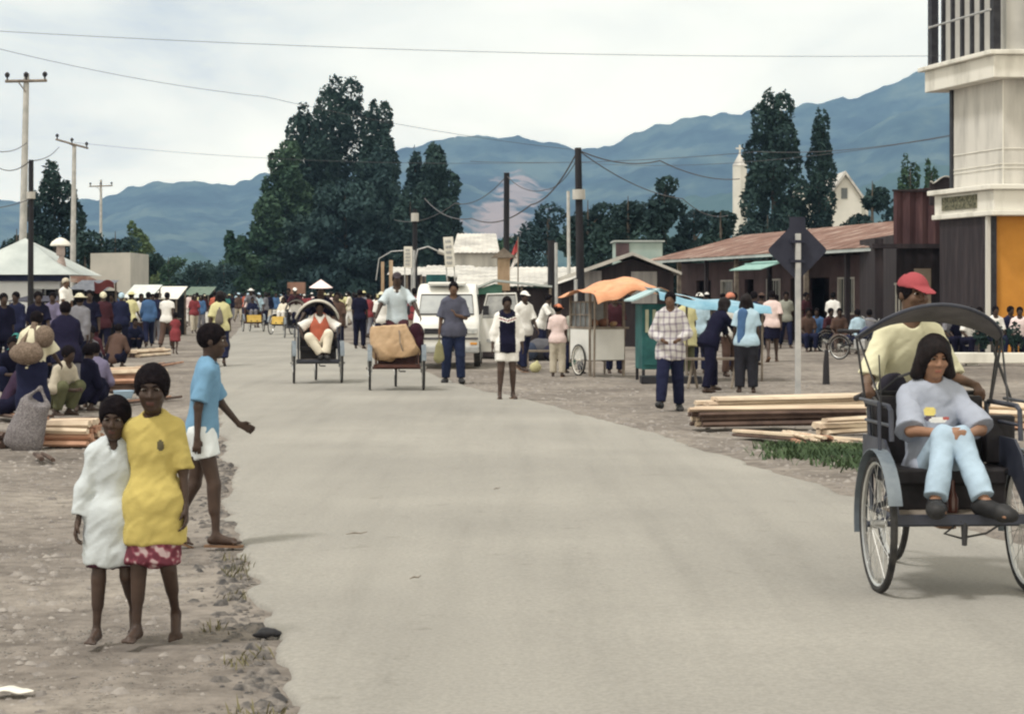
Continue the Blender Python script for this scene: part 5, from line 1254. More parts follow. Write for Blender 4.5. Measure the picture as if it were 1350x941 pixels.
def becak(loc, rz, label, group='pedal rickshaws', frm=None, hood=None, hoodm=None, front=None, seatm=None, track=.40, mud=True, sidecol=None, backrest=1.02, steer=0):
    """local: drives towards -Y, front axle above the origin"""
    frm = frm or FRAME; R = .36
    t = empty('pedal_rickshaw', loc, rz, label, 'rickshaw', group)
    for sx in (-1, 1): wheel(t, (sx*track, 0, R), R)
    wheel(t, (0, 1.28, R), R)
    f = MB()
    f.tube([(-track-.06, 0, R), (track+.06, 0, R)], .016, 8)
    f.tube([(-.33, -.22, .40), (-.33, .42, .40), (0, .72, .46), (.33, .42, .40), (.33, -.22, .40)], .018, 8)
    f.box((0, -.22, .405), (.76, .035, .05)); f.tube([(0, .30, .42), (0, .78, .44), (.0, .95, .78)], .022, 8)      # foot bar, spine
    f.tube([(0, .78, .44), (0, .86, .50), (-.045, 1.28, R)], .012, 6); f.tube([(0, .78, .44), (.045, 1.28, R)], .012, 6)
    f.tube([(-.045, 1.28, R), (0, .97, .86)], .010, 6); f.tube([(.045, 1.28, R), (0, .97, .86)], .010, 6)
    f.tube([(0, .97, .80), (0, .45, .60)], .016, 8)
    for sx in (-1, 1): f.tube([(sx*.33, .42, .40), (sx*.33, .50, .98)], .014, 6); f.tube([(sx*track, 0, R), (sx*.33, .02, .40)], .014, 6)
    f.build('frame', frm, t, smooth=True)
    b = MB(); b.box((0, -.02, .418), (.66, .40, .018)); b.build('footboard', WOODG, t)
    b = MB(); b.box((0, .26, .60), (.62, .42, .09)); b.box((0, .08, .50), (.62, .03, .16)); b.build('seat', seatm or SEATM, t, bevel=.015)
    b = MB(); b.box((0, .50, .60+(backrest-.60)/2), (.62, .06, backrest-.62), rx=rad(-6)); b.build('backrest', seatm or SEATM, t, bevel=.02)
    for sx in (-1, 1):
        b = MB(); x = sx*.345
        b.prism([(x, -.24, .43), (x, -.16, .43), (x, .10, .60), (x, .52, .60), (x, .52, .80), (x, .05, .80), (x, -.08, .72)], (.014*sx, 0, 0)); b.build('side_panel', sidecol or frm, t)
        b = MB(); b.tube([(x, .50, .98), (x, .0, .98), (x, -.05, .96), (x, -.07, .80)], .014, 8); b.tube([(x, .50, .88), (x, -.06, .88)], .010, 6)
        b.tube([(x*1.16, .40, 1.0), (x*1.16, -.02, 1.0), (x*1.16, -.04, .72)], .010, 6); b.build('armrest', frm, t, smooth=True)
        if mud:
            b = MB(); pts = arc((sx*track, 0, R), R+.035, -12, 160, 'yz', 16)
            b.sheet(lambda u, v, pts=pts: pts[int(round(u*16))]+Vector(((v-.5)*.075, 0, 0)), 16, 2, .004); b.build('mudguard', mat('mudguard_grey_blue', (.10, .125, .155), (.19, .22, .25), rough=.5), t, smooth=True)
    # handlebar (push bar behind the seat), stays, saddle, cranks
    b = MB(); b.tube([(-.33, .68, 1.0), (-.30, .60, 1.02), (.30, .60, 1.02), (.33, .68, 1.0)], .014, 8); b.tube([(-.30, .60, 1.02), (-.30, .52, .62)], .011, 6); b.tube([(.30, .60, 1.02), (.30, .52, .62)], .011, 6)
    h = b.build('handlebar', FRAMEB, t, smooth=True)
    for sx in (-1, 1): b = MB(); b.cyl((sx*.325, .665, 1.004), (sx*.345, .74, .985), .018, n=8); b.build('grip', SEATM, h, smooth=True)
    b = MB(); b.tube([(0, .86, .90), (0, .95, .925), (0, 1.06, .93), (0, 1.13, .93)], [.025, .05, .085, .08], 10); b.build('saddle', SEATM, t, smooth=True)
    b = MB(); b.ring((0.03, .78, .44), (1, 0, 0), .09, .006, 20, 5); b.tube([(.05, .78, .44), (.05, .74, .28)], .010, 6); b.tube([(-.05, .78, .44), (-.05, .82, .60)], .010, 6); b.cyl((-.06, .78, .44), (.06, .78, .44), .02, n=8)
    c = b.build('crank', FRAMEB, t, smooth=True)
    for sx, y_, z_ in ((1, .74, .28), (-1, .82, .60)): b = MB(); b.box((sx*.11, y_, z_), (.10, .07, .02)); b.build('pedal', SEATM, c)
    if hood:
        # arched cloth hood between two hoops; hood = (front hoop top, rear hoop top, half width, lower end z)
        (fy, fz), (ry, rz2), hw, ze = hood[:4]; hx_ = hood[4] if len(hood) > 4 else .9
        def hoop(yt, zt, u, w=1.0):
            a = math.pi*u; return Vector((-hw*w*math.cos(a), .50+(yt-.50)*math.sin(a)**.8, ze+(zt-ze)*math.sin(a)**hx_))
        def fn(u, v): return hoop(fy, fz, u).lerp(hoop(ry, rz2, u, .94), v)+Vector((0, 0, -.02*math.sin(v*math.pi)))
        b = MB(); b.sheet(fn, 28, 6, .006); hd = b.build('hood', hoodm, t, smooth=True)
        b = MB(); b.tube([hoop(fy, fz, i/24) for i in range(25)], .010, 6); b.build('hoop', frm if hood != 'w' else CREAM, hd, smooth=True)
        b = MB(); b.tube([hoop(ry, rz2, i/24, .94) for i in range(25)], .008, 6); b.build('hoop', frm, hd, smooth=True)
        for sx in (-1, 1): b = MB(); b.tube([(sx*hw, .50, ze), (sx*.345, .50, .95)], .007, 5); b.tube([(sx*hw, .45, ze), (sx*.345, .15, .98)], .006, 5); b.build('hood_stay', FRAMEB, t, smooth=True)
    if front:
        b = MB(); b.box((0, -.27, .56), (.60, .02, .30), rx=rad(-12)); b.build('front_panel', front, t)
    return t

# near rickshaw on the right
NB = Vector((X(1256, 10.83), 10.83, 0)); NR = math.atan2(.07, 1.1)
HOODG = mat('grey_canvas', (.13, .125, .13), (.20, .19, .19), rough=.85, scale=6, bump=.2)
nb = becak((NB.x, NB.y, 0.03), NR, 'nearest dark blue pedal rickshaw with a folded grey hood, carrying a girl', hood=((.22, 1.515), (.60, 1.425), .40, 1.335, 1.6), hoodm=HOODG, frm=FRAME)
b = MB()
for sx in (1,):
    for (a_, c_) in (((.41, .48, 1.31), (.33, .42, .98)), ((.35, .48, 1.31), (.45, .42, .98))): b.tube([a_, c_], .008, 6)
b.build('hood_stay', FRAMEB, nb, smooth=True)
b = MB(); b.box((.355, .36, .78), (.16, .10, .26)); b.box((.36, .30, .62), (.2, .3, .04)); b.build('side_bag', SEATM, nb, bevel=.01)
b = MB(); b.tube([(-.02, -.235, .40), (-.10, -.20, .33), (0, -.15, .30), (.12, -.20, .33), (.20, -.235, .39)], .006, 6); b.tube([(0, -.22, .39), (0, -.22, .27)], [.02, .014], 8); b.build('brake_linkage', FRAMEB, nb, smooth=True)
b = MB(); b.tube([(-.37, .05, .97), (-.39, .02, 1.25)], .004, 5); b.tube([(-.37, .05, .97), (-.30, .5, 1.0), (-.2, .35, 1.12), (.02, .3, 1.2)], .008, 6); b.build('brake_lever', FRAMEB, nb, smooth=True)
b = MB(); b.tube([(-.03, -.10, .43), (-.03, -.10, .50), (-.03, -.10, .54), (-.03, -.10, .60)], [.032, .034, .015, .013], 10)
o = b.build('bottle', mat('brown_bottle', (.07, .025, .02), (.10, .04, .03), rough=.2, spec=.5), smooth=True); o.location = NB; o.location.z = .03; o.rotation_euler = (0, 0, NR); tag(o, 'brown bottle standing between the feet of the girl in the near rickshaw', 'bottle')
def inb(x, y, z): p = Matrix.Rotation(NR, 3, 'Z') @ Vector((x, y, z)); return p+NB+Vector((0, 0, .03))

# passenger and rider of the near rickshaw
C_LT = cloth('greyblue_tee', (158, 166, 184), .06); C_JEAN = cloth('light_jeans', (160, 186, 208), .14)
def chest_paint(tests): return tests
def loc_of(c, ctx):   # coordinates on the chest: x across, z up from the chest centre, y front
    d = c-ctx['Ch']; return d @ ctx['lat'], d @ ctx['spine'], d @ ctx['fwd']
def prt(cx, cz, rx, rz):
    def f(c, ctx): x, z, y = loc_of(c, ctx); return (((x-cx)/rx)**2+((z-cz)/rz)**2 < 1) & (y > 0)
    return f
PY = cloth('print_yellow', (225, 205, 90)); PB_ = cloth('print_dark', (90, 80, 95)); PW = cloth('print_white', (235, 232, 225)); PR = cloth('print_red', (190, 90, 80))
person((NB.x, NB.y, .03), math.degrees(NR), 1.56, 'girl in a pale grey T-shirt and light jeans riding as passenger of the near rickshaw', tone='tan', vox=.0075, hero=True, hair='bob',
       seat=(-.03, .24, .585), shoes=SHOE, cat='person',
       build=.89, top=dict(mat=C_LT, sleeve=.98, loose=.020, hem=.03, wr=1.5, sflare=1.15, name='t_shirt', paint=[(PY, prt(-.035, .0, .032, .028)), (PB_, prt(-.03, -.035, .040, .014)), (PW, prt(.01, -.045, .05, .018)), (PR, prt(.055, -.035, .02, .010))]),
       bottom=dict(mat=C_JEAN, len=1.93, loose=.007, name='jeans', flare=1.15),
       pose=dict(lean=-10, slouch=.03, hpitch=14, hyaw=4, legR=dict(to=(-.155, -.22, .50), pole=(.22, -.5, 1)), legL=dict(to=(.10, -.24, .50), pole=(-.12, -.5, 1)), toeR=-12, toeL=30, footR=-4, footL=4,
                 armR=dict(to=(-.055, -.06, .84), pole=(-1, .5, -.6)), armL=dict(to=(.075, -.06, .84), pole=(1, .5, -.6)), palmR=(1, 0, -.2), palmL=(-1, 0, -.2), handR=(.6, -.6, -.1), handL=(-.6, -.6, -.1), curl=45))
C_CRY = cloth('pale_yellow_tee', (218, 214, 176), .06); C_RC = cloth('faded_red_cap', (160, 62, 68)); C_DKS = cloth('dark_grey_shorts', (50, 48, 56))
person((NB.x, NB.y, .03), math.degrees(NR), 1.66, 'rider in a red cap and pale yellow T-shirt pushing the near rickshaw', tone='mid', vox=.0085, hero=True, hair='short', hat='cap', hatmat=C_RC, shoes='sandal',
       seat=(.0, 1.07, .91), build=.90, top=dict(mat=C_CRY, sleeve=.98, loose=.014, hem=.03, name='t_shirt', wr=1.3, sflare=1.05), bottom=dict(mat=C_DKS, len=1.0, loose=.014, name='shorts'),
       pose=dict(lean=20, twist=0, hyaw=20, hpitch=0, legR=dict(to=(-.10, .78, .66)), legL=dict(to=(.10, .72, .36)), armR=dict(to=(-.31, .62, 1.06), pole=(-.25, .4, -1)), armL=dict(to=(.31, .62, 1.06), pole=(.25, .4, -1)),
                 handR=(0, -.8, -.5), handL=(0, -.8, -.5), palmR=(0, -.2, -1), palmL=(0, -.2, -1), curl=55))

# second rickshaw: rider in pale polo, big brown bundle
B2 = Vector((X(523, 33.6), 33.6, .03))
FR2 = mat('maroon_frame', (.05, .018, .016), (.10, .04, .03), rough=.5)
becak(B2, rad(4), 'pedal rickshaw loaded with a bulging brown carton bundle', frm=FR2, seatm=mat('maroon_vinyl', (.045, .014, .014), (.09, .03, .03), rough=.5), track=.44)
CART = mat('brown_kraft_bundle', (.36, .24, .14), (.52, .37, .24), rough=.85, scale=2.2, bump=.4)
def _pl(q, n): n = V3(n)/np.linalg.norm(V3(n)); return (V3(q), n)
o = sdf('cardboard_bundle', [ell((0, .04, .84), (.52, .34, .50), k=.02, clip=[_pl((0, 0, 1.09), (-.06, 0, 1)), _pl((-.38, 0, 0), (-1, 0, -.12)), _pl((.20, 0, 1.05), (.86, 0, .50)), _pl((.43, 0, .6), (1, 0, 0)), _pl((0, 0, .555), (.12, 0, -1)), _pl((0, -.20, .8), (0, -1, .18)), _pl((0, .30, .8), (0, 1, 0))]),
    cap((-.30, -.05, .60), (-.12, -.1, .56), .07, k=.05)], .016, CART, None, disp=.016, dscale=9, dstretch=.9)
o.location = B2; o.rotation_euler = (0, 0, rad(4)); o.scale = (.88, 1, .97); tag(o, 'bulging brown cardboard bundle tied on the front of a rickshaw', 'bundle')
b = MB(); b.tube([(.02, .02, 1.13), (.05, -.25, .95), (.06, -.27, .8), (.16, -.20, .55)], .012, 5); b.build('string', WOODG, o)
o = sdf('dark_cloth_bundle', [ell((.31, .12, .90), (.14, .18, .20)), ell((.36, .02, .75), (.09, .12, .16))], .02, cloth('dark_maroon', (52, 24, 30)), None, disp=.01)
o.location = B2; tag(o, 'dark maroon cloth stuffed beside the brown bundle on the rickshaw', 'bundle')
C_PB = cloth('pale_blue_polo', (192, 208, 218)); C_MAR = cloth('maroon_trousers', (70, 36, 40)); C_DC = cloth('dark_cap', (70, 62, 66))
person(B2, 4, 1.68, 'rider in a pale blue polo and dark cap behind the brown bundle', tone='dark', vox=.015, hair='short', hat='cap', hatmat=C_DC, shoes='sandal',
       seat=(.02, 1.02, 1.12), top=dict(mat=C_PB, sleeve=.8, loose=.016, hem=.02, vneck=True, collar=True, cmat=cloth('white_yoke', (225, 226, 222))), bottom=dict(mat=C_MAR, len=1.9, loose=.012),
       pose=dict(lean=6, hpitch=0, legR=dict(to=(-.1, .85, .42)), legL=dict(to=(.1, .75, .52)), armR=dict(to=(-.40, .62, 1.06), pole=(-1, .3, 0)), armL=dict(to=(.40, .66, 1.2), pole=(1, .3, 0))))

# third rickshaw: seated woman in orange waistcoat, white rimmed hood
B3 = Vector((X(419, 36.2), 36.2, .03)); HDARK = mat('dark_hood_cloth', (.02, .018, .026), (.06, .055, .065), rough=.8)
b3 = becak(B3, rad(7), 'pedal rickshaw with a white-rimmed dark hood and a seated woman', frm=FRAME, hood=((.06, 1.44), (.62, 1.36), .37, 1.14, 1.3), hoodm=HDARK, track=.42)
b = MB(); b.tube([Vector((-.375*math.cos(math.pi*i/24), .50+(.04-.50)*math.sin(math.pi*i/24)**.8, 1.145+(1.455-1.14)*math.sin(math.pi*i/24)**1.3)) for i in range(25)], .022, 6); b.build('hood_rim', CREAM, b3, smooth=True)
C_OR = cloth('rust_orange_vest', (190, 92, 60)); C_WH = cloth('white_shirt', (232, 230, 226), .04); C_CR = cloth('cream_trousers', (228, 218, 196), .06)
def vest(ctx):
    J = ctx['J']; Hs = ctx['Hs']; sp = ctx['sp']
    g = [cap(ctx['Pv'], ctx['Ch'], sp(.096), sp(.096), flat=(ctx['fwd'], .74), k=.05, inf=.032), cap(ctx['Ch'], ctx['SH']-ctx['spine']*.02, sp(.094), sp(.080), flat=(ctx['fwd'], .72), k=.05, inf=.026),
         dict(cap(ctx['Nk']+ctx['fwd']*.06, ctx['Ch']+ctx['spine']*.02*Hs+ctx['fwd']*.13, .055*Hs, .012, k=.01), op=-1)]
    sdf('waistcoat', g, ctx['vox'], C_OR, ctx['root'], disp=.004)
person(B3, 7, 1.56, 'woman in a rust orange waistcoat and cream trousers sitting in the white-rimmed rickshaw', tone='dark', vox=.014, hair='short', seat=(.04, .22, .68), shoes=SHOE, extra=vest,
       top=dict(mat=C_WH, sleeve=.9, loose=.022, hem=.0, sflare=1.3), bottom=dict(mat=C_CR, len=1.9, loose=.020),
       pose=dict(lean=-1, legR=dict(to=(.06, -.12, .50), pole=(-.7, -.5, 1)), legL=dict(to=(.14, -.12, .50), pole=(.2, -.6, 1)), armR=dict(to=(-.28, .02, .84), pole=(-1, .4, -.3)), armL=dict(to=(.33, .0, .84), pole=(1, .4, -.3))))
C_BLK = cloth('black', (24, 24, 42)); C_NAVY = cloth('navy', (32, 36, 62)); C_GRY = cloth('grey', (120, 120, 128)); C_PNK = cloth('pale_pink', (236, 214, 214), .05)
person(B3, 7, 1.62, 'rider in a dark shirt and pointed pale hat behind the white-rimmed rickshaw', tone='dark', vox=.016, hair='short', hat='cone', hatmat=C_PNK, seat=(.08, 1.02, .98), shoes='sandal',
       top=dict(mat=C_BLK, sleeve=.9, loose=.014), bottom=dict(mat=C_NAVY, len=1.8), pose=dict(lean=14, legR=dict(to=(-.1, .85, .42)), legL=dict(to=(.1, .75, .46)), armR=dict(to=(-.33, .68, 1.04)), armL=dict(to=(.33, .68, 1.04))))

# two far rickshaws with yellow front boards, and more behind them
for i, (px, Y, rz, lab, plab, rlab, hood) in enumerate([
    (334, 86, 14, 'far rickshaw with a yellow front board, the one nearer the left verge', 'passenger in dark clothes in the rickshaw nearer the left verge', 'rider in a pale hat on the rickshaw nearer the left verge', None),
    (371, 80, -12, 'far rickshaw with a yellow front board, the one closer to us in mid road', 'passenger in a cream top in the rickshaw closer in mid road', 'rider in a dark shirt on the rickshaw closer in mid road', None),
    (391, 74, 10, 'far rickshaw with a pale arched hood behind the orange-vested woman', 'passenger in white under the far pale arched hood', 'rider in a maroon shirt behind the far pale arched hood', ((-.02, 1.38), (.62, 1.32), .38, .98))]):
    p_ = Vector((X(px, Y), Y, .03)); becak(p_, rad(rz), lab, frm=FR2 if i == 0 else FRAME, front=TARTAN if i < 2 else None, track=.43, hood=hood, hoodm=CREAM if hood else None, sidecol=FR2 if i == 0 else FRAME)
    person(p_, rz, 1.55, plab, tone='dark', vox=.024, seat=(0, .26, .70), hair='bob' if i == 1 else 'short', top=dict(mat=[C_NAVY, C_CR, C_WH][i], sleeve=.9), bottom=dict(mat=[C_GRY, C_WH, C_BLK][i], len=1.9), shoes=SHOE,
           pose=dict(lean=-4, legR=dict(to=(-.1, -.1, .50), pole=(0, -.6, 1)), legL=dict(to=(.1, -.1, .50), pole=(0, -.6, 1)), armR=dict(to=(-.15, .05, .80)), armL=dict(to=(.15, .05, .80))))
    person(p_, rz, 1.64, rlab, tone='dark', vox=.024, seat=(0, 1.02, 1.02), hair='short', hat=['brim', None, 'cap'][i], hatmat=C_WH, top=dict(mat=[C_GRY, C_BLK, C_MAR][i], sleeve=.9), bottom=dict(mat=C_NAVY, len=1.6), shoes='sandal',
           pose=dict(lean=12, legR=dict(to=(-.1, .85, .42)), legL=dict(to=(.1, .75, .46)), armR=dict(to=(-.33, .68, 1.04)), armL=dict(to=(.33, .68, 1.04))))

# ------------------------------------------------------------------ minivan
def minivan(px, Y, rz):
    t = empty('minivan', (X(px, Y), Y, 0), rad(rz), 'white minivan parked at the road edge with its front door open', 'van')
    Wd = .72; L = 3.4
    # side profile (y from nose to tail, z)
    prof = [(0.02, .34), (0.0, .50), (.02, .92), (.10, 1.02), (.16, 1.08), (.60, 1.66), (.80, 1.76), (1.5, 1.84), (2.9, 1.83), (3.32, 1.72), (3.40, 1.1), (3.40, .36)]
    secs = [(-1.0, .93), (-.985, .97), (-.9, 1.0), (.9, 1.0), (.985, .97), (1.0, .93)]
    b = MB(); n = len(prof); xs_ = [-Wd, -Wd+.03, -Wd+.10, 0, Wd-.10, Wd-.03, Wd]; ins = [.10, .035, .0, 0, .0, .035, .10]
    for x, q in zip(xs_, ins):
        for (y, z) in prof:
            cz = 1.0; tz = max(0, (z-1.05)/.75); xx = x*(1-.12*tz); b.v.append((xx, 1.7+(y-1.7)*(1-q*.35), cz+(z-cz)*(1-q*.30) if z > 1.0 else z))
    for i in range(len(xs_)-1):
        for j in range(n): a = i*n+j; c = i*n+(j+1) % n; b.f.append((a, a+n, c+n, c)); b.m.append(0)
    b.f.append(tuple(range(n))); b.m.append(0); b.f.append(tuple(range((len(xs_)-1)*n, len(xs_)*n))[::-1]); b.m.append(0)
    body = b.build('body', WHITEP, t, smooth=True)
    def onw(u, v):   # windscreen surface between z 1.10..1.62
        y = .175+(.585-.175)*v; z = 1.10+(1.64-1.10)*v; wv = (Wd-.075)*(1-.12*max(0, (z-1.05)/.75)); return Vector(((2*u-1)*wv, y-.012, z+.012))
    b = MB(); b.sheet(lambda u, v: onw(.03+.94*u, .10+.78*v), 8, 4, .004); w_ = b.build('windscreen', mat('windscreen_glass', (.30, .32, .34), (.46, .48, .49), rough=.15, spec=.8, scale=1.2), t, smooth=True)
    b = MB(); pts = [onw(.03, .10), onw(.97, .10), onw(.97, .88), onw(.03, .88)]; b.tube([p+Vector((0, -.004, .004)) for p in pts], .014, 6, closed=True); b.build('seal', BLACKP, w_)
    b = MB(); b.tube([onw(.35, .08)+Vector((0, -.02, .02)), onw(.6, .35)+Vector((0, -.02, .02))], .007, 5); b.tube([onw(.65, .08)+Vector((0, -.02, .02)), onw(.9, .33)+Vector((0, -.02, .02))], .007, 5); b.build('wiper', BLACKP, w_)
    b = MB(); b.box((0, -.03, .40), (1.44, .10, .15)); b.build('bumper', mat('grey_bumper', (.30, .31, .32), (.42, .43, .43)), t, bevel=.03)
    b = MB(); b.box((0, -.004, .80), (1.06, .03, .12)); b.build('grille', BLACKP, t, bevel=.01)
    b = MB(); b.box((0, -.006, .64), (1.40, .02, .05)); b.build('trim_strip', mat('dark_trim', (.06, .06, .07), (.1, .1, .11)), t)
    for sx in (-1, 1):
        b = MB(); b.box((sx*.575, -.010, .80), (.22, .05, .13)); b.build('headlight', mat('lamp_glass', (.40, .42, .42), (.62, .62, .60), rough=.15, spec=.8, scale=9), t, bevel=.02)
        b = MB(); b.box((sx*.60, -.034, .53), (.15, .03, .05)); b.build('indicator', mat('amber', (.55, .22, .03), (.65, .3, .05), rough=.3), t, bevel=.01)
        for y_ in (.55, 2.75):
            b = MB(); b.tube([(sx*.60, y_, .29), (sx*.74, y_, .29)], .275, 20); wv = b.build('wheel', RUB, t, smooth=True)
            b = MB(); b.tube([(sx*.735, y_, .29), (sx*.750, y_, .29)], [.17, .15], 16); b.build('hub_cap', STEEL, wv, smooth=True)
        b = MB(); b.tube([(sx*.70, .40, 1.18), (sx*.84, .32, 1.22)], .012, 5); b.box((sx*.86, .30, 1.25), (.13, .05, .20)); b.build('mirror', BLACKP, t, bevel=.01)
        b = MB()
        for (y0, y1) in ((.70, 1.30), (1.40, 2.2), (2.3, 3.1)):
            xw_ = lambda z: sx*(Wd+.004)*(1-.12*max(0, (z-1.05)/.75))
            b.prism([(xw_(1.15), y0, 1.15), (xw_(1.15), y1, 1.15), (xw_(1.6), y1-.03, 1.6), (xw_(1.6), y0+.15*(y0 < 1), 1.6)], (-sx*.008, 0, 0))
        b.build('side_window', GLASS, t)
    b = MB(); b.box((0, -.085, .42), (.36, .008, .12)); pl = b.build('number_plate', BLACKP, t)
    # roof dome vent, small caption above the windscreen
    b = MB(); b.bb((-.42, .52, 1.80), (.42, 1.1, 1.87)); b.build('roof_visor', WHITEP, t, bevel=.03)
    # open front door, hinged at the front left corner of the vehicle (image right)
    d = MB(); hx, hy = .735, .42; a = rad(-12); R_ = Matrix.Rotation(a, 3, 'Z')
    def D(u, z): p = R_ @ Vector((u, 0, 0)); return (hx+p.x, hy+p.y, z)
    th = R_ @ Vector((0, .04, 0))
    d.prism([D(.02, .34), D(.80, .34), D(.88, .62), D(.88, 1.08), D(.0, 1.08), D(0, .5)], th); dd = d.build('door', WHITEP, t, bevel=.008)
    d = MB(); d.tube([D(.03, 1.08), D(.16, 1.60), D(.80, 1.62), D(.87, 1.08)], .022, 6); d.build('door_frame', WHITEP, dd, smooth=True)
    d = MB(); d.prism([D(.06, 1.09), D(.84, 1.09), D(.78, 1.58), D(.18, 1.57)], th*.2); d.build('pane', mat('door_glass', (.28, .29, .30), (.42, .43, .43), rough=.15, spec=.7), dd)
    d = MB(); d.prism([(lambda p: (p[0]-th.x*.3, p[1]-th.y*.3-.02, p[2]))(D(u, z)) for u, z in ((.15, .55), (.7, .55), (.7, .62), (.15, .62))], (0, -.02, 0)); d.build('door_pocket', mat('grey_lining', (.30, .31, .32), (.38, .39, .40)), dd)
    return t
van = minivan(590, 44.5, 0)
van.location.x = X(588, 44.5)

# ------------------------------------------------------------------ food carts
CARTR = rad(24)
t = empty('food_cart', (X(797, 40), 40, 0), CARTR, 'white pushcart with a glass case under an orange tarpaulin', 'food cart')
b = MB(); b.bb((-.30, -.02, .32), (.42, -.0, .92)); b.build('front_panel', WHITEP, t)
b = MB(); b.bb((-.33, .0, .32), (-.305, .9, .92)); b.build('side_panel', WHITEP, t)
b = MB(); b.bb((-.30, .02, .30), (.44, .9, .36)); b.bb((-.34, -.04, .925), (.52, .95, .965)); b.bb((.40, .02, .36), (.42, .9, .92)); b.build('shelf', WOODG, t)
for (x_, y_) in ((-.31, .01), (.42, .01), (-.31, .88), (.42, .88)):
    b = MB(); b.bb((x_-.022, y_-.022, .0 if y_ < .5 else .25), (x_+.022, y_+.022, 1.66)); b.build('post', WOODG, t)
b = MB()
for (a_, c_) in (((-.31, 0, 1.45), (.42, 0, 1.45)), ((-.31, 0, 1.2), (-.31, .88, 1.2)), ((-.31, 0, 1.45), (-.31, .88, 1.45))): b.tube([a_, c_], .014, 5)
for k_ in range(1, 4): b.tube([(-.31, k_*.22, .97), (-.31, k_*.22, 1.45)], .010, 5)
b.tube([(.06, 0, .97), (.06, 0, 1.45)], .012, 5); b.build('glass_frame', WOODG, t)
b = MB(); b.bb((-.29, .05, .97), (-.285, .86, 1.44)); b.bb((-.28, .85, .97), (.40, .86, 1.44)); b.build('glass', mat('dusty_glass', (.10, .11, .12), (.20, .21, .21), rough=.2, spec=.6, scale=3), t)
for k_, (x_, y_, r_s, cc) in enumerate(((-.12, .25, .10, (.24, .13, .08)), (.12, .30, .12, (.18, .09, .06)), (.30, .22, .08, (.30, .20, .12)), (.0, .55, .11, (.12, .07, .05)))):
    o = sdf('bread_heap', [ell((0, 0, r_s*.6), (r_s, r_s, r_s*.7)), ell((r_s*.5, .03, r_s*.9), (r_s*.5, r_s*.5, r_s*.4))], .02, mat('food_%d' % k_, cc, tuple(q*1.5 for q in cc)), None, disp=.006, dscale=30)
    o.location = t.matrix_basis @ Vector((x_, y_, .97)); o.location = (t.location.x+x_*math.cos(CARTR)-y_*math.sin(CARTR), t.location.y+x_*math.sin(CARTR)+y_*math.cos(CARTR), .967)
    tag(o, ['heap of brown fried food at the near left of the white cart', 'darkest heap of fried food in the middle of the white cart', 'small paler heap of food at the near right of the white cart', 'heap of food at the back of the white cart'][k_], 'food')
wheel(t, (-.36, .42, .31), .31, rimm=CREAM)
o = MB(); 
def tarp(u, v): x = -.52+1.62*u; y = -.75+1.8*v; z = 1.80+.17*math.exp(-((u-.60)/.30)**2)-.13*(1-u)**2-.10*u**3-.12*abs(v-.5)*2+.025*math.sin(u*17+v*5)+.02*math.sin(v*13+u*4)-(.14*max(0, (.06-v)/.06)) ; return (x, y, z)
o.sheet(tarp, 40, 26, .008); o = o.build('tarpaulin', mat('orange_tarp', (.58, .26, .14), (.74, .38, .22), rough=.6, scale=3, bump=.5, bscale=9), t, smooth=True)
for (x_, y_) in ((-.40, -.35), (.50, 1.0)): b = MB(); b.tube([(x_, y_, 0), (x_+.02, y_, 1.66)], .022, 6); b.build('pole', WOODG, t)

t = empty('food_cart', (X(860, 37.6), 37.6, 0), rad(5), 'teal pushcart with slotted doors under a pale blue awning sheet', 'food cart')
b = MB(); b.bb((-.19, 0, .22), (.42, .85, 1.42)); b.build('body', TEAL, t, bevel=.01)
for k_ in range(2):
    b = MB(); b.bb((-.15+k_*.29, -.025, .30), (.12+k_*.29, -.003, .80)); b.build('door', TEAL, t, bevel=.006)
for k_ in range(4): b = MB(); b.bb((-.13+k_*.135, -.022, .90), (-.07+k_*.135, -.003, 1.32)); b.build('slot', mat('pale_slot', (.40, .42, .30), (.5, .5, .38)), t)
for (x_, y_) in ((-.16, .03), (.40, .03), (-.16, .82), (.40, .82)): b = MB(); b.bb((x_-.025, y_-.025, 0), (x_+.025, y_+.025, .217)); b.build('leg', BLACKP, t)
b = MB(); b.prism([(-.38, -.2, 1.50), (.12, -.2, 1.72), (.52, -.2, 1.50), (.52, -.2, 1.47), (.12, -.2, 1.68), (-.38, -.2, 1.47)], (0, 1.2, 0)); b.build('roof', mat('pale_blue_board', (.32, .46, .50), (.46, .60, .62)), t)
b = MB()
def sheet2(u, v): x = .02+2.05*u; y = -.75+1.9*v; z = 1.74-.27*u**.8-.05*math.sin(math.pi*u)+.018*math.sin(u*15+v*3)-.10*(1-v)-(.13*max(0, (.06-v)/.06)); return (x, y, z)
b.sheet(sheet2, 40, 20, .008); b.build('awning_sheet', mat('pale_blue_tarp', (.15, .32, .44), (.27, .46, .58), rough=.55, scale=3, bump=.4, bscale=8), t, smooth=True)
b = MB(); b.sheet(lambda u, v: (.10+.85*u, -.36+1.7*v, 1.725-.28*u**.8+.012*math.sin(u*14)), 16, 10, .006); b.build('sheet_edge', MATS['orange_tarp'], t, smooth=True)
for (x_, y_, h_) in ((.62, -.1, 1.5), (1.15, .3, 1.45), (2.0, .6, 1.40), (2.0, -.2, 1.38)): b = MB(); b.cyl((x_, y_, 0), (x_, y_, h_), .022, n=6); b.build('pole', WOODG, t)
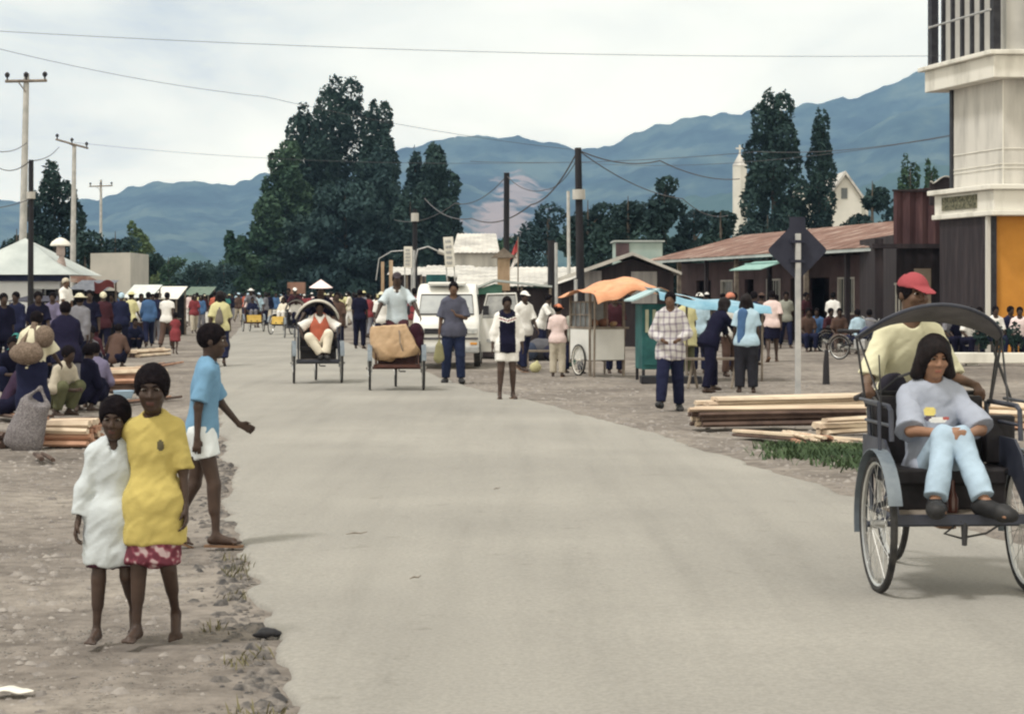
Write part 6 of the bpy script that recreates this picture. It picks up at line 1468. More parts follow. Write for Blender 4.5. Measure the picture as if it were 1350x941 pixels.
# bench and planks under the awning
t = empty('bench', (X(955, 35), 35, 0), rad(6), 'rough wooden trestle bench under the blue awning', 'bench')
b = MB(); b.bb((-.75, -.12, .48), (.3, .12, .52)); b.build('seat', WOODG, t)
for (a_, c_) in (((-.65, -.1, 0), (-.55, 0, .48)), ((-.45, .1, 0), (-.55, 0, .48)), ((.1, -.1, 0), (.2, 0, .48)), ((.3, .1, 0), (.2, 0, .48))): b = MB(); b.cyl(a_, c_, .025, n=6); b.build('leg', WOODG, t)
b = MB(); b.bb((X(845, 36.5), 36.4, .02), (X(925, 36.5), 36.9, .14)); tag(b.build('plank_platform', BLACKP), 'low dark plank platform on the ground beside the teal cart', 'platform')
b = MB(); b.bb((X(690, 44), 44, .36), (X(770, 44), 44.3, .40)); 
for q in (694, 762): b.bb((X(q, 44), 44.05, 0), (X(q, 44)+.05, 44.25, .36))
tag(b.build('bench', WOODG), 'low plank bench left of the white food cart', 'bench')
sdf_o = sdf('plastic_bag', [ell((0, 0, .10), (.12, .1, .11)), ell((.03, 0, .2), (.04, .04, .05))], .02, cloth('dull_yellow', (190, 185, 130)), None, disp=.008); sdf_o.location = (X(706, 42), 42, 0); tag(sdf_o, 'small pale yellow bag on the ground by the low bench', 'bag')
for k_, (px, Y, s_, c_, lab) in enumerate(((693, 49, .24, (60, 70, 90), 'dark blue sack in the heap behind the low bench'), (712, 49.5, .28, (90, 90, 95), 'grey sack in the heap behind the low bench'), (730, 49, .22, (45, 45, 60), 'black sack in the heap behind the low bench'), (749, 45.4, .17, (70, 110, 100), 'small green sack under the low bench'))):
    o = sdf('sack', [ell((0, 0, s_), (s_*1.2, s_, s_)), ell((s_*.5, 0, s_*1.5), (s_*.5, s_*.4, s_*.5))], .03, cloth('sack%d' % k_, c_), None, disp=.012); o.location = (X(px, Y), Y, -.02); tag(o, lab, 'sack')

# ------------------------------------------------------------------ timber piles
PALE = mat('fresh_split_timber', (.38, .27, .20), (.68, .57, .44), rough=.8, scale=1.5, stretch=(.3, 2, 2), bump=.2, lo=.3, hi=.6)
PINK = mat('reddish_split_timber', (.30, .15, .10), (.50, .30, .21), rough=.85, scale=1.8, stretch=(.3, 2, 2), bump=.2)
DKW = mat('dark_bark_timber', (.05, .032, .028), (.12, .08, .065), rough=.9, scale=3, bump=.3)
def timber(mb, a, c, w, h, roll=0.0, mi=0, r=None, bend=.02):
    a = Vector(a); c = Vector(c); d = (c-a); L = d.length; d.normalize(); sv = d.cross(Vector((0, 0, 1))).normalized(); uv = sv.cross(d)
    R_ = Matrix.Rotation(roll, 3, d); sv = R_ @ sv; uv = R_ @ uv; k = len(mb.v); n = 7; j1 = r.uniform(-1, 1)*bend; j2 = r.uniform(-1, 1)*bend
    for i in range(n):
        f = i/(n-1); p = a+d*L*f+sv*j1*math.sin(f*3.1)*L*.3+uv*j2*math.sin(f*3.1)*L*.12; ws = w*(1-.25*abs(f-.4))*(1+.12*math.sin(i*2.3+a.x*9)); hs = h*(1-.2*abs(f-.5))
        mb.v += [tuple(p+sv*ws*.5*q[0]+uv*hs*.5*q[1]) for q in ((-1, -.6), (.3, -1), (1, -.2), (.6, .9), (-.7, .8))]
    for i in range(n-1):
        for j in range(5): mb.f.append((k+i*5+j, k+i*5+(j+1) % 5, k+(i+1)*5+(j+1) % 5, k+(i+1)*5+j)); mb.m.append(mi)
    mb.f.append(tuple(k+j for j in range(5))[::-1]); mb.m.append(mi); mb.f.append(tuple(k+(n-1)*5+j for j in range(5))); mb.m.append(mi)
def pile(items, label0, cat='timber', name='timber_plank', group='split timbers on the dirt', seed=1):
    r = random.Random(seed)
    for i, (a, c, w, h, roll, mi, lab) in enumerate(items):
        mb = MB(); o_ = Vector(a); timber(mb, (0, 0, 0), Vector(c)-o_, w, h, roll, 0, r); o = mb.build(name, [PALE, PINK, DKW][mi], None); o.location = o_
        tag(o, lab, cat, group)
def tp(px, py, Y): return P(px, py, Y)
rt = random.Random(9)
def bundle(px0, py0, px1, py1, Y0, Y1, n, wd, hgt, label, mats_=(0, 1), seed=1, name='timber_bundle', w=.10, h=.06, cat='timber pile', fan=0.0, group=None):
    """long bundle of split pieces lying together: an Empty with each piece a part"""
    r = random.Random(seed); A = Vector((X(px0, Y0), Y0, 0)); B_ = Vector((X(px1, Y1), Y1, 0)); t = empty(name, A, 0, label, cat, group); D_ = B_-A; nrm = Vector((-D_.y, D_.x, 0)).normalized()
    ncol = max(1, int(wd/w))
    for i in range(n):
        col = i % ncol; lay = i//ncol; off = (col-ncol/2+.5)*w*.95+(lay % 2)*w*.4+r.uniform(-.01, .01); z = .04+lay*h*.85
        s0 = r.uniform(0, .06)*D_.length; s1 = D_.length*(1-r.uniform(0, .08))
        mb = MB(); fa = fan*(col-ncol/2)*.1
        timber(mb, nrm*off+D_.normalized()*s0+Vector((0, 0, z)), nrm*(off+fa+r.uniform(-.03, .03))+D_.normalized()*s1+Vector((0, 0, z+r.uniform(-.01, .02))), w*r.uniform(.8, 1.15), h*r.uniform(.8, 1.1), r.uniform(-.3, .3), 0, r)
        top_ = lay >= max(1, n//ncol-1); mi_ = mats_[r.randrange(len(mats_))]; mi_ = (0 if top_ and 0 in mats_ and r.random() < .8 else (mi_ if 2 not in mats_ or r.random() < .5 else 2))
        mb.build('timber', [PALE, PINK, DKW][mi_], t)
    return t
bundle(922, 560, 1215, 535, 26.2, 28.0, 18, .48, 0, 'long stack of fresh pale planks, the farther one by the sign post', (0, 1, 1), 1, w=.11, h=.065, fan=.4)
bundle(906, 560, 1200, 556, 24.6, 25.0, 12, .46, 0, 'long stack of pale planks on dark bark slabs, the nearer one', (2, 0, 2), 2, w=.12, h=.07, fan=-.5)
bundle(972, 575, 1098, 584, 22.9, 21.7, 8, .30, 0, 'thin bundle of brown and pale sticks beside the weeds', (1, 0, 2), 3, w=.055, h=.045)
bundle(1042, 580, 1112, 588, 22.7, 21.6, 7, .3, 0, 'short bundle of fanned pale sticks beside the weeds', (0, 0, 1), 4, w=.06, h=.05, fan=1.2)
bundle(1080, 575, 1180, 566, 23.2, 23.8, 5, .3, 0, 'pale planks lying between the weeds and the near rickshaw', (0, 1), 5, w=.13, h=.08)
bundle(1290, 540, 1420, 545, 24.8, 24.2, 14, .6, 0, 'stack of pale and pink planks behind the right side of the near rickshaw', (0, 1, 0), 6, w=.13, h=.09)
# left firewood
bundle(58, 585, 128, 583, 21.6, 21.5, 16, .45, 0, 'stack of pink split firewood beside the grey net bag', (1, 1, 0), 7, w=.11, h=.08, group=None, name='firewood_stack')
bundle(-20, 590, 20, 590, 22.0, 21.4, 6, .4, 0, 'firewood pieces at the picture edge behind the net bag', (1, 2), 8, w=.10, h=.08, name='firewood_stack')
bundle(115, 500, 205, 500, 36.5, 37.5, 18, 1.0, 0, 'farther stack of pale pink firewood behind the children', (1, 0, 1), 9, w=.16, h=.10, name='firewood_stack')
bundle(120, 512, 190, 520, 33, 33.5, 10, .6, 0, 'loose pinkish firewood in front of the farther stack', (1, 1, 2), 10, w=.13, h=.09, name='firewood_stack')
bundle(168, 468, 214, 464, 52, 54, 7, .8, 0, 'low far firewood heap lying in the open dirt', (0, 1, 2), 11, w=.18, h=.12, name='firewood_stack')
bundle(60, 565, 130, 556, 24.2, 24.8, 8, .5, 0, 'weathered grey sticks lying behind the near firewood', (2, 2, 1), 12, w=.09, h=.06, name='firewood_stack')
for (px, py, r_s, m_, lab) in ((163, 503, .16, cloth('pale_blue_basin', (150, 180, 205)), 'pale blue basin among the far firewood'),):
    b = MB(); b.tube([(0, 0, 0), (0, 0, .10), (0, 0, .12)], [r_s*.75, r_s, r_s*1.02], 16); o = b.build('basin', m_, smooth=True); Y = GY(py+22); o.location = (X(px, Y), Y, .0); tag(o, lab, 'basin')

# ------------------------------------------------------------------ motorcycle by the shop
def motorbike(px, Y, rz, label):
    t = empty('motorcycle', (X(px, Y), Y, 0), rad(rz), label, 'motorcycle', 'motorcycles by the shops')
    for y_ in (-.62, .62): wheel(t, (0, y_, .29), .29)
    b = MB(); b.tube([(0, -.62, .29), (0, -.42, .80), (0, -.36, .95)], .025, 6); b.tube([(0, -.38, .75), (0, -.1, .42), (0, .3, .40), (0, .62, .29)], .025, 6); b.tube([(0, .2, .6), (0, .62, .30)], .016, 6); b.build('frame', FRAMEB, t, smooth=True)
    b = MB(); b.tube([(0, -.34, .70), (0, -.15, .70), (0, .08, .62)], [.07, .13, .08], 10); b.build('fuel_tank', mat('dark_blue_enamel', (.02, .03, .08), (.04, .05, .12), rough=.3), t, smooth=True)
    b = MB(); b.box((0, .32, .70), (.24, .62, .09)); b.build('seat', SEATM, t, bevel=.03)
    b = MB(); b.tube([(-.32, -.30, 1.0), (-.1, -.40, .95), (.1, -.40, .95), (.32, -.30, 1.0)], .014, 6); b.build('handlebar', CHROME, t, smooth=True)
    b = MB(); b.tube([(0, -.50, .86), (0, -.42, .86)], [.09, .06], 12); b.build('headlight', CHROME, t, smooth=True)
    b = MB(); b.box((0, .0, .38), (.26, .32, .26)); b.build('engine', STEEL, t, bevel=.03)
    b = MB(); b.tube([(.12, -.1, .28), (.14, .3, .25), (.14, .75, .34)], [.02, .03, .04], 8); b.build('exhaust', CHROME, t, smooth=True)
    for y_ in (-.62, .62): b = MB(); pts = arc((0, y_, .29), .33, 20, 160, 'yz', 10); b.sheet(lambda u, v, pts=pts: pts[int(round(u*10))]+Vector(((v-.5)*.10, 0, 0)), 10, 2, .004); b.build('mudguard', CHROME, t, smooth=True)
motorbike(1136, 50, 50, 'motorcycle parked on the dirt by the dark post')
motorbike(1120, 56, 74, 'second motorcycle half hidden behind the first')
# greenery in the planter behind the low wall
for i, px in enumerate((1290, 1312, 1336)):
    t = empty('potted_plant', (X(px, 46.2), 46.15, 0), 0, ['leafy plant at the left end of the white trough', 'leafy plant in the middle of the white trough', 'leafy plant at the right end of the white trough'][i], 'plant', 'plants in the white trough')
    b = MB(); b.tube([(0, 0, Zh(465, 46)-.02), (0, 0, Zh(450, 46))], .02, 5); b.build('stem', BARK, t)
    o = crown_mesh([((0, 0, Zh(440, 46)), (.18, .18, .28)), ((.08, 0, Zh(450, 46)), (.15, .12, .2))], 260, .05, 200+i, t, LF['dark']); o.name = 'leaf_crown'

for k_, (a_, b_, lab) in enumerate((((128, 540, 29, 198, 527, 31), 3, 'three thin brown poles lying crossed behind the children'), ((0, 0, 27, 84, 0, 26), 4, 'thin dark sticks scattered before the squatting people'), ((150, 0, 42, 214, 0, 47), 4, 'thin brown sticks between the two far firewood heaps'), ((70, 0, 20.2, 118, 0, 19.6), 2, 'two thin dark sticks on the dirt in front of the near firewood'), ((1190, 0, 21.5, 1250, 0, 23.0), 5, 'loose pale sticks on the dirt behind the near rickshaw wheel'))):
    bundle(a_[0], 0, a_[3], 0, a_[2], a_[5], b_, .5, 0, lab, (1, 2) if k_ < 4 else (0, 1), 40+k_, w=.06, h=.05, fan=.7, name='loose_sticks')
# ------------------------------------------------------------------ the three children in front
C_SHW = cloth('worn_white_shirt', (190, 199, 204), .07); C_YEL = cloth('yellow_tee', (192, 172, 74), .08); C_PRN = cloth('dark_emblem', (92, 86, 60))
FLOR = mat('red_floral', (.11, .025, .04), (.42, .32, .33), col3=(.20, .05, .075), rough=.9, scale=26, detail=1, lo=.42, hi=.64)
C_DRS = cloth('maroon_shorts', (62, 32, 40))
YK = 9.40; PM = F/YK
def kx(px, px0): return (px-px0)/PM
A0 = (X(147, YK), YK+.03, .0); B0 = (X(205, YK), YK-.02, .0)
person(A0, 4, 1.09, 'smaller barefoot child in a long pale shirt, arm in arm with the child in yellow', tone='dark', vox=.0068, kid=1.0, hero=True, hair='afro', build=.97,
       top=dict(mat=C_SHW, sleeve=1.75, loose=.010, hem=.185, flare=1.06, collar=True, vneck=True, wr=1.7, name='long_shirt'), bottom=dict(mat=C_DRS, len=.84, loose=.012, name='shorts'),
       pose=dict(lean=3, side=2, hpitch=10, hyaw=-4, htilt=3, legR=(9, 3, 2, 2), legL=(6, 5, -42, 3), footR=0, footL=48, armR=(4, 17, 10, 10),
                 armL=dict(to=(kx(222, 147), .065, .93), pole=(.1, 1, .1)), handL=(.7, -.3, -.5), palmL=(0, -.6, -.8), curl=24))
person(B0, 0, 1.215, 'taller barefoot child in a big yellow T-shirt over a red floral skirt', tone='dark', vox=.0072, kid=.95, hero=True, hair='afro', build=.97,
       top=dict(mat=C_YEL, sleeve=.98, loose=.012, hem=.150, flare=1.08, wr=1.5, name='t_shirt', sflare=.95, paint=[(C_PRN, prt(.045, .0, .016, .026))]), bottom=dict(kind='skirt', mat=FLOR, len=.92, loose=.006, flare=1.0, name='floral_skirt'),
       pose=dict(lean=1, side=-1, hpitch=8, hyaw=3, legR=(8, 3, 0, 2), legL=(6, 3, -34, 2), footR=0, footL=40, armL=(3, 13, 8, 5),
                 armR=dict(to=(kx(118, 205), .045, .83), pole=(-.2, 1, .2)), handR=(-.2, -.6, -.8), palmR=(.2, .2, -1), curl=24))
C_BPO = cloth('sky_blue_polo', (98, 148, 184), .06); C_WSH = cloth('pale_shorts', (218, 226, 230), .05)
YC = 13.0
person((X(266, YC), YC, 0), 98, 1.36, 'boy in a sky blue polo and pale shorts walking towards the road', tone='dark', vox=.0085, kid=.5, hero=True, hair='short', shoes='sandal', build=.98,
       top=dict(mat=C_BPO, sleeve=.85, loose=.014, hem=.02, collar=True, name='polo_shirt', wr=1.2), bottom=dict(mat=C_WSH, len=.44, loose=.018, name='shorts'),
       pose=dict(lean=5, hpitch=4, hyaw=-6, legR=(14, 3, 2, 2), legL=(-8, 3, -26, 2), footL=22, armR=(-14, 9, -2, 4), armL=(22, 14, 40, 8), handL=(.1, -.9, -.4), curl=30))

# ------------------------------------------------------------------ people at middle distance
def stand(px, foot, H, rz, label, top, bottom=None, vox=None, Y=None, **kw):
    Y = Y or GY(foot); vox = vox or (.015 if Y < 45 else (.020 if Y < 60 else .026))
    kw.setdefault('tone', 'dark'); kw.setdefault('hair', 'short')
    if not isinstance(top, dict): top = dict(mat=top, sleeve=.85, loose=.014, hem=.035)
    if bottom is not None and not isinstance(bottom, dict): bottom = dict(mat=bottom, len=1.93, loose=.014)
    z = .012 if (xl(Y) < X(px, Y) < xr(Y)) else float(ground_h(np.array([X(px, Y)]), np.array([Y]))[0])+.005
    return person((X(px, Y), Y, z), rz, H, label, top=top, bottom=bottom, vox=vox, **kw)
WALK = dict(lean=3, legR=(20, 3, 8, 2), legL=(-14, 3, -34, 2), footL=26, armR=(-16, 7, -4, 4), armL=(16, 7, 30, 4))
WALK2 = dict(lean=3, legL=(18, 3, 6, 2), legR=(-12, 3, -32, 2), footR=24, armL=(-14, 7, -4, 4), armR=(16, 7, 30, 4))
C_SLA = cloth('slate_blue_shirt', (80, 82, 98)); C_JD = cloth('dark_jeans', (36, 46, 74)); C_BEI = cloth('beige', (186, 176, 156)); C_TEA = cloth('teal', (40, 128, 122))
C_PLP = cloth('pale_purple', (112, 106, 136)); C_BRW = cloth('brown', (92, 70, 58)); C_RED = cloth('red', (138, 52, 56)); C_BLU = cloth('blue', (64, 104, 152)); C_LBL = cloth('light_blue', (168, 200, 220)); C_YLW = cloth('pale_yellow', (206, 200, 140)); C_OLV = cloth('olive', (96, 98, 66))
stand(598, 505, 1.76, 0, 'man in a slate blue short-sleeved shirt and jeans standing before the minivan', dict(mat=C_SLA, sleeve=.95, loose=.026, hem=.06), dict(mat=C_JD, len=1.95, loose=.018), shoes=SHOE, tone='mid',
      pose=dict(lean=0, legR=(3, 4, 0, 3), legL=(6, 4, -4, 2), armR=(2, 11, 6, 7), armL=(14, 10, 105, -42), handL=(-.4, -.3, .8)))
o = sdf('carrier_bag', [cap((0, 0, .10), (0, 0, .30), .10, .07, flat=((0, 1, 0), .5)), cap((0, 0, .3), (0, 0, .44), .05, .012, flat=((0, 1, 0), .4))], .015, cloth('khaki_bag', (140, 136, 92)), None, disp=.008); o.location = (X(579, 36.7), 36.7, .36); tag(o, 'khaki carrier bag hanging from the hand of the man before the minivan', 'bag')
def vpaint(c, ctx):
    x, z, y = loc_of(c, ctx); return (np.abs(z-.035-abs(x)*.35) < .030) & (np.abs(x) < .13) & (y > 0)
def vpaint2(c, ctx):
    x, z, y = loc_of(c, ctx); return (np.abs(z-.035-abs(x)*.35) < .010) & (np.abs(x) < .13) & (y > 0)
def slv(c, ctx):
    x, z, y = loc_of(c, ctx); return (np.abs(x) > .125)
stand(668, 527, 1.50, 8, 'girl in a black jersey with a red and white chest band and white shorts', dict(mat=C_BLK, sleeve=1.6, loose=.024, hem=.06, paint=[(C_WH, slv), (C_WH, vpaint), (C_RED, vpaint2)]), dict(mat=C_WH, len=.62, loose=.020, name='shorts'), shoes='sandal',
      pose=dict(lean=2, legR=(8, 3, 2, 3), legL=(4, 2, -10, 2), footL=6, armR=(0, 12, 10, 8), armL=(-6, 14, 6, 10)))
stand(690, 492, 1.63, 35, 'man in a loose white shirt and pale cap behind the girl in black', dict(mat=C_WH, sleeve=.98, loose=.024, hem=.06), C_NAVY, hat='cap', hatmat=C_WH, shoes='sandal', pose=WALK, Y=42.5)
stand(712, 470, 1.62, 70, 'person in a white shirt bending over the sacks near the dark shed', C_WH, C_NAVY, pose=dict(lean=22, legR=(16, 3, -4, 2), legL=(8, 3, -8, 2), armR=(40, 6, 50, 4), armL=(44, 6, 60, 4)), Y=50.5)
C_OCA = cloth('orange_cap', (226, 130, 84)); C_PKS = cloth('pink_tee', (226, 200, 196))
stand(735, 497, 1.36, 172, 'boy with an orange cap, pale pink shirt and beige trousers seen from behind', C_PKS, dict(mat=C_BEI, len=1.93, loose=.02), hat='cap', hatmat=C_OCA, shoes='sandal', kid=.4, pose=dict(lean=2, hyaw=-30, armR=(6, 10, 20, 4), armL=(0, 8, 8, 4)))
C_KG = cloth('grey_green', (150, 152, 140))
stand(755, 492, 1.38, 150, 'boy in a grey-green shirt and dark trousers with legs apart at the white cart', C_KG, dict(mat=C_NAVY, len=1.9, loose=.012), kid=.4, pose=dict(lean=6, legR=(4, 12, -2, 8), legL=(10, 10, -2, 10), armR=(40, 8, 70, 4), armL=(50, 8, 80, 4)))
def plaid_mat():
    m = bpy.data.materials.new('checked_cloth'); m.use_nodes = True; t = m.node_tree; ns = t.nodes; L = t.links; b_ = ns['Principled BSDF']; b_.inputs['Roughness'].default_value = .95
    c = ns.new('ShaderNodeTexCoord'); out_ = None
    for ax, s_ in (('X', 9), ('Z', 8)):
        w = ns.new('ShaderNodeTexWave'); w.bands_direction = ax; w.inputs['Scale'].default_value = s_*.42; w.inputs['Distortion'].default_value = 3.0; w.inputs['Detail'].default_value = 1; L.new(c.outputs['Object'], w.inputs[0])
        r = ns.new('ShaderNodeValToRGB'); r.color_ramp.elements[0].position = .12; r.color_ramp.elements[0].color = (.46, .43, .48, 1); r.color_ramp.elements[1].position = .34; r.color_ramp.elements[1].color = (.74, .73, .73, 1); L.new(w.outputs['Color'], r.inputs[0])
        if out_ is None: out_ = r.outputs[0]
        else:
            x = ns.new('ShaderNodeMix'); x.data_type = 'RGBA'; x.blend_type = 'MULTIPLY'; x.inputs[0].default_value = 1; L.new(out_, x.inputs[6]); L.new(r.outputs[0], x.inputs[7]); out_ = x.outputs[2]
    L.new(out_, b_.inputs['Base Color']); return m
stand(884, 538, 1.61, -6, 'man in an untucked pale checked shirt and dark trousers walking by the teal cart', dict(mat=plaid_mat(), sleeve=1.95, loose=.016, hem=.09, wr=1.8), dict(mat=C_NAVY, len=1.95, loose=.020), shoes=SHOE, tone='mid', vox=.012, hair='short',
      pose=dict(lean=2, hyaw=-8, legR=(24, 4, 12, 3), legL=(-4, 3, -16, 2), footR=-10, footL=10, armR=(2, 20, 62, -34), armL=(2, 20, 66, -30)))
stand(934, 517, 1.60, 120, 'person all in black leaning forward under the blue awning', dict(mat=C_BLK, sleeve=1.6, loose=.024, hem=.06), dict(mat=C_BLK, len=1.93, loose=.02), hair='bob', Y=33.8, pose=dict(lean=30, hpitch=10, legR=(-8, 6, -16, 4), legL=(26, 6, 4, 3), armR=(46, 8, 30, 2), armL=(52, 8, 34, 2)))
def sash(ctx):
    g = [cap(ctx['SH']+ctx['lat']*.06-ctx['fwd']*.09, ctx['Pv']+ctx['lat']*.10-ctx['fwd']*.11, .085, .055, flat=(ctx['fwd'], .45), k=.03)]
    sdf('shoulder_cloth', g, .014, C_BLU, ctx['root'], disp=.008, dscale=22)
stand(984, 517, 1.56, 176, 'person in a white top with a bright blue cloth down the back', dict(mat=C_LBL, sleeve=.7, loose=.02, hem=.03), dict(mat=cloth('dark_olive', (44, 44, 48)), len=1.9, loose=.03), hair='bob', extra=sash, Y=33.6, pose=dict(lean=2, legR=(2, 3, -3, 2), legL=(5, 3, -6, 2)))
stand(1018, 478, 1.62, 178, 'woman in a pink shirt and short black skirt walking away', C_PKS, dict(kind='skirt', mat=C_BLK, len=.8, loose=.012), pose=dict(WALK, lean=3), shoes='sandal')
stand(905, 480, 1.58, 200, 'person in a pale yellow dress behind the checked-shirt man', dict(mat=C_YLW, sleeve=.7, loose=.02, hem=.16, flare=1.2), C_OLV, Y=41)
stand(922, 484, 1.6, 160, 'person in a light blue shirt and pale cap under the blue awning', C_LBL, C_NAVY, hat='cap', hatmat=C_WH, Y=42)
stand(962, 480, 1.58, 30, 'person in a white shirt with an orange headscarf under the blue awning', C_WH, C_BRW, Y=40, hat='wrap', hatmat=cloth('orange_scarf', (200, 120, 90)))
stand(968, 478, 1.60, -150, 'person in a light blue top standing behind the bench', C_LBL, C_NAVY, Y=43.5)
stand(993, 470, 1.6, 140, 'person in a navy shirt right of the awning sheet', C_NAVY, C_BLK, Y=46)
stand(810, 470, 1.62, 10, 'vendor in a maroon shirt behind the glass case', C_MAR, C_NAVY, Y=42.3)
# verandah of the brown row
VR = [(1004, 60, 1.6, 170, C_BRW, C_BLK, 'man in a brown shirt standing at the verandah edge', 'brim', C_BRW), (1036, 60, 1.62, 0, C_KG, C_NAVY, 'man in a grey-green shirt facing us on the verandah', None, None),
      (1062, 62, 1.6, 40, C_MAR, C_BLK, 'person in maroon by the left window of the verandah', None, None), (1098, 58.6, 1.6, 160, C_WH, C_NAVY, 'person in a white shirt by the dark doorway of the row', None, None),
      (858, 78, 1.6, 0, C_NAVY, C_BLK, 'person in navy at the far end of the brown row', None, None), (880, 74, 1.6, 180, C_BLU, C_NAVY, 'person in a blue shirt at the far end of the brown row', None, None),
      (902, 72, 1.62, 20, C_BLK, C_BLK, 'person in black between the gabled shop and the row', None, None), (932, 68, 1.6, 180, C_WH, C_BRW, 'person in a white shirt and brown trousers before the row', 'cap', C_WH),
      (952, 66, 1.58, 90, C_PLP, C_NAVY, 'person in pale purple before the row', None, None), (985, 63, 1.6, -20, C_BLK, C_NAVY, 'person in a black shirt between awning and row', None, None), (1024, 66, 1.55, 180, C_YLW, C_BLK, 'person in pale yellow deep on the verandah', None, None)]
for i, (px, Y, H, rz, a_, b_, lab, ht, hm_) in enumerate(VR): stand(px, 0, H, rz, lab, a_, b_, Y=Y, hat=ht, hatmat=hm_, pose=[WALK, WALK2, {}][i % 3])
SIT = dict(lean=10, legR=dict(to=(-.12, -.34, .05), pole=(-.1, -.5, 1)), legL=dict(to=(.12, -.34, .05), pole=(.1, -.5, 1)), armR=dict(to=(-.12, -.25, .45)), armL=dict(to=(.12, -.25, .45)))
SQ = dict(lean=28, legR=dict(to=(-.12, -.16, .05), pole=(-.25, -1, .9)), legL=dict(to=(.12, -.16, .05), pole=(.25, -1, .9)), armR=dict(to=(-.10, -.40, .35)), armL=dict(to=(.10, -.40, .35)))
def sit(px, Y, H, rz, label, a_, b_, seat=.34, pose=SIT, z=0, **kw):
    kw.setdefault('vox', .015 if Y < 40 else .022); kw.setdefault('tone', 'dark'); kw.setdefault('hair', 'short')
    zz = float(ground_h(np.array([X(px, Y)]), np.array([Y]))[0])+z
    a_ = a_ if isinstance(a_, dict) else dict(mat=a_, sleeve=.9, loose=.014, hem=.0)
    return person((X(px, Y), Y, zz), rz, H, label, seat=(0, 0, seat), pose=pose, top=a_, bottom=dict(mat=b_, len=1.85, loose=.014), **kw)
for i, (px, Y, rz, a_, b_, lab) in enumerate([(1064, 56.5, 10, C_BRW, C_NAVY, 'seated person in brown before the row'), (1078, 57, -20, C_BLU, C_BLK, 'seated person in blue before the row'), (1092, 56.5, 30, C_MAR, C_BLK, 'seated person in maroon before the row'),
      (1106, 56, 0, C_BRW, C_BRW, 'seated person in brown trousers before the doorway'), (1133, 54, -160, C_LBL, C_NAVY, 'person in light blue seated by the dark post'), (1146, 54.5, 170, C_GRY, C_NAVY, 'person in grey seated by the dark post'),
      (1276, 48.2, 20, C_WH, C_BLK, 'person in white seated behind the left end of the trough'), (1262, 49, 0, C_BLK, C_BLK, 'person in black seated left of the white trough'), (1293, 48.5, -30, C_BLK, C_NAVY, 'dark clad person seated behind the trough'),
      (1310, 48.2, 10, C_WH, C_NAVY, 'person in white seated behind the middle of the trough'), (1328, 48.6, 30, C_NAVY, C_BLK, 'person in navy seated behind the right half of the trough'), (1344, 48.2, -10, C_PNK, C_BLK, 'person in pale pink seated behind the right end of the trough'),
      (1248, 49, 40, C_GRY, C_BLK, 'person in grey seated left of the trough beside the one in black')]):
    sit(px, Y, 1.6, rz, lab, a_, b_, seat=.42, z=.12 if px > 1240 else 0)
# ------------------------------------------------------------------ left market people
stand(290, 483, 1.62, 182, 'woman in a pale yellow blouse and long dark skirt walking away with a back bag', dict(mat=C_YLW, sleeve=.9, loose=.024, hem=.04, sflare=1.2), dict(kind='skirt', mat=C_NAVY, len=1.75, loose=.02), hair='bob', pose=dict(WALK2, lean=3),
      extra=lambda c: sdf('back_bag', [cap(c['Ch']-c['fwd']*.15-c['spine']*.02, c['Ch']-c['fwd']*.16-c['spine']*.22, .06, .10, flat=(c['fwd'], .55), k=.05), cap(c['Nk']-c['fwd']*.05, c['Ch']-c['fwd']*.13, .015, .03)], .015, cloth('net_bag_grey', (110, 104, 96)), c['root'], disp=.005, dscale=40))
stand(220, 461, 1.62, 176, 'man in a white vest and dark trousers walking with a child in red', dict(mat=C_WH, sleeve=.5, loose=.010, hem=.03), C_BRW, pose=WALK)
stand(231, 466, 1.10, 178, 'small child in a red dress walking beside the man in white', dict(mat=C_RED, sleeve=.5, loose=.02, hem=.2, flare=1.3), None, kid=1, pose=WALK2)
NET = mat('knotted_net_bag', (.13, .12, .13), (.27, .25, .26), rough=.95, scale=60, detail=2, bump=.8, bscale=110); NETB = mat('brown_net_bag', (.12, .09, .07), (.25, .19, .15), rough=.95, scale=50, bump=.8, bscale=90)
C_OFF = cloth('off_white', (214, 208, 178))
def noken(ctx):
    f = ctx['fwd']; s_ = ctx['spine']
    sdf('net_bag', [ell(ctx['Wst']-f*.17, (.20, .13, .13), k=.05), cap(ctx['Wst']-f*.17+ctx['lat']*.15, ctx['hp'](-.06, .0, .08), .028, .02, k=.05), cap(ctx['Wst']-f*.17-ctx['lat']*.15, ctx['hp'](.06, .0, .08), .028, .02, k=.05)], .013, NETB, ctx['root'], disp=.006, dscale=35)
    sdf('net_bag', [ell(ctx['Ch']-f*.10-ctx['lat']*.17+s_*.05, (.11, .10, .13), k=.05)], .013, NETB, ctx['root'], disp=.006, dscale=35)
stand(42, 572, 1.34, 168, 'woman in an off-white blouse with brown net bags on her back at the left market', dict(mat=C_OFF, sleeve=.95, loose=.026, hem=.02, sflare=1.25), dict(kind='skirt', mat=C_NAVY, len=1.5, loose=.02), hair='afro', extra=noken, vox=.013,
      pose=dict(lean=12, hpitch=8, legR=(4, 4, -2, 3), legL=(8, 5, -8, 3), armR=(20, 16, 50, 6), armL=(26, 20, 60, 6)))
o = sdf('net_bag', [cap((-.02, 0, .16), (-.01, .02, .42), .20, .16, flat=((0, 1, 0), .6), k=.05), cap((-.17, 0, .05), (.07, 0, .08), .05, .09, k=.06), dict(ell((.02, -.02, .62), (.12, .14, .14), k=.03), op=-1), cap((-.14, .02, .5), (.0, .06, .66), .020, .016, k=.04), cap((.14, .02, .5), (.0, .06, .66), .020, .016, k=.04)], .012, NET, None, disp=.006, dscale=30)
o.location = (X(31, 21.2), 21.2, -.01); o.rotation_euler = (0, rad(14), 0); tag(o, 'big grey knotted net bag standing on the ground in the left market', 'net bag')
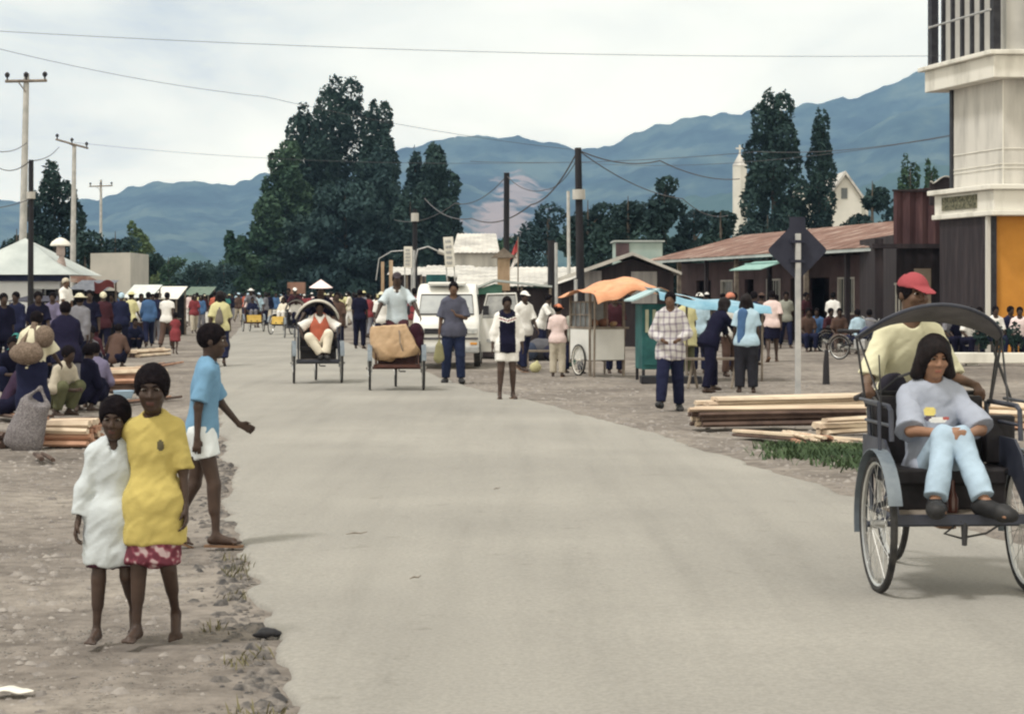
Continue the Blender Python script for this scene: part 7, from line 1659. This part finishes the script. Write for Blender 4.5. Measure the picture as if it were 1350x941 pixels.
stand(88, 541, 1.50, 200, 'person in a dark hooded jacket standing with back turned behind the firewood', dict(mat=cloth('dark_indigo', (32, 30, 52)), sleeve=1.9, loose=.03, hem=.08), dict(mat=C_GRY, len=1.3, loose=.02), hair='afro', pose=dict(lean=14, legR=(8, 5, -4, 4), legL=(10, 5, -6, 4), armR=(30, 10, 60, 4), armL=(30, 10, 60, 4)))
LSIT = [(122, 29.4, 185, C_PLP, C_BLK, 'squatting person in pale purple with back turned behind the firewood', None, None), (100, 28.6, 150, C_BLK, C_BLK, 'squatting person in black beside the one in pale purple', None, None),
        (150, 44, 170, C_BRW, C_BLK, 'crouching person in dark brown before the far firewood', None, None), (70, 27.5, 60, C_BEI, C_OLV, 'person in beige sitting on the ground next to the net-bag woman', None, None),
        (112, 40, 30, C_GRY, C_BLK, 'person in grey squatting in the middle of the left market', None, None), (132, 42, -30, C_MAR, C_BLK, 'person in maroon squatting in the middle of the left market', None, None),
        (14, 32, 20, C_BLK, C_NAVY, 'person in black squatting at the picture edge', None, None), (30, 36, -10, C_TEA, C_NAVY, 'person in teal squatting under the hut', 'wrap', C_TEA), (64, 38, 10, C_NAVY, C_BLK, 'person in navy with a pale cloth cap squatting by the hut', 'wrap', C_OFF),
        (92, 46, 0, C_BRW, C_NAVY, 'person in brown squatting by the dark stall', None, None), (176, 58, 20, C_NAVY, C_BLK, 'person in navy squatting by the awning stalls', None, None), (8, 26.5, 100, cloth('dark_plum', (58, 42, 62)), C_BLK, 'person in dark plum squatting at the very left edge', None, None)]
for i, (px, Y, rz, a_, b_, lab, ht, hm_) in enumerate(LSIT):
    sit(px, Y, 1.58, rz, lab, dict(mat=a_, sleeve=1.5, loose=.02, hem=.0), b_, seat=.22, pose=SQ, hat=ht, hatmat=hm_, hair='afro' if i % 2 else 'short')
LST = [(50, 40, 1.60, 20, C_BLK, C_NAVY, 'standing person in black just right of the thin dark pole', None), (22, 44, 1.62, -20, C_NAVY, C_BLK, 'standing person in navy under the white hut wall', None), (4, 38, 1.60, 30, C_BLK, C_BLK, 'standing person in black at the left picture edge', None),
       (104, 38, 1.58, 170, C_GRY, C_NAVY, 'standing person in a grey shirt behind the squatters', 'brim'), (118, 44, 1.62, 10, C_BLK, C_MAR, 'standing person in black shirt and maroon trousers in the left market', None), (136, 50, 1.60, 190, C_MAR, C_BLK, 'standing person in maroon near the red cloth', 'wrap'),
       (70, 48, 1.6, 0, C_PLP, C_NAVY, 'standing person in pale purple before the low dark stall', None), (160, 56, 1.6, 180, C_NAVY, C_BLK, 'standing person in navy with a light blue head cloth', 'wrapb'), (172, 60, 1.6, 150, C_YLW, C_NAVY, 'standing person in pale yellow by the awning stalls', 'brimy'),
       (196, 62, 1.62, 200, C_BLU, C_NAVY, 'standing person in a bright blue shirt by the white awning', None), (206, 66, 1.6, 170, C_NAVY, C_GRY, 'standing person in navy and grey by the white awning', None), (186, 64, 1.6, 20, C_WH, C_BRW, 'standing person in white between the awning stalls', None),
       (148, 62, 1.6, -10, C_BLK, C_BLK, 'standing person all in black by the red cloth', None), (80, 56, 1.6, 20, C_BRW, C_BLK, 'standing person in brown beside the beige counter', None)]
for i, (px, Y, H, rz, a_, b_, lab, ht) in enumerate(LST):
    stand(px, 0, H, rz, lab, dict(mat=a_, sleeve=[.9, 1.8][i % 2], loose=.016, hem=.05), b_, Y=Y, hat={'wrapb': 'wrap', 'brimy': 'brim'}.get(ht, ht), hatmat={None: None, 'brim': C_OFF, 'wrap': C_OFF, 'wrapb': C_LBL, 'brimy': C_YLW}[ht], pose=[WALK, {}, WALK2][i % 3], hair='afro' if i % 3 == 0 else 'short')
# person on the raised counter with a white shirt
b = MB(); b.bb((X(74, 52), 51.6, 0), (X(96, 52), 52.4, .38)); tag(b.build('wooden_crate', WOODG), 'big wooden crate that a man in white stands on beside the hut', 'crate')
person((X(85, 52), 52, .385), 60, 1.58, 'man in a white shirt standing on the crate beside the hut', tone='mid', vox=.018, top=dict(mat=C_WH, sleeve=.9, loose=.014, hem=.02), bottom=dict(mat=C_NAVY, len=1.9, loose=.014), hat='wrap', hatmat=C_BEI, pose=dict(lean=4, armR=(20, 8, 60, 3)))
# ------------------------------------------------------------------ the far crowd on and beside the road
rc = random.Random(21)
TOPS = [('white', C_WH), ('cream', C_CR), ('pale yellow', C_YLW), ('light blue', C_LBL), ('pink', C_PKS), ('grey', C_GRY), ('black', C_BLK), ('navy', C_NAVY), ('maroon', C_MAR), ('brown', C_BRW), ('blue', C_BLU), ('teal', C_TEA), ('red', C_RED), ('pale purple', C_PLP), ('rust orange', C_OR)]
BOTS = [('navy', C_NAVY), ('black', C_BLK), ('grey', C_GRY), ('brown', C_BRW), ('beige', C_BEI), ('white', C_WH)]
HATS = [(None, ''), (None, ''), (None, ''), ('cap', ', cap'), ('brim', ', brimmed hat'), ('wrap', ', head cloth')]
def far_crowd(n, pxr, Yr, where, gname, dark=False):
    used_ = set(); k_ = 0
    while k_ < n:
        t_, b_, h_ = rc.choice(TOPS+(TOPS[5:10]*3 if dark else TOPS[:5])), rc.choice(BOTS[:4] if dark else BOTS), rc.choice(HATS); key = (t_[0], b_[0], h_[0])
        if key in used_ or t_[0] == b_[0]: continue
        used_.add(key); k_ += 1
        px = pxr[0]+(pxr[1]-pxr[0])*((k_-.5+rc.uniform(-.4, .4))/n); Y = rc.uniform(*Yr)
        H = rc.uniform(1.52, 1.70); rz = rc.choice([0, 180, 175, -170, 10, 90, -90, 20, 160])+rc.uniform(-15, 15)
        lab = 'person, %s shirt, %s %s%s, %s' % (t_[0], b_[0], 'trousers' if k_ % 3 else 'skirt', h_[1], where)
        stand(px, 0, H, rz, lab, dict(mat=t_[1], sleeve=rc.choice([.9, 1.8]), loose=.016, hem=.05), dict(mat=b_[1], len=1.9, loose=.014) if k_ % 3 else dict(kind='skirt', mat=b_[1], len=1.3, loose=.012), Y=Y, vox=.030, hat=h_[0], hatmat=rc.choice([C_WH, C_OFF, C_LBL, C_YLW]),
              group=gname, hair=rc.choice(['short', 'afro', 'bob']), pose=rc.choice([WALK, WALK2, {}]))
far_crowd(15, (105, 215), (68, 98), 'in the left market crowd', 'people in the left market crowd', True)
far_crowd(14, (212, 290), (84, 125), 'far by the left verge', 'people by the left verge')
far_crowd(16, (262, 330), (105, 160), 'far down the road', 'people far down the road')
far_crowd(22, (325, 450), (96, 140), 'behind the yellow-fronted rickshaws', 'people on the road')
far_crowd(20, (425, 520), (66, 110), 'before the big tree clump', 'people at the right verge')
far_crowd(8, (500, 560), (60, 80), 'beside the sheds left of the minivan', 'people beside the sheds')
stand(474, 458, 1.68, 170, 'tall dark figure all in black standing at the road edge between the rickshaws', C_BLK, C_BLK, tone='dark', Y=60, vox=.02)
stand(444, 0, 1.6, 10, 'person in a brown shirt and black trousers right of the white-rimmed rickshaw', C_BRW, C_BLK, Y=52)
stand(503, 0, 1.62, 190, 'person in white with a big pale hat behind the bundle rider', C_WH, C_NAVY, Y=58, hat='brim', hatmat=C_OFF)
# brown box carried on a head
t = stand(391, 0, 1.62, 175, 'person with a big brown box balanced on the head', C_MAR, C_BLK, Y=92, vox=.026, pose=dict(armR=(150, 10, 170, 2), armL=(150, 10, 170, 2)))
b = MB(); b.box((0, 0, 0), (.78, .45, .52)); o = b.build('cardboard_box', mat('brown_box', (.20, .11, .08), (.28, .16, .12), scale=2), None, bevel=.01); o.location = (X(391, 92), 92, 1.62+.26); tag(o, 'large brown box carried on a head above the far crowd', 'box')
